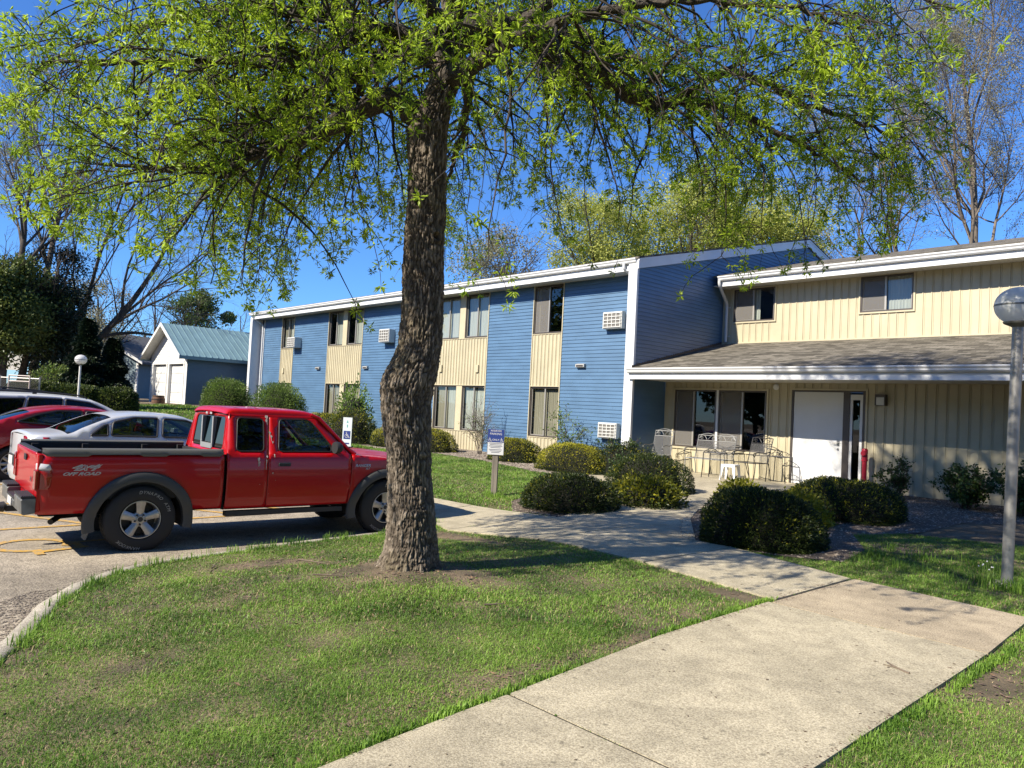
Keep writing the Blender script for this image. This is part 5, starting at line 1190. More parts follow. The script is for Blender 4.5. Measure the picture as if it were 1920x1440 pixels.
for key, Lm in LIM.items():
    Q = resample(Lm, .09); Q[1:-1, :3] += g.normal(size=(len(Q)-2, 3))*.014
    Q[:, 3] *= 1+.12*(g.random(len(Q))-.5)
    limbs.append((Q[:, :3]-TO, Q[:, 3]))
    Ltot = np.linalg.norm(np.diff(Q[:, :3], axis=0), axis=1).sum(); dens = (12.0 if key in ('VC', 'VD', 'VE', 'VF', 'V1', 'VA', 'V7', 'VB', 'V8') else 6.0) if key[0] in 'TV' else (16 if key in ('L1', 'L2', 'L3', 'L4', 'L5') else 10.5)
    for k in range(int(Ltot*dens)):
        t = .14+.86*g.random(); q = Q[int(t*(len(Q)-1))]; tg = Q[min(len(Q)-1, int(t*(len(Q)-1))+1), :3]-Q[max(0, int(t*(len(Q)-1))-1), :3]; tg /= np.linalg.norm(tg)+1e-9
        out_ = np.array([q[0]-cen[0], q[1]-cen[1], 0]); out_ /= np.linalg.norm(out_)+.3
        d = tg*.5+rdir(g)*.95+out_*.35+np.array([0, 0, .12]); Ls = (.7+1.5*g.random())*(1-.25*t)
        if q[3] < .02: Ls *= .7
        n = 9; P, R = branch(g, q[:3], d, Ls, min(.022, q[3]*.40)*(.6+.5*g.random()), .0035, n, .17, grav=.34*(.3+g.random()))
        keep = len(P)
        for ii in range(1, len(P)):
            if not okp(P[ii]): keep = ii; break
        if keep < 3: continue
        P, R = P[:keep], R[:keep]; second.append((P-TO, R))
        for m2 in range(int(g.integers(5, 9))):
            ti = g.integers(1, len(P)) if g.random() > .18 else len(P)-1; d2 = (P[ti]-P[ti-1]); d2 /= np.linalg.norm(d2); d2 = d2*.6+rdir(g)*.85
            Lt = .25+.45*g.random(); P2, R2 = branch(g, P[ti], d2, Lt, .0045, .0018, 5, .16, grav=.38)
            keep = len(P2)
            for ii in range(1, len(P2)):
                if not okp(P2[ii]): keep = ii; break
            if keep < 3: continue
            P2, R2 = P2[:keep], R2[:keep]; twigs.append((P2-TO, R2))
            if g.random() < .10: continue
            for s in np.linspace(.35, 1, int(g.integers(2, 6))):
                x = s*(len(P2)-1); a = int(min(x, len(P2)-2)); p = P2[a]+(P2[a+1]-P2[a])*(x-a); dd = P2[a+1]-P2[a]; dd /= np.linalg.norm(dd)
                nodes.append(p-TO); nd.append(dd)
                if s == 1: nodes.append(p-TO); nd.append(dd)
for lb in limbs: tubes_mesh('limb', [lb], m_limb, tree, 12)
tubes_mesh('branch', second, m_twig, tree, 5)
tubes_mesh('twig', twigs, m_twig, tree, 3)
nodes = np.array(nodes); nd = np.array(nd)
k = 9; Cc = np.repeat(nodes, k, 0); Dd = np.repeat(nd, k, 0)*.40+rdir(g, len(nodes)*k)*.95+np.array([0, 0, -.08]); Dd /= np.linalg.norm(Dd, axis=1, keepdims=True)
Cc = Cc+rdir(g, len(Cc))*.012+Dd*.012
leaves_mesh('crown', Cc, Dd, .055, np.full(len(Cc), .015), m_leaf, tree, g)
print('big tree: branches', len(second), 'twigs', len(twigs), 'leaflets', len(Cc))

# ---- generic trees
m_bbark = mat('grey_brown_bark', (.085, .068, .052), .95, var=.35, vscale=3, stretch=(1, 1, .3), bump=.6, bscale=10)
m_bbark2 = mat('pale_bark', (.17, .14, .11), .95, var=.3, vscale=3, stretch=(1, 1, .3))
m_btwig = mat('bare_twigs', (.12, .095, .075), .9, var=.2, vscale=1)
def skeleton(g, base, lean, H, r0, levels, n0, spread, ratio=.62, wig=.10, upw=.04, trunk_frac=.3, kids=(7, 6, 5)):
    """trunk + recursive limbs; returns list per level and tips"""
    lev = [[] for _ in range(levels+1)]; base = np.array(base, float)
    P, R = branch(g, base, np.array(lean), H, r0, r0*.22, n0, wig*.5, up=upw*.6); lev[0].append((P, R)); tips = []
    cur = [(P, R, H)]
    for l in range(1, levels+1):
        nxt = []
        for (P, R, L) in cur:
            for k in range(kids[min(l-1, len(kids)-1)]):
                lo_ = trunk_frac if l == 1 else .2
                t = lo_+(1-lo_)*((k+g.random())/kids[min(l-1, len(kids)-1)]); i = min(len(P)-2, int(t*(len(P)-1))); d = P[i+1]-P[i]; d /= np.linalg.norm(d)
                s = rdir(g); s -= d*(s@d); s /= np.linalg.norm(s)+1e-9
                a = spread*(.7+.6*g.random()); nd_ = d*math.cos(a)+s*math.sin(a); Ln = L*ratio*(1-.45*t)*(.7+.6*g.random())
                Q, S = branch(g, P[i]+(P[i+1]-P[i])*g.random(), nd_, Ln, max(.004, R[i]*.55), max(.003, R[i]*.12), 7 if l < 3 else 4, wig, up=upw)
                lev[l].append((Q, S)); nxt.append((Q, S, Ln))
        cur = nxt
    return lev, cur
def bare_tree(name, base, H, r0, label, seed, lean=(0, 0, 1), levels=4, kids=(9, 7, 6, 4), spread=.65, leaf=None, nleaf=0, twm=None, barkm=None, lsize=.08, group=None, ratio=.6, tf=.25, upw=.045):
    g = np.random.default_rng(seed); o = empty(name, base); tag(o, label, 'tree', group)
    lev, tips = skeleton(g, (0, 0, -.3), lean, H, r0, levels, 14, spread, ratio=ratio, kids=kids, trunk_frac=tf, upw=upw)
    tubes_mesh('trunk', lev[0], barkm or m_bbark, o, 10)
    tubes_mesh('branches', lev[1]+(lev[2] if levels > 2 else []), barkm or m_bbark, o, 5)
    fine = [b for l in lev[3:] for b in l] if levels > 2 else lev[2]
    tubes_mesh('twigs', fine, twm or m_btwig, o, 3)
    if leaf is not None and nleaf:
        pts = np.concatenate([P[1:] for P, R, L in tips]); idx = g.integers(0, len(pts), nleaf); C = pts[idx]+g.normal(size=(nleaf, 3))*lsize*1.4; D = rdir(g, nleaf)
        leaves_mesh('crown', C, D, lsize, np.full(nleaf, lsize*.55), leaf, o, g)
    return o
def clump_crown(g, c, rad, nc, cr, n, flat=.8):
    """leaf points: clumps spread through an uneven ellipsoid"""
    K = rdir(g, nc)*(g.random(nc)**.38)[:, None]*np.array(rad)*(.8+.35*g.random(nc))[:, None]+np.array(c)
    idx = g.integers(0, nc, n); out_ = rdir(g, n)*(g.random(n)**.45)[:, None]*cr*(.55+.9*g.random(nc))[idx][:, None]; out_[:, 2] *= flat
    D = out_/(np.linalg.norm(out_, axis=1, keepdims=True)+1e-6)*.6+rdir(g, n)*.8; D /= np.linalg.norm(D, axis=1, keepdims=True)
    return K[idx]+out_, D
def leafy_tree(name, base, H, rad, cz, label, leaf, seed, nc=60, cr=.9, n=14000, ls=.22, lw=.13, r0=.22, lean=(0, 0, 1), group=None, barkm=None, extra=None):
    g = np.random.default_rng(seed); o = empty(name, base); tag(o, label, 'tree', group)
    lev, _ = skeleton(g, (0, 0, -.3), lean, H*.85, r0, 3, 10, .6, kids=(9, 6, 4), trunk_frac=.3)
    tubes_mesh('trunk', lev[0], barkm or m_bbark, o, 10); tubes_mesh('branches', lev[1]+lev[2]+lev[3], barkm or m_bbark, o, 4)
    C, D = clump_crown(g, (0, 0, cz), rad, nc, cr, n)
    leaves_mesh('crown', C, D, ls, np.full(n, lw), leaf, o, g); return o
m_lf_yel = leafmat('willow_spring_leaf', (.28, .34, .05), (.64, .66, .16), .35, transl=.4)
m_lf_grn = leafmat('ivy_green_leaf', (.06, .10, .022), (.22, .26, .06), .8, transl=.3)
m_lf_drk = leafmat('dark_evergreen', (.006, .014, .006), (.022, .045, .015), 1.0, transl=.05)
m_lf_mid = leafmat('mid_green_leaf', (.07, .12, .03), (.17, .24, .06), .6, transl=.35)
m_lf_bud = leafmat('grey_green_buds', (.22, .22, .12), (.42, .40, .24), .6, transl=.35)
G1 = 'trees far left beyond the hedge'
bare_tree('bare_tree', (-41.4, -7.9, .9), 16.3, .25, 'tall bare tree with forked upright branches behind the white car', 21, kids=(8, 8, 7, 5), spread=.50, tf=.42, group=G1, leaf=m_lf_bud, nleaf=1500, lsize=.07)
bare_tree('bare_tree', (-38.0, -7.8, .9), 12.6, .25, 'bare tree leaning right over the pale blue house', 22, lean=(.42, .36, .78), kids=(8, 8, 7, 5), spread=.62, tf=.3, upw=.02, group=G1, leaf=m_lf_bud, nleaf=1500, lsize=.07)
bare_tree('bare_tree', (-39.0, -7.0, .9), 13.6, .16, 'slim bare tree rising right of the tall forked one', 26, lean=(.26, .24, .88), kids=(7, 7, 6, 5), spread=.45, tf=.4, group=G1)
bare_tree('bare_tree', (-34.7, -10.3, .9), 12.0, .26, 'bare tree with grey green buds at the left edge', 23, lean=(-.05, .0, 1), kids=(8, 8, 6, 5), spread=.6, tf=.4, group=G1, leaf=m_lf_bud, nleaf=9000, lsize=.10)
leafy_tree('broadleaf_tree', (-34.9, -10.2, .9), 7.0, (1.3, 1.6, 2.5), 4.2, 'ivy covered green tree at the far left with pale leaf tips', m_lf_grn, 24, nc=80, cr=.75, n=22000, ls=.17, lw=.11, group=G1)
leafy_tree('evergreen_tree', (-36.0, -7.9, .9), 8.6, (1.7, 1.7, 3.4), 4.2, 'dense dark evergreen tree behind the leaning bare tree', m_lf_drk, 25, nc=110, cr=.65, n=26000, ls=.17, lw=.07, group=G1)
leafy_tree('broadleaf_tree', (-36.0, -9.3, .9), 6.6, (2.0, 1.5, 2.2), 4.0, 'yellowish green tree behind the leaning bare trunk', m_lf_grn, 27, nc=60, cr=.7, n=12000, ls=.15, lw=.09, group=G1)
def spruce(base, H, rb, label, seed, n=16000):
    g = np.random.default_rng(seed); o = empty('spruce_tree', base); tag(o, label, 'tree', 'dark spruces by the garage')
    MB().tube([(0, 0, -.2), (0, 0, H*.9)], [.12, .02], 8).build('trunk', m_bbark, o)
    t = g.random(n)**1.35; z = .15+H*t*.97; lay = .82+.28*np.sin(z*9+g.random()*6); r = rb*(1-t)**.8*lay*(.35+.65*g.random(n)**.5)+.04; a = g.random(n)*2*np.pi
    C = np.stack([r*np.cos(a), r*np.sin(a), z-.18*r], 1); D = np.stack([np.cos(a), np.sin(a), np.full(n, -.35)], 1)+rdir(g, n)*.6; D /= np.linalg.norm(D, axis=1, keepdims=True)
    leaves_mesh('crown', C, D, .20, np.full(n, .06), m_lf_drk, o, g); return o
spruce((-25.6, -8.8, .75), 3.6, 1.05, 'dark spruce behind the clipped hedge in front of the pale house', 31)
spruce((-25.3, -7.9, .75), 2.85, .85, 'lower dark spruce beside the white garage front', 32)
leafy_tree('broadleaf_tree', (-52.5, 5.3, .9), 9.0, (2.2, 2.2, 2.2), 6.9, 'small green tree rising behind the teal garage roof', m_lf_mid, 33, nc=36, cr=.8, n=7000, ls=.22, lw=.12)
bare_tree('bare_tree', (-55.0, 3.0, .9), 9.3, .16, 'thin bare tree behind the teal roof ridge', 34, kids=(7, 6, 5), levels=3, spread=.5)
bare_tree('bare_tree', (-69.5, 16.2, .9), 9.6, .16, 'small distant bare tree left of the blue building', 35, kids=(8, 7, 6), levels=3, spread=.7)
leafy_tree('broadleaf_tree', (-47, -3.2, .9), 8.5, (3.2, 2.6, 2.6), 5.0, 'grey green tree behind the pale blue house', m_lf_bud, 36, nc=46, cr=.8, n=7000, ls=.14, lw=.08)
G2 = 'trees behind the apartment building'
leafy_tree('broadleaf_tree', (-19.0, 15.5, .2), 14.0, (2.6, 3.0, 3.4), 11.2, 'yellow green tree behind the left roof, left one', m_lf_yel, 41, nc=70, cr=1.15, n=30000, ls=.15, lw=.07, group=G2, r0=.24)
leafy_tree('broadleaf_tree', (-15.5, 19.0, .2), 15.5, (3.0, 3.6, 3.6), 12.0, 'yellow green tree behind the roof ridge, middle one', m_lf_yel, 42, nc=80, cr=1.2, n=36000, ls=.15, lw=.07, group=G2, r0=.28)
leafy_tree('broadleaf_tree', (-12.6, 22.5, .2), 15.3, (2.8, 3.2, 3.2), 12.2, 'yellow green tree right of the gable peak', m_lf_yel, 43, nc=60, cr=1.15, n=26000, ls=.15, lw=.07, group=G2, r0=.26)
leafy_tree('broadleaf_tree', (-26.5, 14.0, .2), 13.0, (2.2, 2.6, 2.0), 10.6, 'olive tree just clearing the long blue roof', m_lf_bud, 44, nc=40, cr=.9, n=8000, ls=.15, lw=.08, group=G2)
G3 = 'bare trees behind the entrance wing'
bare_tree('bare_tree', (-3.2, 26.0, .2), 22.5, .30, 'tall bare tree behind the roof at the right edge', 51, kids=(10, 9, 8, 6), spread=.55, barkm=m_bbark2, tf=.35, group=G3, leaf=m_lf_bud, nleaf=42000, lsize=.10)
bare_tree('bare_tree', (-6.4, 27.5, .2), 18.0, .24, 'bare tree behind the roof left of the tallest one', 52, lean=(-.12, 0, 1), kids=(9, 8, 8, 5), spread=.6, barkm=m_bbark2, tf=.4, group=G3, leaf=m_lf_bud, nleaf=14000, lsize=.09)
bare_tree('bare_tree', (1.2, 27.0, .2), 23.0, .30, 'bare tree whose branches reach in from the right edge', 53, lean=(-.1, 0, 1), kids=(10, 9, 8, 5), spread=.6, barkm=m_bbark2, tf=.35, group=G3, leaf=m_lf_bud, nleaf=30000, lsize=.10)
bare_tree('bare_tree', (-9.6, 29.0, .2), 15.5, .18, 'slender bare tree above the middle of the shingle roof', 54, lean=(-.05, 0, 1), kids=(8, 8, 6, 4), spread=.6, barkm=m_bbark2, tf=.45, group=G3)
# unseen trees added beside and behind the viewer to cut skylight and fill reflections
for i, (u, v, r) in enumerate(((20, -22, 4.5), (17, -31, 5), (6, -40, 5.5), (24, -12, 4.5), (-8, -44, 6), (-24, -42, 6), (-40, -34, 6), (-46, -20, 5), (-15, -33, 5.5), (-30, -27, 5.5))):
    leafy_tree('added_tree', (u, v, 0), 10, (r, r, 4.2), 5.6, ('added unseen green tree right of the viewer','added unseen tall green tree behind the viewer to the right','added unseen wide green tree straight behind the viewer','added unseen green tree beyond the right edge of the picture','added unseen wide green tree across the lot','added unseen large green tree at the far end of the lot','added unseen large green tree at the far left end of the lot','added unseen green tree left of the parked cars', 'added unseen leafy tree across the lot behind the viewer', 'added unseen leafy tree on the far side of the lot left of the viewer')[i], m_lf_mid, 60+i, nc=60, cr=1.6, n=9000, ls=.5, lw=.4, group='unseen trees added round the lot for shade and reflections')

# ---- shrubs
m_yew = leafmat('yew_needles', (.012, .028, .007), (.060, .085, .016), 3.0, transl=.12)
m_yewy = leafmat('yew_new_growth', (.20, .22, .02), (.70, .64, .05), 3.0, transl=.3)
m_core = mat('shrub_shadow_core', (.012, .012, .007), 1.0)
m_stem = mat('shrub_stems', (.10, .07, .05), .9)
def shrub(name, c, rx, ry, h, label, seed, n=9000, ls=.045, lw=.015, m1=None, m2=None, tipfrac=.35, group=None, rz=0, lumps=5, loose=0.0, cat='shrub', boxy=2.6, ang=0.0):
    g = np.random.default_rng(seed); o = empty(name, (c[0], c[1], Z(*c)), ang); tag(o, label, cat, group)
    d = rdir(g, n); d[:, 2] = np.abs(d[:, 2])*1.05-.12
    e = (np.abs(d[:, 0])**boxy+np.abs(d[:, 1])**boxy+np.abs(d[:, 2])**boxy)**(-1/boxy)
    s = e*(.78+.20*g.random(n)**.5)*(1+.26*(fbm(d[:, 0]*2.2+seed, d[:, 1]*2.2, d[:, 2]*2.2, 2)-.45)+.16*(fbm(d[:, 0]*7, d[:, 1]*7+seed, d[:, 2]*7, 2)-.4))*(1+loose*(g.random(n)-.4))
    C = d*s[:, None]*np.array([rx, ry, h*.86]); C[:, 2] = np.maximum(C[:, 2], .02); D = d*np.array([1, 1, 1.2])+rdir(g, n)*.75; D /= np.linalg.norm(D, axis=1, keepdims=True)
    new = (g.random(n) < tipfrac*np.clip(d[:, 2]*1.5+.15, .05, 1)*2*(fbm(d[:, 0]*3+9, d[:, 1]*3, d[:, 2]*3+seed, 2)))
    leaves_mesh('foliage', C, D, ls, np.full(n, lw), [m1 or m_yew, m2 or m_yewy], o, g, mi=new.astype(int))
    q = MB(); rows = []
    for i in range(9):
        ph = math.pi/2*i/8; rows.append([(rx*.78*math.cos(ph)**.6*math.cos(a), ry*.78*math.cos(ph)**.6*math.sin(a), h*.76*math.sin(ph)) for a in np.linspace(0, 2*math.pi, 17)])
    q.grid(rows, True); q.build('light_block_core', m_core, o)  # dark dome added inside the foliage to block light
    q = MB()
    for k in range(5): a = k*1.3; q.tube([(.04*math.cos(a), .04*math.sin(a), -.05), (rx*.3*math.cos(a), ry*.3*math.sin(a), h*.5)], [.018, .008], 5)
    q.build('stem', m_stem, o); return o
GY = 'clipped yew bushes around the entrance'
V45 = math.radians(0)
shrub('yew_bush', (.12, -7.75), .82, .72, .64, 'dark clipped yew left of the entrance path, nearest the sign post', 101, 15000, group=GY, tipfrac=.08)
shrub('yew_bush', (-.55, -4.75), .86, .8, .84, 'dark clipped yew in front of the patio chairs', 102, 14000, group=GY, tipfrac=.06)
shrub('yew_bush', (3.60, -8.02), .74, .70, .80, 'largest clipped yew, right of the entrance path nearest the viewer', 103, 20000, group=GY, tipfrac=.10, ls=.04)
shrub('yew_bush', (3.15, -4.55), .95, .8, .72, 'clipped yew with yellow tips in front of the red standpipe', 104, 17000, group=GY, tipfrac=.3)
shrub('yew_bush', (-4.05, -3.1), 1.08, .7, .80, 'yellow tipped yew under the lower air conditioner', 105, 14000, group=GY, tipfrac=1.0)
shrub('yew_bush', (-6.75, -2.5), .85, .62, .74, 'yellow tipped yew under the single window column', 106, 11000, group=GY, tipfrac=.7, ls=.05)
shrub('yew_bush', (-10.6, -2.55), 1.02, .7, .84, 'rounded yew beside the trunk under the double windows', 107, 11000, group=GY, tipfrac=.8, ls=.05)
shrub('yew_bush', (-12.6, -2.6), .8, .65, .8, 'clipped yew hidden partly by the big trunk', 110, 9000, group=GY, tipfrac=.8, ls=.05)
shrub('yew_hedge', (-16.9, -2.7), 1.9, .6, 1.05, 'low yew hedge seen over the red truck hood', 108, 15000, tipfrac=.8, ls=.055, lw=.02, cat='hedge', boxy=4)
shrub('yew_bush', (-14.6, -3.0), 1.0, .8, 1.25, 'dark loose yew beside the accessible parking sign', 109, 10000, group=GY, tipfrac=.25, ls=.06, lw=.02, loose=.3)
shrub('yew_bush', (-2.75, -2.7), .75, .65, .85, 'dark green bush at the foot of the white corner post', 111, 9000, tipfrac=.1, m1=m_lf_drk, loose=.35, group=GY)
m_gold = leafmat('golden_leaf', (.12, .15, .015), (.42, .40, .03), 3.0, transl=.4)
shrub('golden_shrub', (.6, -6.35), .55, .5, .52, 'low golden shrub between the two dark yews left of the path', 120, 3600, .06, .035, m_yew, m_gold, .9, loose=.5, group='golden spireas')
shrub('golden_shrub', (3.05, -5.95), .42, .4, .50, 'low golden shrub behind the largest yew', 121, 2600, .055, .035, m_gold, m_gold, .8, loose=.5, group='golden spireas')
shrub('golden_shrub', (1.35, -4.6), .36, .3, .42, 'low golden shrub at the patio corner by the door', 122, 2200, .055, .035, m_gold, m_gold, .8, loose=.5, group='golden spireas')
def airy(name, c, h, w, label, seed, ns=14, leaf=None, nl=700, ls=.06, lw=.035, group=None, kids=(6, 4), mt=None, cat='shrub'):
    g = np.random.default_rng(seed); o = empty(name, (c[0], c[1], Z(*c))); tag(o, label, cat, group); st = []; pts = []
    for k in range(ns):
        a = g.random()*6.28; d = np.array([w*.55*math.cos(a)*g.random()/h, w*.55*math.sin(a)*g.random()/h, 1.0]); P, R = branch(g, (.05*math.cos(a), .05*math.sin(a), -.03), d, h*(.6+.45*g.random()), .009, .003, 8, .09); st.append((P, R)); pts += list(P[2:])
        for m in range(kids[0]):
            i = g.integers(2, 8); Q, S = branch(g, P[i], (P[i]-P[i-1])/np.linalg.norm(P[i]-P[i-1])+rdir(g)*.8, h*.28*(.5+g.random()), .005, .0025, 4, .16); st.append((Q, S)); pts += list(Q[1:])
            for m3 in range(kids[1]):
                i2 = g.integers(1, 4); Q2, S2 = branch(g, Q[i2], (Q[i2]-Q[i2-1])*8+rdir(g)*.9, h*.12, .0035, .002, 3, .2); st.append((Q2, S2)); pts += list(Q2[1:])
    tubes_mesh('stem', st, mt or m_stem, o, 4)
    if leaf and nl:
        pts = np.array(pts); idx = g.integers(0, len(pts), nl); leaves_mesh('foliage', pts[idx]+g.normal(size=(nl, 3))*ls*.35, rdir(g, nl), ls, np.full(nl, lw), leaf, o, g)
    return o
m_rose = leafmat('deep_green_leaf', (.02, .05, .012), (.09, .15, .03), 3.0, transl=.25)
m_fresh = leafmat('fresh_green_leaf', (.10, .17, .03), (.26, .38, .08), 3.0, transl=.4)
airy('bare_shrub', (-8.95, -1.9), 1.75, 1.3, 'leafless twiggy shrub against the blue siding behind the sign post', 130, 16, m_fresh, 260, .05, .025, mt=mat('grey_twigs', (.16, .13, .11), .9))
airy('young_shrub', (-5.55, -1.7), 1.45, .9, 'thin green shrub against blue siding right of the single window column', 131, 9, m_fresh, 700, .07, .035)
airy('rose_bush', (-2.75, -2.9), .85, .8, 'loose rose bush before the white corner post', 132, 12, m_rose, 1500, .055, .035)
airy('rose_bush', (-1.9, -3.9), .62, .9, 'loose green bush left of the dark patio yew', 133, 10, m_rose, 1200, .055, .035)
airy('rose_bush', (4.95, -1.7), .95, 1.2, 'leafy rose bush against the cream wall, partly behind the lamp post', 134, 18, m_rose, 3600, .06, .04, group='rose bushes along the cream wall')
airy('rose_bush', (4.05, -1.5), .8, 1.1, 'leafy rose bush against the cream wall left of the lamp post', 135, 18, m_rose, 3200, .06, .04, group='rose bushes along the cream wall')
airy('rose_bush', (5.9, -1.9), .85, 1.2, 'leafy rose bush against the cream wall at the right edge', 137, 18, m_rose, 3400, .06, .04, group='rose bushes along the cream wall')
airy('rose_bush', (2.6, -.75), .85, .7, 'small leafy shrub against the wall right of the standpipe', 136, 9, m_rose, 900, .06, .04)
shrub('broadleaf_shrub', (-15.35, -2.5), .8, .6, 2.05, 'tall fresh green shrub against the siding just left of the big trunk', 140, 2800, .11, .06, m_fresh, m_fresh, .5, loose=.6, boxy=2)
shrub('arborvitae', (-20.7, -2.8), 1.25, .9, 1.75, 'rounded green shrub below the leftmost window column', 141, 12000, .09, .035, m_lf_mid, m_fresh, .8, loose=.3, group='rounded shrubs along the far facade')
shrub('arborvitae', (-25.6, -3.0), 1.25, .9, 1.45, 'rounded green shrub at the far left corner post', 142, 11000, .09, .035, m_lf_mid, m_fresh, .8, loose=.3, group='rounded shrubs along the far facade')
m_hedge = leafmat('hedge_leaf', (.012, .03, .008), (.07, .10, .02), 2.0, transl=.15)
shrub('clipped_hedge', (-24.5, -10.7), 1.0, .7, 1.3, 'clipped dark hedge section left of the distant globe lamp', 150, 9000, .09, .05, m_hedge, m_lf_grn, .5, cat='hedge', boxy=5, ang=.9, group='clipped hedge sections')
shrub('clipped_hedge', (-23.8, -9.5), .9, .7, 1.28, 'clipped dark hedge section between the lamp and the garage', 151, 10000, .09, .05, m_hedge, m_lf_grn, .5, cat='hedge', boxy=5, ang=.9, group='clipped hedge sections')
shrub('clipped_hedge', (-23.2, -8.35), .85, .7, 1.22, 'rounded end of the hedge before the garage drive', 152, 8000, .09, .05, m_hedge, m_lf_grn, .5, cat='hedge', boxy=4, ang=.9, group='clipped hedge sections')
shrub('broadleaf_shrub', (-26.5, -9.7), 1.3, 1.0, 1.75, 'yellow green shrub behind the distant globe lamp', 153, 6000, .11, .06, m_lf_grn, m_fresh, .6, loose=.4, boxy=2)

# ================================================================ GARAGE, HOUSE, FENCE, LAMPS, SIGNS, PATIO
m_gw = mat('peeling_white_paint', (.72, .72, .69), .7, var=.1, vscale=3, bump=.2, bscale=30)
m_gblue = mat('slate_blue_siding', (.12, .19, .245), .5, var=.05, vscale=2)
m_groof = mat('teal_metal_roof', (.20, .32, .35), .5, .1, var=.08, vscale=2)
gx0, gx1, gv, gz = -33.35, -28.15, -3.9, .70
garage = empty('garage', (0, 0, 0)); tag(garage, 'white fronted garage with teal metal roof and slate blue side', 'garage')
eh, gp_ = gz+2.75, gz+4.25; gmid = (gx0+gx1)/2; gL = 11.0
def lap_side(m_, u, v0, v1, z0, z1, h=.12):
    z = z0
    while z < z1-1e-4:
        zt = min(z+h, z1); m_.add([(u+.016, v0, z), (u+.016, v1, z), (u+.001, v1, zt), (u+.001, v0, zt)], [(0, 1, 2, 3)]); m_.add([(u, v0, z), (u+.016, v0, z), (u+.016, v1, z), (u, v1, z)], [(0, 3, 2, 1)]); z = zt
m_ = MB(); lap_side(m_, gx1, gv, gv+gL, gz-.2, eh); m_.box(gx1-.1, gv, gz-.2, gx1, gv+gL, eh); m_.build('side_wall', m_gblue, garage)
m_ = MB(); m_.box(gx0, gv, gz-.2, gx0+.1, gv+gL, eh); m_.box(gx0+.1, gv+gL-.1, gz-.2, gx1-.1, gv+gL, eh); m_.build('side_wall', m_gblue, garage)
m_ = MB()                                     # front with two door openings, laps on the gable
dz = gz+2.28; D1, D2 = (gx0+.45, gmid-.22), (gmid+.22, gx1-.45)
for a, b in ((gx0, D1[0]), (D1[1], D2[0]), (D2[1], gx1)): m_.box(a, gv-.02, gz-.2, b, gv+.1, dz)
z = dz
while z < gp_-.05:
    zt = min(z+.13, gp_-.02); hw = lambda zz: (gx1-gx0)/2 if zz < eh else (gx1-gx0)/2*(gp_-zz)/(gp_-eh)
    a, b = hw(z), hw(zt); m_.add([(gmid-a, gv-.035, z), (gmid+a, gv-.035, z), (gmid+b, gv-.02, zt), (gmid-b, gv-.02, zt)], [(0, 1, 2, 3)]); m_.add([(gmid-a, gv-.02, z), (gmid+a, gv-.02, z), (gmid+a, gv-.035, z), (gmid-a, gv-.035, z)], [(0, 1, 2, 3)]); z = zt
m_.build('front_wall', m_gw, garage)
for a, b in (D1, D2):
    m_ = MB(); n = 5
    for k in range(n):
        z0_, z1_ = gz-.05+(dz-gz+.05)*k/n, gz-.05+(dz-gz+.05)*(k+1)/n; m_.box(a, gv+.10, z0_+.008, b, gv+.14, z1_-.008); m_.box(a+.05, gv+.092, z0_+.06, b-.05, gv+.10, z1_-.06)
    m_.build('garage_door', m_gw, garage)
m_ = MB()
for a, b in (D1, D2): m_.box(a-.12, gv-.045, gz-.2, a, gv-.02, dz+.12); m_.box(b, gv-.045, gz-.2, b+.12, gv-.02, dz+.12); m_.box(a, gv-.045, dz, b, gv-.02, dz+.12)
m_.build('door_trim', m_gw, garage)
ov, fo = .30, .5; sl_ = (gp_-eh)/((gx1-gx0)/2)
for sg in (-1, 1):
    m_ = MB(); x1_ = gmid+sg*((gx1-gx0)/2+ov); z1_ = eh-sl_*ov
    a, b, c_, d = (gmid, gv-fo, gp_+.06), (x1_, gv-fo, z1_+.06), (x1_, gv+gL+.3, z1_+.06), (gmid, gv+gL+.3, gp_+.06)
    m_.prism([a, b, c_, d], (0, 0, -.035))
    k = 0
    while k*.3 < gL+fo+.3:
        v = gv-fo+k*.3; m_.prism([(gmid, v, gp_+.061), (x1_, v, z1_+.061), (x1_, v+.035, z1_+.061), (gmid, v+.035, gp_+.061)], (0, 0, .03)); k += 1
    m_.build('roof', m_groof, garage)
    m_ = MB(); m_.prism([(gmid, gv-fo-.03, gp_+.08), (x1_+sg*.02, gv-fo-.03, z1_+.07), (x1_+sg*.02, gv-fo-.03, z1_-.10), (gmid, gv-fo-.03, gp_-.10)], (0, .03, 0))
    m_.prism([(gmid, gv-fo+.02, gp_+.0), (x1_, gv-fo+.02, z1_+.0), (x1_, gv-fo+.02, z1_-.03), (gmid, gv-fo+.02, gp_-.03)], (0, fo-.06, 0)); m_.build('bargeboard', m_gw, garage)
    m_ = MB(); m_.box(min(x1_, x1_+sg*.02), gv-fo, z1_-.10, max(x1_, x1_+sg*.02), gv+gL+.3, z1_+.02); m_.build('eave_fascia', m_groof, garage)
bar = empty('barrel', (-29.6, -4.65, .745)); tag(bar, 'weathered wooden barrel standing against the white garage front', 'barrel')
m_ = MB(); m_.lathe([(0, 0), (.24, 0), (.285, .17), (.30, .34), (.285, .5), (.24, .66), (.22, .66), (.22, .62), (0, .62)], 22); m_.build('barrel_body', mat('barrel_wood', (.12, .06, .032), .8, var=.5, vscale=8, stretch=(4, 4, .3)), bar)
for z, r in ((.06, .262), (.2, .292), (.44, .296), (.6, .262)): MB().lathe([(r-.01, z), (r+.006, z), (r+.004, z+.045), (r-.01, z+.045)], 22).build('hoop', mat('rusty_hoop', (.05, .04, .035), .6, .5), bar)
m_drive = mat('concrete_drive', (.48, .40, .29), .9, var=.12, vscale=5)
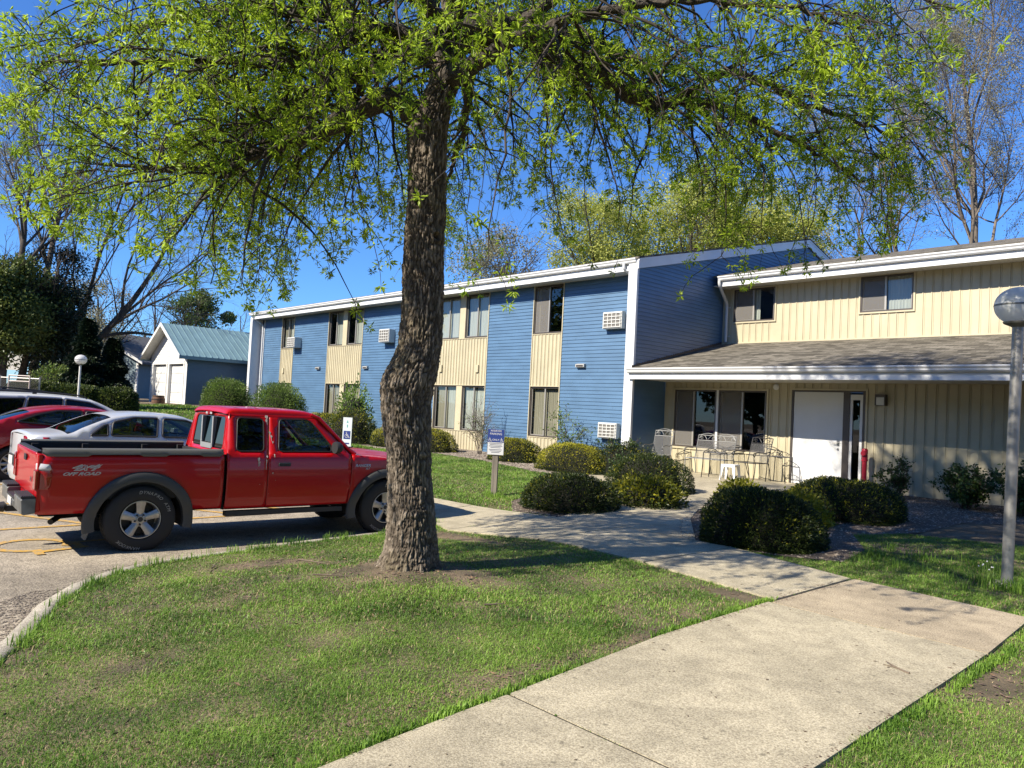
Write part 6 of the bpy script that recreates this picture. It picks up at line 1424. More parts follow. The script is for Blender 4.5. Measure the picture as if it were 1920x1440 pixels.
tag(MB().prism([(-33.5, -6.6, .72), (-26.9, -6.2, .70), (-27.2, -3.95, .715), (-33.5, -3.95, .735)], (0, 0, -.1)).build('garage_drive', m_drive), kind='structure')
# neighbour's house
house = empty('neighbour_house', (-47.5, -3.4, 1.0), math.radians(38)); tag(house, 'pale blue gabled house half hidden behind the dark spruces', 'house')
m_hs = mat('pale_blue_siding', (.16, .22, .25), .7, var=.06, vscale=2); m_hr = mat('grey_shingles', (.12, .12, .12), .9, var=.2, vscale=20)
m_ = MB(); m_.prism([(-3.6, 0, 0), (3.6, 0, 0), (3.6, 0, 2.6), (0, 0, 4.45), (-3.6, 0, 2.6)], (0, 9, 0)); m_.build('wall', m_hs, house)
for sg in (-1, 1): MB().prism([(0, -.4, 4.62), (sg*4.1, -.4, 2.50), (sg*4.1, 9.3, 2.50), (0, 9.3, 4.62)], (0, 0, -.14)).build('roof', m_hr, house)
m_ = MB()
for sg in (-1, 1): m_.prism([(0, -.43, 4.64), (sg*4.12, -.43, 2.52), (sg*4.12, -.43, 2.34), (0, -.43, 4.44)], (0, .03, 0))
m_.build('bargeboard', m_gw, house)
wf = MB().box(-1.0, -.06, 1.1, .2, 0.01, 2.2).build('window', m_gw, house); MB().box(-.9, -.07, 1.2, .1, -.061, 2.1).build('pane', m_glassd, wf)
dpy = MB().box(3.45, -.08, 0, 3.6, 0, 2.5).build('downspout', m_gw, house)
wsg = empty('notice_board', (-38.9, -9.0, .9)); tag(wsg, 'white board seen between tree trunks at the far left', 'board')
m_ = MB(); m_.box(-.62, -.04, 1.45, .62, 0, 2.4); wsg.rotation_euler = (0, 0, math.radians(50)); m_.build('board', m_gw, wsg)
m_ = MB(); m_.box(-.55, 0, -.2, -.47, .08, 1.5); m_.box(.47, 0, -.2, .55, .08, 1.5); m_.build('legs', m_bbark, wsg)
# chain-link fence, gate
m_gal = mat('galvanised_steel', (.36, .36, .35), .4, .7)
fen = empty('chain_link_fence', (-24.4, -12.6, .65)); tag(fen, 'low chain link fence beyond the parked cars at the far left', 'fence')
FA, FB = np.array([-3.2, -1.1, 0]), np.array([1.35, 1.75, 0]); fd = FB-FA; fl_ = np.linalg.norm(fd)
fp = lambda t, z: tuple(FA+fd*t+np.array([0, 0, z]))
m_ = MB(); m_.tube([fp(0, 1.15), fp(1, 1.15)], .022, 6); m_.build('top_rail', m_gal, fen)
for k in range(4): MB().tube([fp(k/3, -.2), fp(k/3, 1.22)], .032, 8).build('fence_post', m_gal, fen)
m_ = MB(); st_ = .075/fl_*1.0; n = int(1/st_)
for k in range(-14, n):
    for sg in (0, 1):
        t0, t1 = (k*st_, (k+14)*st_) if not sg else ((k+14)*st_, k*st_)
        a, b = np.array([t0, 0.05]), np.array([t1, 1.13])
        def clip(a, b):
            ta = 0.0; tb = 1.0; dx = b[0]-a[0]
            for lim, s in ((0, 1), (1, -1)):
                if dx*s > 0: ta = max(ta, (lim-a[0])/dx)
                else: tb = min(tb, (lim-a[0])/dx)
            return ta, tb
        ta, tb = clip(a, b)
        if tb-ta > .02: p, q = a+(b-a)*ta, a+(b-a)*tb; m_.tube([fp(*p), fp(*q)], .004, 3, False)
m_.build('wire_mesh', m_gal, fen)
gt = empty('fence_gate', (-23.6, -11.7, .68)); tag(gt, 'small wire gate panel with pale frame left of the hedge', 'gate')
m_ = MB(); gd = np.array([.68, .73, 0])
for a, b in (((-.0, 0.05), (0, 1.2)), ((.75, .05), (.75, 1.2)), ((0, 1.2), (.75, 1.2)), ((0, .05), (.75, .05)), ((0, 1.0), (.75, 1.0))): m_.tube([tuple(gd*a[0]+np.array([0, 0, a[1]])), tuple(gd*b[0]+np.array([0, 0, b[1]]))], .025, 6)
m_.build('gate_frame', mat('pale_pink_metal', (.5, .42, .38), .5), gt)
m_ = MB()
for k in range(12): m_.tube([tuple(gd*.0625*k+np.array([0, 0, .05])), tuple(gd*.0625*(k+1)+np.array([0, 0, 1.0]))], .004, 3, False); m_.tube([tuple(gd*.0625*(k+1)+np.array([0, 0, .05])), tuple(gd*.0625*k+np.array([0, 0, 1.0]))], .004, 3, False)
m_.build('wire_mesh', m_gal, gt)
# globe lamps
def globemat(name, base, tr_):
    m = bpy.data.materials.new(name); m.use_nodes = True; b = m.node_tree.nodes['Principled BSDF']; N = m.node_tree.nodes; L = m.node_tree.links
    b.inputs['Roughness'].default_value = .22; b.inputs['Coat Weight'].default_value = .5; b.inputs['Coat Roughness'].default_value = .03
    b.inputs['Base Color'].default_value = (*base, 1); t = N.new('ShaderNodeBsdfTranslucent'); t.inputs[0].default_value = (*base, 1)
    mx = N.new('ShaderNodeMixShader'); mx.inputs[0].default_value = tr_; L.new(b.outputs[0], mx.inputs[1]); L.new(t.outputs[0], mx.inputs[2]); L.new(mx.outputs[0], N['Material Output'].inputs[0]); return m
m_globe = globemat('aged_clear_globe', (.80, .83, .82), .6); m_globe2 = globemat('milky_globe', (.8, .8, .78), .4)
m_pole = mat('brushed_aluminium_pole', (.40, .39, .37), .45, .55, var=.12, vscale=10, stretch=(1, 1, .15), bump=.1, bscale=60)
def lamp(loc, H, R, pr, label, gm, pm, tilt=(0, 0)):
    o = empty('street_lamp', loc); tag(o, label, 'street lamp', 'globe street lamps')
    m_ = MB(); m_.tube([(0, 0, .0), (0, 0, H-2*R*.9)], pr, 20); m_.build('pole', pm, o)
    m_ = MB(); m_.lathe([(0, .05), (pr+.075, .045), (pr+.10, .02), (pr+.105, -.12)], 24); m_.build('concrete_footing', m_curb, o)
    m_ = MB(); zc = H-R; m_.lathe([(pr, zc-R*1.05), (pr+.02, zc-R*1.0), (R*.62, zc-R*.88), (R*.66, zc-R*.80), (R*.60, zc-R*.80)], 28); m_.build('collar', mat('grey_collar', (.22, .23, .23), .4, .5), o)
    m_ = MB(); m_.lathe([(R*math.cos(a)*1.06, zc+R*math.sin(a)*.93) for a in np.linspace(-.95, math.pi/2, 24)], 36); m_.build('globe', gm, o, sharp=80)
    m_ = MB(); m_.lathe([(R*1.062, zc-.01), (R*1.075, zc), (R*1.062, zc+.01)], 36); m_.build('seam_ring', mat('grey_collar', (.22, .23, .23), .4, .5), o)
    return o
lp = lamp((6.24, -8.0, Z(6.24, -8.0)), 3.02, .205, .052, 'tall aluminium globe lamp standing by the walk at the right edge', m_globe, m_pole)
lp.rotation_euler = (0, math.radians(.9), 0)
lamp((-20.98, -10.06, .42), 2.30, .185, .036, 'distant white globe lamp in front of the clipped hedge', m_globe2, m_gw)
# signs
m_sblue = mat('sign_blue', (.020, .045, .22), .45); m_swhite = mat('sign_white', (.66, .67, .68), .5); m_woodp = mat('weathered_wood_post', (.21, .185, .15), .9, var=.35, vscale=6, stretch=(3, 3, .3))
def wheelchair(m_, ox, oz, s, y):             # pictogram in the x/z plane
    def pl(pts, w):
        for a, b in zip(pts[:-1], pts[1:]):
            dx, dz = b[0]-a[0], b[1]-a[1]; L = math.hypot(dx, dz)+1e-9; nx, nz = -dz/L*w/2, dx/L*w/2; ex, ez = dx/L*w*.3, dz/L*w*.3
            m_.add([(ox+s*(a[0]-ex-nx), y, oz+s*(a[1]-ez-nz)), (ox+s*(b[0]+ex-nx), y, oz+s*(b[1]+ez-nz)), (ox+s*(b[0]+ex+nx), y, oz+s*(b[1]+ez+nz)), (ox+s*(a[0]-ex+nx), y, oz+s*(a[1]-ez+nz))], [(0, 1, 2, 3)])
    pl(arc(-.05, -.15, .28, 130, 370, 14), .08); pl([(-.08, .28), (-.05, -.12), (.22, -.12), (.34, -.42), (.44, -.40)], .10); pl([(-.07, .1), (.18, .1)], .08); pl(arc(-.09, .42, .05, 0, 360, 8), .08)
sg = empty('parking_sign', (-1.62, -7.85, Z(-1.62, -7.85)), math.radians(38)); tag(sg, 'blue and white reserved parking sign on a short wooden post', 'sign')
MB().box(-.05, -.045, -.2, .05, .055, .98).build('wooden_post', m_woodp, sg)
pl_ = MB(); pl_.box(-.15, -.062, .74, .15, -.047, 1.19); plo = pl_.build('sign_plate', m_swhite, sg, bevel=.004)
MB().box(-.143, -.0655, .965, .143, -.0625, 1.193).build('blue_field', m_sblue, plo)
q = MB()
for txt, z, s in (('RESERVED', 1.165, .044), ('PARKING', 1.110, .052), ('ONLY', 1.005, .048)):
    V, F = text_mesh(txt, s); q.add([(x, -.067, z+y) for x, y, _ in V], F)
wheelchair(q, -.105, 1.01, .075, -.067); wheelchair(q, .105, 1.01, .075, -.067); q.build('sign_lettering', m_swhite, plo)
q = MB()
for k, (z, w) in enumerate(((.945, .24), (.92, .21), (.895, .24), (.87, .18), (.835, .23), (.81, .2), (.785, .15))): q.box(-w/2, -.0645, z-.005, w/2, -.0625, z+.004)
q.box(-.150, -.0645, .748, -.146, -.0625, 1.197); q.box(.146, -.0645, .748, .150, -.0625, 1.197)
q.build('small_print', mat('sign_dark_grey', (.10, .11, .16), .6), plo)
s2 = empty('accessible_parking_sign', (-5.95, -8.3, Z(-5.95, -8.3)), math.radians(40)); tag(s2, 'narrow white wheelchair parking sign seen over the red truck hood', 'sign')
MB().box(-.045, 0, -.2, .045, .09, 1.0).build('wooden_post', m_woodp, s2)
plo = MB().box(-.10, -.02, .62, .10, -.004, 1.245).build('sign_plate', mat('sign_pale', (.70, .78, .78), .5), s2)
MB().box(-.075, -.0235, .78, .075, -.0205, .955).build('blue_field', m_sblue, plo)
q = MB(); wheelchair(q, .0, .868, .13, -.025); q.build('pictogram', m_swhite, plo)
q = MB(); q.box(-.06, -.0225, .67, .06, -.0205, .70); q.build('blue_lettering', m_sblue, plo)
q = MB(); q.prism([(-.02, -.022, 1.13), (.02, -.022, 1.13), (0, -.022, 1.19)], (0, .0015, 0)); q.box(-.01, -.022, 1.03, .01, -.0205, 1.09); q.build('green_mark', mat('sign_teal', (.10, .38, .36), .5), plo)
# patio furniture
m_iron = mat('wrought_iron', (.035, .035, .038), .45, .4); m_irong = mat('grey_painted_iron', (.22, .225, .225), .5, .2)
def meshmat():
    m = bpy.data.materials.new('woven_metal_mesh'); m.use_nodes = True; N = m.node_tree.nodes; L = m.node_tree.links
    b = N['Principled BSDF']; b.inputs['Base Color'].default_value = (.11, .11, .11, 1); b.inputs['Metallic'].default_value = .3; b.inputs['Roughness'].default_value = .6
    tc = N.new('ShaderNodeTexCoord'); w1 = N.new('ShaderNodeTexWave'); w1.inputs['Scale'].default_value = 18; w2 = N.new('ShaderNodeTexWave'); w2.bands_direction = 'Z'; w2.inputs['Scale'].default_value = 18
    L.new(tc.outputs['Object'], w1.inputs[0]); L.new(tc.outputs['Object'], w2.inputs[0]); mx_ = N.new('ShaderNodeMath'); mx_.operation = 'MAXIMUM'; L.new(w1.outputs[1], mx_.inputs[0]); L.new(w2.outputs[1], mx_.inputs[1])
    gt_ = N.new('ShaderNodeMath'); gt_.operation = 'GREATER_THAN'; gt_.inputs[1].default_value = .90; L.new(mx_.outputs[0], gt_.inputs[0])
    t = N.new('ShaderNodeBsdfTransparent'); s = N.new('ShaderNodeMixShader'); L.new(gt_.outputs[0], s.inputs[0]); L.new(t.outputs[0], s.inputs[1]); L.new(b.outputs[0], s.inputs[2]); L.new(s.outputs[0], N['Material Output'].inputs[0]); return m
m_mesh = meshmat()
def spiral(cx, cz, r, turns=1.4, s=1, a0=0): return [(cx+s*r*(1-.75*t)*math.cos(a0+t*turns*6.28), cz+r*(1-.75*t)*math.sin(a0+t*turns*6.28)) for t in np.linspace(0, 1, 16)]
def iron_seat(name, loc, rz, label, W=.58, cat='chair', n=1, fm=None, backh=.98, group='wrought iron patio seats'):
    fm = fm or m_iron; o = empty(name, loc, rz); tag(o, label, cat, group)
    hw = W/2; sh = .42; r = .011
    bp = lambda x, z: (x, .24+.30*(z-sh), z)   # leaning back plane
    m_ = MB(); m_.tube([bp(-hw, sh), bp(-hw, backh)], r, 6); m_.tube([bp(hw, sh), bp(hw, backh)], r, 6); m_.tube([bp(-hw, backh), bp(hw, backh)], r, 6); m_.tube([bp(-hw, backh-.13), bp(hw, backh-.13)], r, 6)
    for k in range(n):                        # scroll crest
        c = -hw+W*(k+.5)/n; w = W/n/2
        m_.tube([bp(c+w*x, backh-.02+.07*math.cos(x*1.57)) for x in np.linspace(-.9, .9, 13)], .008, 5)
        for sg_ in (-1, 1):
            m_.tube([bp(x, z) for x, z in spiral(c+sg_*w*.62, backh-.075, .045, 1.3, sg_)], .006, 4); m_.tube([bp(c+sg_*w*x, backh-.125+.13*math.sin(x*3.0)) for x in np.linspace(.05, .95, 10)], .006, 4)
    m_.build('back_frame', fm, o)
    m_ = MB(); nn = 6; m_.grid([[bp(x, z) for x in np.linspace(-hw+.01, hw-.01, nn)] for z in np.linspace(sh+.02, backh-.135, 5)], True); m_.build('backrest_mesh', m_mesh, o)
    m_ = MB(); m_.grid([[(x, y, sh+.015*math.cos((y+.0)*6)) for x in np.linspace(-hw+.01, hw-.01, nn)] for y in np.linspace(-.26, .24, 6)], True); m_.build('seat_mesh', m_mesh, o)
    m_ = MB(); m_.tube([(-hw, -.27, sh), (hw, -.27, sh), (hw, .24, sh), (-hw, .24, sh), (-hw, -.27, sh)], r, 6); m_.build('seat_frame', fm, o)
    for sg_ in (-1, 1):
        x = sg_*(hw+.015)
        m_ = MB(); m_.tube([(x, .32, sh+.27), (x, .1, sh+.235), (x, -.12, sh+.25), (x, -.28, sh+.235), (x, -.33, sh+.19), (x, -.29, sh+.16)], .012, 6); m_.tube([(x, -.22, sh+.235), (x, -.30, sh+.12), (x, -.24, sh)], .009, 6); m_.build('armrest', fm, o)
        m_ = MB(); m_.tube([(x, -.24, sh), (x, -.25, sh*.55), (x, -.30, .02)], .011, 6); m_.build('leg', fm, o)
        m_ = MB(); m_.tube([(x, .24, sh), (x, .30, sh*.6), (x, .34, .02)], .011, 6); m_.build('leg', fm, o)
    return o
PZ = .165
iron_seat('patio_chair', (-3.0, -1.1, PZ), math.radians(12), 'high backed mesh patio chair standing alone left of the picture window', W=.50, backh=1.03, fm=m_irong)
iron_seat('patio_bench', (-1.72, -.75, PZ), math.radians(6), 'two seat wrought iron mesh bench under the picture window', W=1.0, cat='bench', n=2, fm=m_irong)
iron_seat('patio_chair', (-.62, -.72, PZ), math.radians(-8), 'wrought iron mesh chair right of the white stool, back to the wall', W=.56, backh=1.0)
def irontable(loc, rz, W, Dp, label):         # glider frame with arched legs and scroll apron
    o = empty('patio_side_table', loc, rz); tag(o, label, 'side table', 'wrought iron side tables'); h = .60
    m_ = MB(); m_.tube([(-W/2, -Dp/2, h), (W/2, -Dp/2, h), (W/2, Dp/2, h), (-W/2, Dp/2, h), (-W/2, -Dp/2, h)], .011, 6)
    for y in (-Dp/2, Dp/2):
        m_.tube([(W/2*x, y, h+.0+.11*math.cos(x*1.57)) for x in np.linspace(-1, 1, 13)], .007, 5)
        for sg_ in (-1, 1): m_.tube([(a, y, b) for a, b in spiral(sg_*W*.22, h+.045, .04, 1.3, sg_)], .006, 4)
    m_.build('table_frame', m_iron, o)
    for sx in (-1, 1):
        for sy in (-1, 1): MB().tube([(sx*W/2, sy*Dp/2, h), (sx*(W/2+.01), sy*Dp/2, h*.5), (sx*(W/2+.03), sy*(Dp/2+.01), .01)], .010, 6).build('leg', m_iron, o)
    MB().grid([[(x, y, h-.005) for x in np.linspace(-W/2, W/2, 4)] for y in (-Dp/2, Dp/2)], False).build('table_top', m_mesh, o); return o
irontable((-.05, -.45, PZ), 0.0, .42, .36, 'scroll topped iron side table against the wall left of the door')
irontable((-1.25, -1.25, PZ), .1, .42, .36, 'scroll topped iron side table in front of the bench')
stl = empty('plastic_stool', (-.86, -1.22, PZ), .15); tag(stl, 'small white plastic stool on the patio before the bench', 'stool')
m_pl = mat('white_plastic', (.78, .78, .76), .45)
m_ = MB(); m_.box(-.17, -.15, .335, .17, .15, .365); m_.box(-.165, -.15, .30, .165, -.135, .336); m_.box(-.165, .135, .30, .165, .15, .336); m_.build('stool_seat', m_pl, stl, bevel=.012)
for sx in (-1, 1):
    for sy in (-1, 1): MB().prism([(sx*.17, sy*.15, .335), (sx*.09, sy*.15, .335), (sx*.155, sy*.18, 0), (sx*.19, sy*.18, 0)], (0, -sy*.025, 0)).build('leg', m_pl, stl)

# ================================================================ GRASS, BEDS, DEBRIS
m_grass = leafmat('lawn_grass', (.070, .17, .018), (.31, .50, .075), 1.3, transl=.35, rough=.5)
m_straw = mat('dry_grass', (.36, .28, .15), .8, var=.3, vscale=5)
BEDL = [(-.25, -8.68), (.9, -8.68), (.35, -6.4), (.05, -5.8), (-.2, -5.2), (-.3, -4.3), (-3.7, -4.2), (-4.5, -4.1), (-7.4, -3.3), (-9.5, -3.1), (-11.6, -3.6), (-13.5, -3.5), (-19, -3.7), (-27, -4.2), (-27, -.9), (-3.7, -.9), (-3.7, -4.1), (-2.6, -4.4), (-1.6, -6.6), (-1.0, -8.0)]
BEDR = [(2.9, -8.75), (3.15, -8.85), (4.2, -8.62), (4.75, -8.3), (4.55, -7.2), (4.0, -6.2), (4.5, -5.2), (4.6, -3.6), (5.2, -2.9), (9, -2.8), (9, 0), (1.75, 0), (1.1, -4.2), (1.1, -5.2), (1.3, -6.1), (1.7, -7.0)]
def walkmask(x, y, grow=0.0):
    r = np.zeros(x.shape, bool)
    for p in WALKS:
        if grow > 0: r |= inpoly(x, y, p) | (segdist(x, y, p, True) < grow)
        else: r |= inpoly(x, y, p) & (segdist(x, y, p, True) > -grow)
    return r
def bare(x, y):
    b = np.zeros(x.shape)
    for cx_, cy_, ax, ay, s in ((2.62, -12.80, .62, .52, 1.3), (3.15, -12.5, .4, .35, 1.0), (1.35, -13.4, .30, .60, .95), (1.9, -13.0, .45, .25, .6), (1.2, -11.9, .25, .5, .5), (2.6, -14.2, .3, .35, .5), (3.6, -15.3, .4, .3, .45), (1.2, -10.85, .9, .22, 1.1), (4.9, -10.85, .40, .14, 1.0), (5.2, -12.6, .10, 1.9, .75), (7.0, -11.5, .28, .55, 1.0), (6.1, -6.4, .6, .4, .6), (7.2, -5.5, .7, .5, .7), (5.4, -4.6, .7, .4, .6), (-3.9, -7.2, 1.0, .35, .45), (4.95, -6.6, .5, .5, .7), (3.0, -15.9, .4, .2, .4), (1.3, -14.55, .3, .12, .5)):
        b = np.maximum(b, s*np.exp(-(((x-cx_)/ax)**2+((y-cy_)/ay)**2)))
    return b
def lawn_ok(x, y):
    ok = (sdc(x, y) > .165) & ~inpoly(x, y, BEDL) & ~inpoly(x, y, BEDR) & ~((y > -.9) & (x < 21))
    return ok & ~walkmask(x, y, .006)
def grass(name, box, dens, hgt, wid, seed, cond=None, lean=.95, label='short green lawn grass', matl=None, dead=.07):
    g = np.random.default_rng(seed); x0, y0, x1, y1 = box; n = int((x1-x0)*(y1-y0)*dens); x = x0+(x1-x0)*g.random(n); y = y0+(y1-y0)*g.random(n)
    if cond is not None: k = cond(x, y); x, y = x[k], y[k]
    k = lawn_ok(x, y); x, y = x[k], y[k]
    patch = fbm(x*1.4, y*1.4, 0, 4); fine_ = fbm(x*7, y*7, 3, 2); keep = g.random(len(x)) < np.clip(1.25-1.35*bare(x, y)-.75*np.clip(.47-patch, 0, 1)*3+.3*(fine_-.4), .03, 1)
    x, y, patch = x[keep], y[keep], patch[keep]; n = len(x)
    H = hgt*(.45+.9*g.random(n))*(.75+.9*np.clip(fbm(x*2.3+9, y*2.3, 1, 3)-.35, 0, 1)*2)*(1-.45*np.clip(bare(x, y), 0, 1)); a = g.random(n)*2*np.pi; le = lean*(.3+g.random(n)*1.1)
    z = zl(x, y)-.006; wv = np.stack([np.cos(a), np.sin(a), np.zeros(n)], 1)*(wid*(.6+.8*g.random(n)))[:, None]/2
    b = a+np.pi/2+(g.random(n)-.5); dv = np.stack([np.cos(b), np.sin(b), np.zeros(n)], 1)*(H*le)[:, None]
    B = np.stack([x, y, z], 1); M_ = B+dv*.35; M_[:, 2] += H*.62; T = B+dv*1.15; T[:, 2] += H*(1-.28*le)
    V = np.stack([B-wv, B+wv, M_+wv*.75, M_-wv*.75, T], 1).reshape(-1, 3); i = np.arange(n)*5
    F = np.concatenate([np.stack([i, i+1, i+2], 1), np.stack([i, i+2, i+3], 1), np.stack([i+3, i+2, i+4], 1)])
    mi = (g.random(n) < dead*(1+2.5*np.clip(bare(x, y), 0, 1)+2*np.clip(.45-patch, 0, 1))).astype(int); mi = np.concatenate([mi, mi, mi])
    o = npmesh(name, V, F, [m_grass, m_straw], None, mi=mi); tag(o, label, 'grass', kind='stuff'); print(name, n); return o
cd_ = lambda x, y: np.hypot(x-CAM[0], y-CAM[1])
depth_ = lambda x, y: -.7308*(x-CAM[0])+.6817*(y-CAM[1])
infr = lambda x, y: (np.abs(.6826*(x-CAM[0])+.7291*(y-CAM[1])) < depth_(x, y)*.74+.5) & (depth_(x, y) > .8)
grass('lawn_grass', (0, -18.4, 9.5, -9.0), 17000, .030, .0034, 1, lambda x, y: (cd_(x, y) < 5.4) & infr(x, y), label='mown lawn grass in the foreground')
grass('lawn_grass', (-.5, -16.5, 11, -2.5), 7500, .034, .0050, 2, lambda x, y: (cd_(x, y) >= 5.4) & (cd_(x, y) < 12) & infr(x, y), label='mown lawn grass round the tree and lamp')
grass('lawn_grass', (-12, -9.0, 1, -2.8), 2400, .045, .011, 3, lambda x, y: infr(x, y), label='mown lawn grass before the blue building')
grass('lawn_grass', (-27, -10, -12, -3), 420, .08, .03, 4, lambda x, y: infr(x, y), label='distant lawn grass towards the garage')
def tufts(name, pts, nb, hgt, seed, spread=.05, label='tufts of longer grass along edges'):
    g = np.random.default_rng(seed); P = np.repeat(np.array(pts, float), nb, 0); n = len(P); x = P[:, 0]+g.normal(size=n)*spread; y = P[:, 1]+g.normal(size=n)*spread; H = hgt*(.5+g.random(n)*.9)
    a = g.random(n)*6.28; le = .5*g.random(n); z = zl(x, y)-.005; wv = np.stack([np.cos(a), np.sin(a), 0*a], 1)*.0035; dv = np.stack([np.cos(a+1.6), np.sin(a+1.6), 0*a], 1)*(H*le)[:, None]
    B = np.stack([x, y, z], 1); M_ = B+dv*.3; M_[:, 2] += H*.6; T = B+dv*1.2; T[:, 2] += H*(1-.3*le); V = np.stack([B-wv, B+wv, M_+wv*.8, M_-wv*.8, T], 1).reshape(-1, 3); i = np.arange(n)*5
    F = np.concatenate([np.stack([i, i+1, i+2], 1), np.stack([i, i+2, i+3], 1), np.stack([i+3, i+2, i+4], 1)]); tag(npmesh(name, V, F, m_grass), label, 'grass', kind='stuff')
g = np.random.default_rng(77); tp = []
for (a, b), (c, d) in zip(CURB[4:-3], CURB[5:-2]):
    for k in range(int(math.hypot(c-a, d-b)*7)):
        t = g.random(); x, y = a+(c-a)*t, b+(d-b)*t; L = math.hypot(c-a, d-b); nx, ny = (d-b)/L, -(c-a)/L
        if sdc(np.array([x+nx*.2]), np.array([y+ny*.2]))[0] < 0: nx, ny = -nx, -ny
        tp.append((x+nx*(.17+.05*g.random()), y+ny*(.17+.05*g.random())))
tufts('edge_grass', tp, 16, .085, 5, .04)
tufts('post_grass', [(-1.62+.1*math.cos(a), -7.85+.1*math.sin(a)) for a in np.linspace(0, 6, 14)]+[(6.24+.16*math.cos(a), -8.0+.16*math.sin(a)) for a in np.linspace(0, 6, 12)]+[(6.0+.5*g.random(), -8.4+.4*g.random()) for _ in range(16)]+[(4.6+1.5*g.random(), -8.6+2*g.random()) for _ in range(30)], 22, .11, 6, .05, 'longer grass at the post and lamp')
ep = []
for k in range(420):
    v_ = -17+6.3*g.random(); ep.append((le(v_)-.02-.03*g.random(), v_)); v_ = -17+7.5*g.random(); ep.append((6.86+.04*g.random(), v_))
ep = [p for p in ep if fbm(p[0]*2, p[1]*2.5) > .36]
tufts('walk_edge_grass', ep, 14, .045, 16, .02, 'blades of grass leaning over the walk edges')
# gravel beds
m_grav = mat('bed_gravel', (.16, .12, .09), .95, col2=(.42, .37, .31), vscale=38, fac=(.35, .7), bump=.8, bscale=60)
m_mulchb = mat('bed_soil', (.075, .055, .040), 1.0, col2=(.15, .115, .085), vscale=20, bump=.8, bscale=50)
for nm, poly in (('left_bed', BEDL[:7]+[(-3.7, -4.1), (-2.6, -4.4), (-1.6, -6.6), (-1.0, -8.0)][0:4]), ('right_bed', BEDR)):
    o = panel(nm, poly, [], lambda a, b: (a, b, Z(a, b)+.008+.02*float(fbm(a*4, b*4))-.01), m_mulchb, None, step=.25, thick=0, smooth=True); tag(o, kind='structure')
o = panel('facade_bed', [(-27, -4.2), (-19, -3.7), (-13.5, -3.5), (-11.6, -3.6), (-9.5, -3.1), (-7.4, -3.3), (-4.5, -4.1), (-3.7, -4.1), (-3.66, -.9), (-27, -.9)], [], lambda a, b: (a, b, Z(a, b)+.008), m_mulchb, None, step=.5, thick=0); tag(o, kind='structure')
def stones(name, cond, box, n, size, mt, seed, label, flat=.5, elong=1.0):
    g = np.random.default_rng(seed); x0, y0, x1, y1 = box; x = x0+(x1-x0)*g.random(n); y = y0+(y1-y0)*g.random(n); k = cond(x, y); x, y = x[k], y[k]; n = len(x)
    z = np.where(walkmask(x, y), zl(x, y)+.024, np.where(sdc(x, y) < 0, za(x, y)+.004, zl(x, y)+.008)); s = size*(.5+g.random(n)); a = g.random(n)*6.28
    base = np.array([(1, 0, 0), (0, 1, 0), (-1, 0, 0), (0, -1, 0), (0, 0, 1), (.1, .1, -.6)])*(.75+.5*g.random((n, 6, 1))); base[:, :, 0] *= elong; base[:, :, 2] *= flat
    c, d = np.cos(a)[:, None], np.sin(a)[:, None]; X = base[:, :, 0]*c-base[:, :, 1]*d; Y = base[:, :, 0]*d+base[:, :, 1]*c
    V = np.stack([x[:, None]+X*s[:, None], y[:, None]+Y*s[:, None], z[:, None]+base[:, :, 2]*s[:, None]], -1).reshape(-1, 3); i = np.arange(n)[:, None]*6
    T_ = np.array([(0, 1, 4), (1, 2, 4), (2, 3, 4), (3, 0, 4), (1, 0, 5), (2, 1, 5), (3, 2, 5), (0, 3, 5)]); F = (i[:, :, None]+T_[None]).reshape(-1, 3)
    tag(npmesh(name, V, F, mt), label, 'gravel' if elong < 1.5 else 'debris', kind='stuff')
m_st = mat('pale_gravel', (.20, .16, .12), .9, col2=(.46, .40, .32), vscale=14, fac=(.3, .7))
m_ch = mat('wood_chips', (.09, .06, .045), .95, col2=(.22, .15, .11), vscale=20)
m_ch2 = mat('old_mulch', (.10, .085, .07), .95, col2=(.30, .25, .20), vscale=20)
stones('bed_gravel', lambda x, y: inpoly(x, y, BEDR) | inpoly(x, y, BEDL), (-4.5, -8.9, 9, 0), 26000, .013, m_st, 8, 'pale gravel and chips covering the beds')
stones('facade_gravel', lambda x, y: inpoly(x, y, BEDL) & (y > -4.2), (-13, -4.2, -3.7, -1), 9000, .018, m_st, 9, 'pale gravel along the blue facade')
stones('wood_chips', lambda x, y: (sdc(x, y) < .0) & (sdc(x, y) > -.55*(fbm(x*2, y*2)+.25)) & (y < -14.3), (.0, -17.2, 3.2, -14.2), 16000, .007, m_ch2, 10, 'brown wood chips swept against the curb', .4, 2.2)
stones('bark_litter', lambda x, y: (bare(x, y) > .45) & (sdc(x, y) > .2), (0, -16, 8, -4), 14000, .008, m_ch, 12, 'dry bark and leaf litter on the bare soil', .4, 2.4)
m_sd = mat('seed_litter', (.10, .07, .045), .95)
stones('walk_debris', lambda x, y: walkmask(x, y) & (fbm(x*1.2, y*1.2) > .36), (4.0, -17, 6.9, -8.8), 300, .0055, m_sd, 13, 'small buds and grit scattered on the walk', .35, 1.8)
stones('walk_edge_soil', lambda x, y: ((np.abs(x-5.22) < .03+.07*fbm(x*3, y*3)) | (np.abs(x-6.84) < .035*fbm(x*5, y*5)+.02)) & (y < -9.5), (5.0, -17, 7.0, -9), 16000, .0042, m_ch, 14, 'dry soil and litter along the walk edges', .4, 2.0)
g = np.random.default_rng(41); nL = 900; x = .5+7*g.random(nL); y = -17+8*g.random(nL); k = lawn_ok(x, y) & infr(x, y); x, y = x[k], y[k]; nL = len(x)
Cl = np.stack([x, y, zl(x, y)+.012+.014*g.random(nL)], 1); Dl = rdir(g, nL); Dl[:, 2] *= .25; Dl /= np.linalg.norm(Dl, axis=1, keepdims=True)
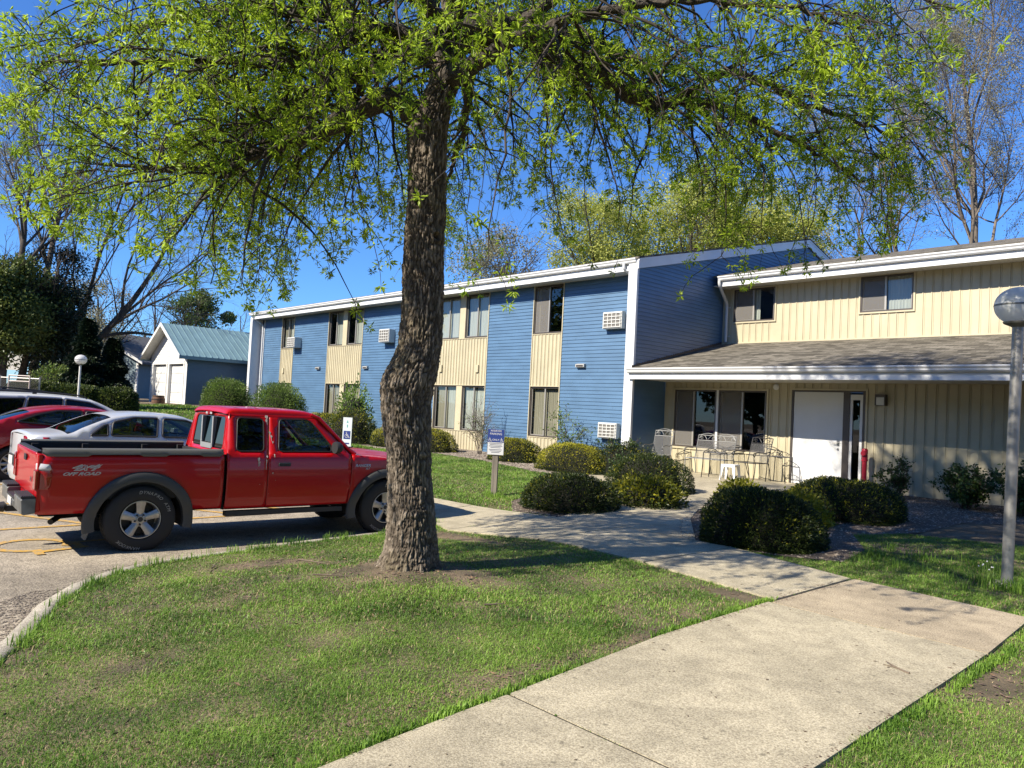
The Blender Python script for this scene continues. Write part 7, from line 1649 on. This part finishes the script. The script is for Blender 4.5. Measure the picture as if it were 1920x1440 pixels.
tag(leaves_mesh('fallen_leaves', Cl, Dl, .035, np.full(nL, .014), mat('dead_leaf', (.22, .14, .08), .8, var=.4, vscale=6), None, g), 'small dead leaves and seed husks scattered on the lawn', 'leaf litter', kind='stuff')
m_clov = leafmat('clover_leaf', (.06, .14, .02), (.20, .34, .06), 3, transl=.3)
nC = 40; cx_ = .8+7*g.random(nC); cy_ = -16.5+7*g.random(nC); x = np.repeat(cx_, 30)+g.normal(size=nC*30)*.04; y = np.repeat(cy_, 30)+g.normal(size=nC*30)*.04; k = lawn_ok(x, y); x, y = x[k], y[k]; nL = len(x)
Cl = np.stack([x, y, zl(x, y)+.02+.012*g.random(nL)], 1); Dl = rdir(g, nL); Dl[:, 2] *= .3; Dl /= np.linalg.norm(Dl, axis=1, keepdims=True)
tag(leaves_mesh('clover', Cl, Dl, .014, np.full(nL, .012), m_clov, None, g), 'patches of clover and broad weeds in the lawn', 'weeds', kind='stuff')
# fallen twigs, one object each
m_tw = mat('dead_twig', (.17, .13, .095), .9)
g = np.random.default_rng(5)
for i, (x, y, L, a, lab) in enumerate(((1.75, -13.15, .42, .4, 'grey green forked twig lying on the lawn left of the big trunk'), (2.55, -13.45, .30, .9, 'dark stick lying on the bare soil left of the trunk base'), (1.25, -13.9, .22, 2.3, 'short dead twig on the bare patch of lawn'), (6.55, -11.75, .20, 2.6, 'small twig at the right edge of the walk'), (4.05, -12.9, .16, 1.2, 'thin pale stalk on the lawn between trunk and walk'))):
    o = empty('fallen_twig', (x, y, Z(x, y)+.02), a); tag(o, lab, 'twig', 'fallen twigs'); P, R = branch(g, (-L/2, 0, 0), (1, .1, .02), L, .008, .003, 6, .12); P[:, 2] = np.abs(P[:, 2])*.3+.004
    tubes_mesh('stem', [(P, R)], m_tw, o, 5); Q, S = branch(g, P[3], (1, .8, .15), L*.4, .005, .002, 4, .1); tubes_mesh('side_shoot', [(Q, S)], m_tw, o, 4)
g = np.random.default_rng(15)                 # dandelion stalks by the lamp
for i in range(7):
    x, y = 6.0+.22*g.random(), -8.45+.3*g.random(); o = empty('dandelion', (x, y, Z(x, y))); tag(o, 'dandelion seed stalk in the grass beside the lamp footing', 'flower', 'dandelions by the lamp')
    h = .16+.1*g.random(); MB().tube([(0, 0, 0), (.01, .01, h*.6), (.03*(g.random()-.5), .02, h)], .0022, 5).build('stalk', m_fresh, o); MB().lathe([(0, -.008), (.007, -.003), (.007, .004), (0, .008)], 8, (0, .02, h+.005)).build('seed_head', m_swhite, o)
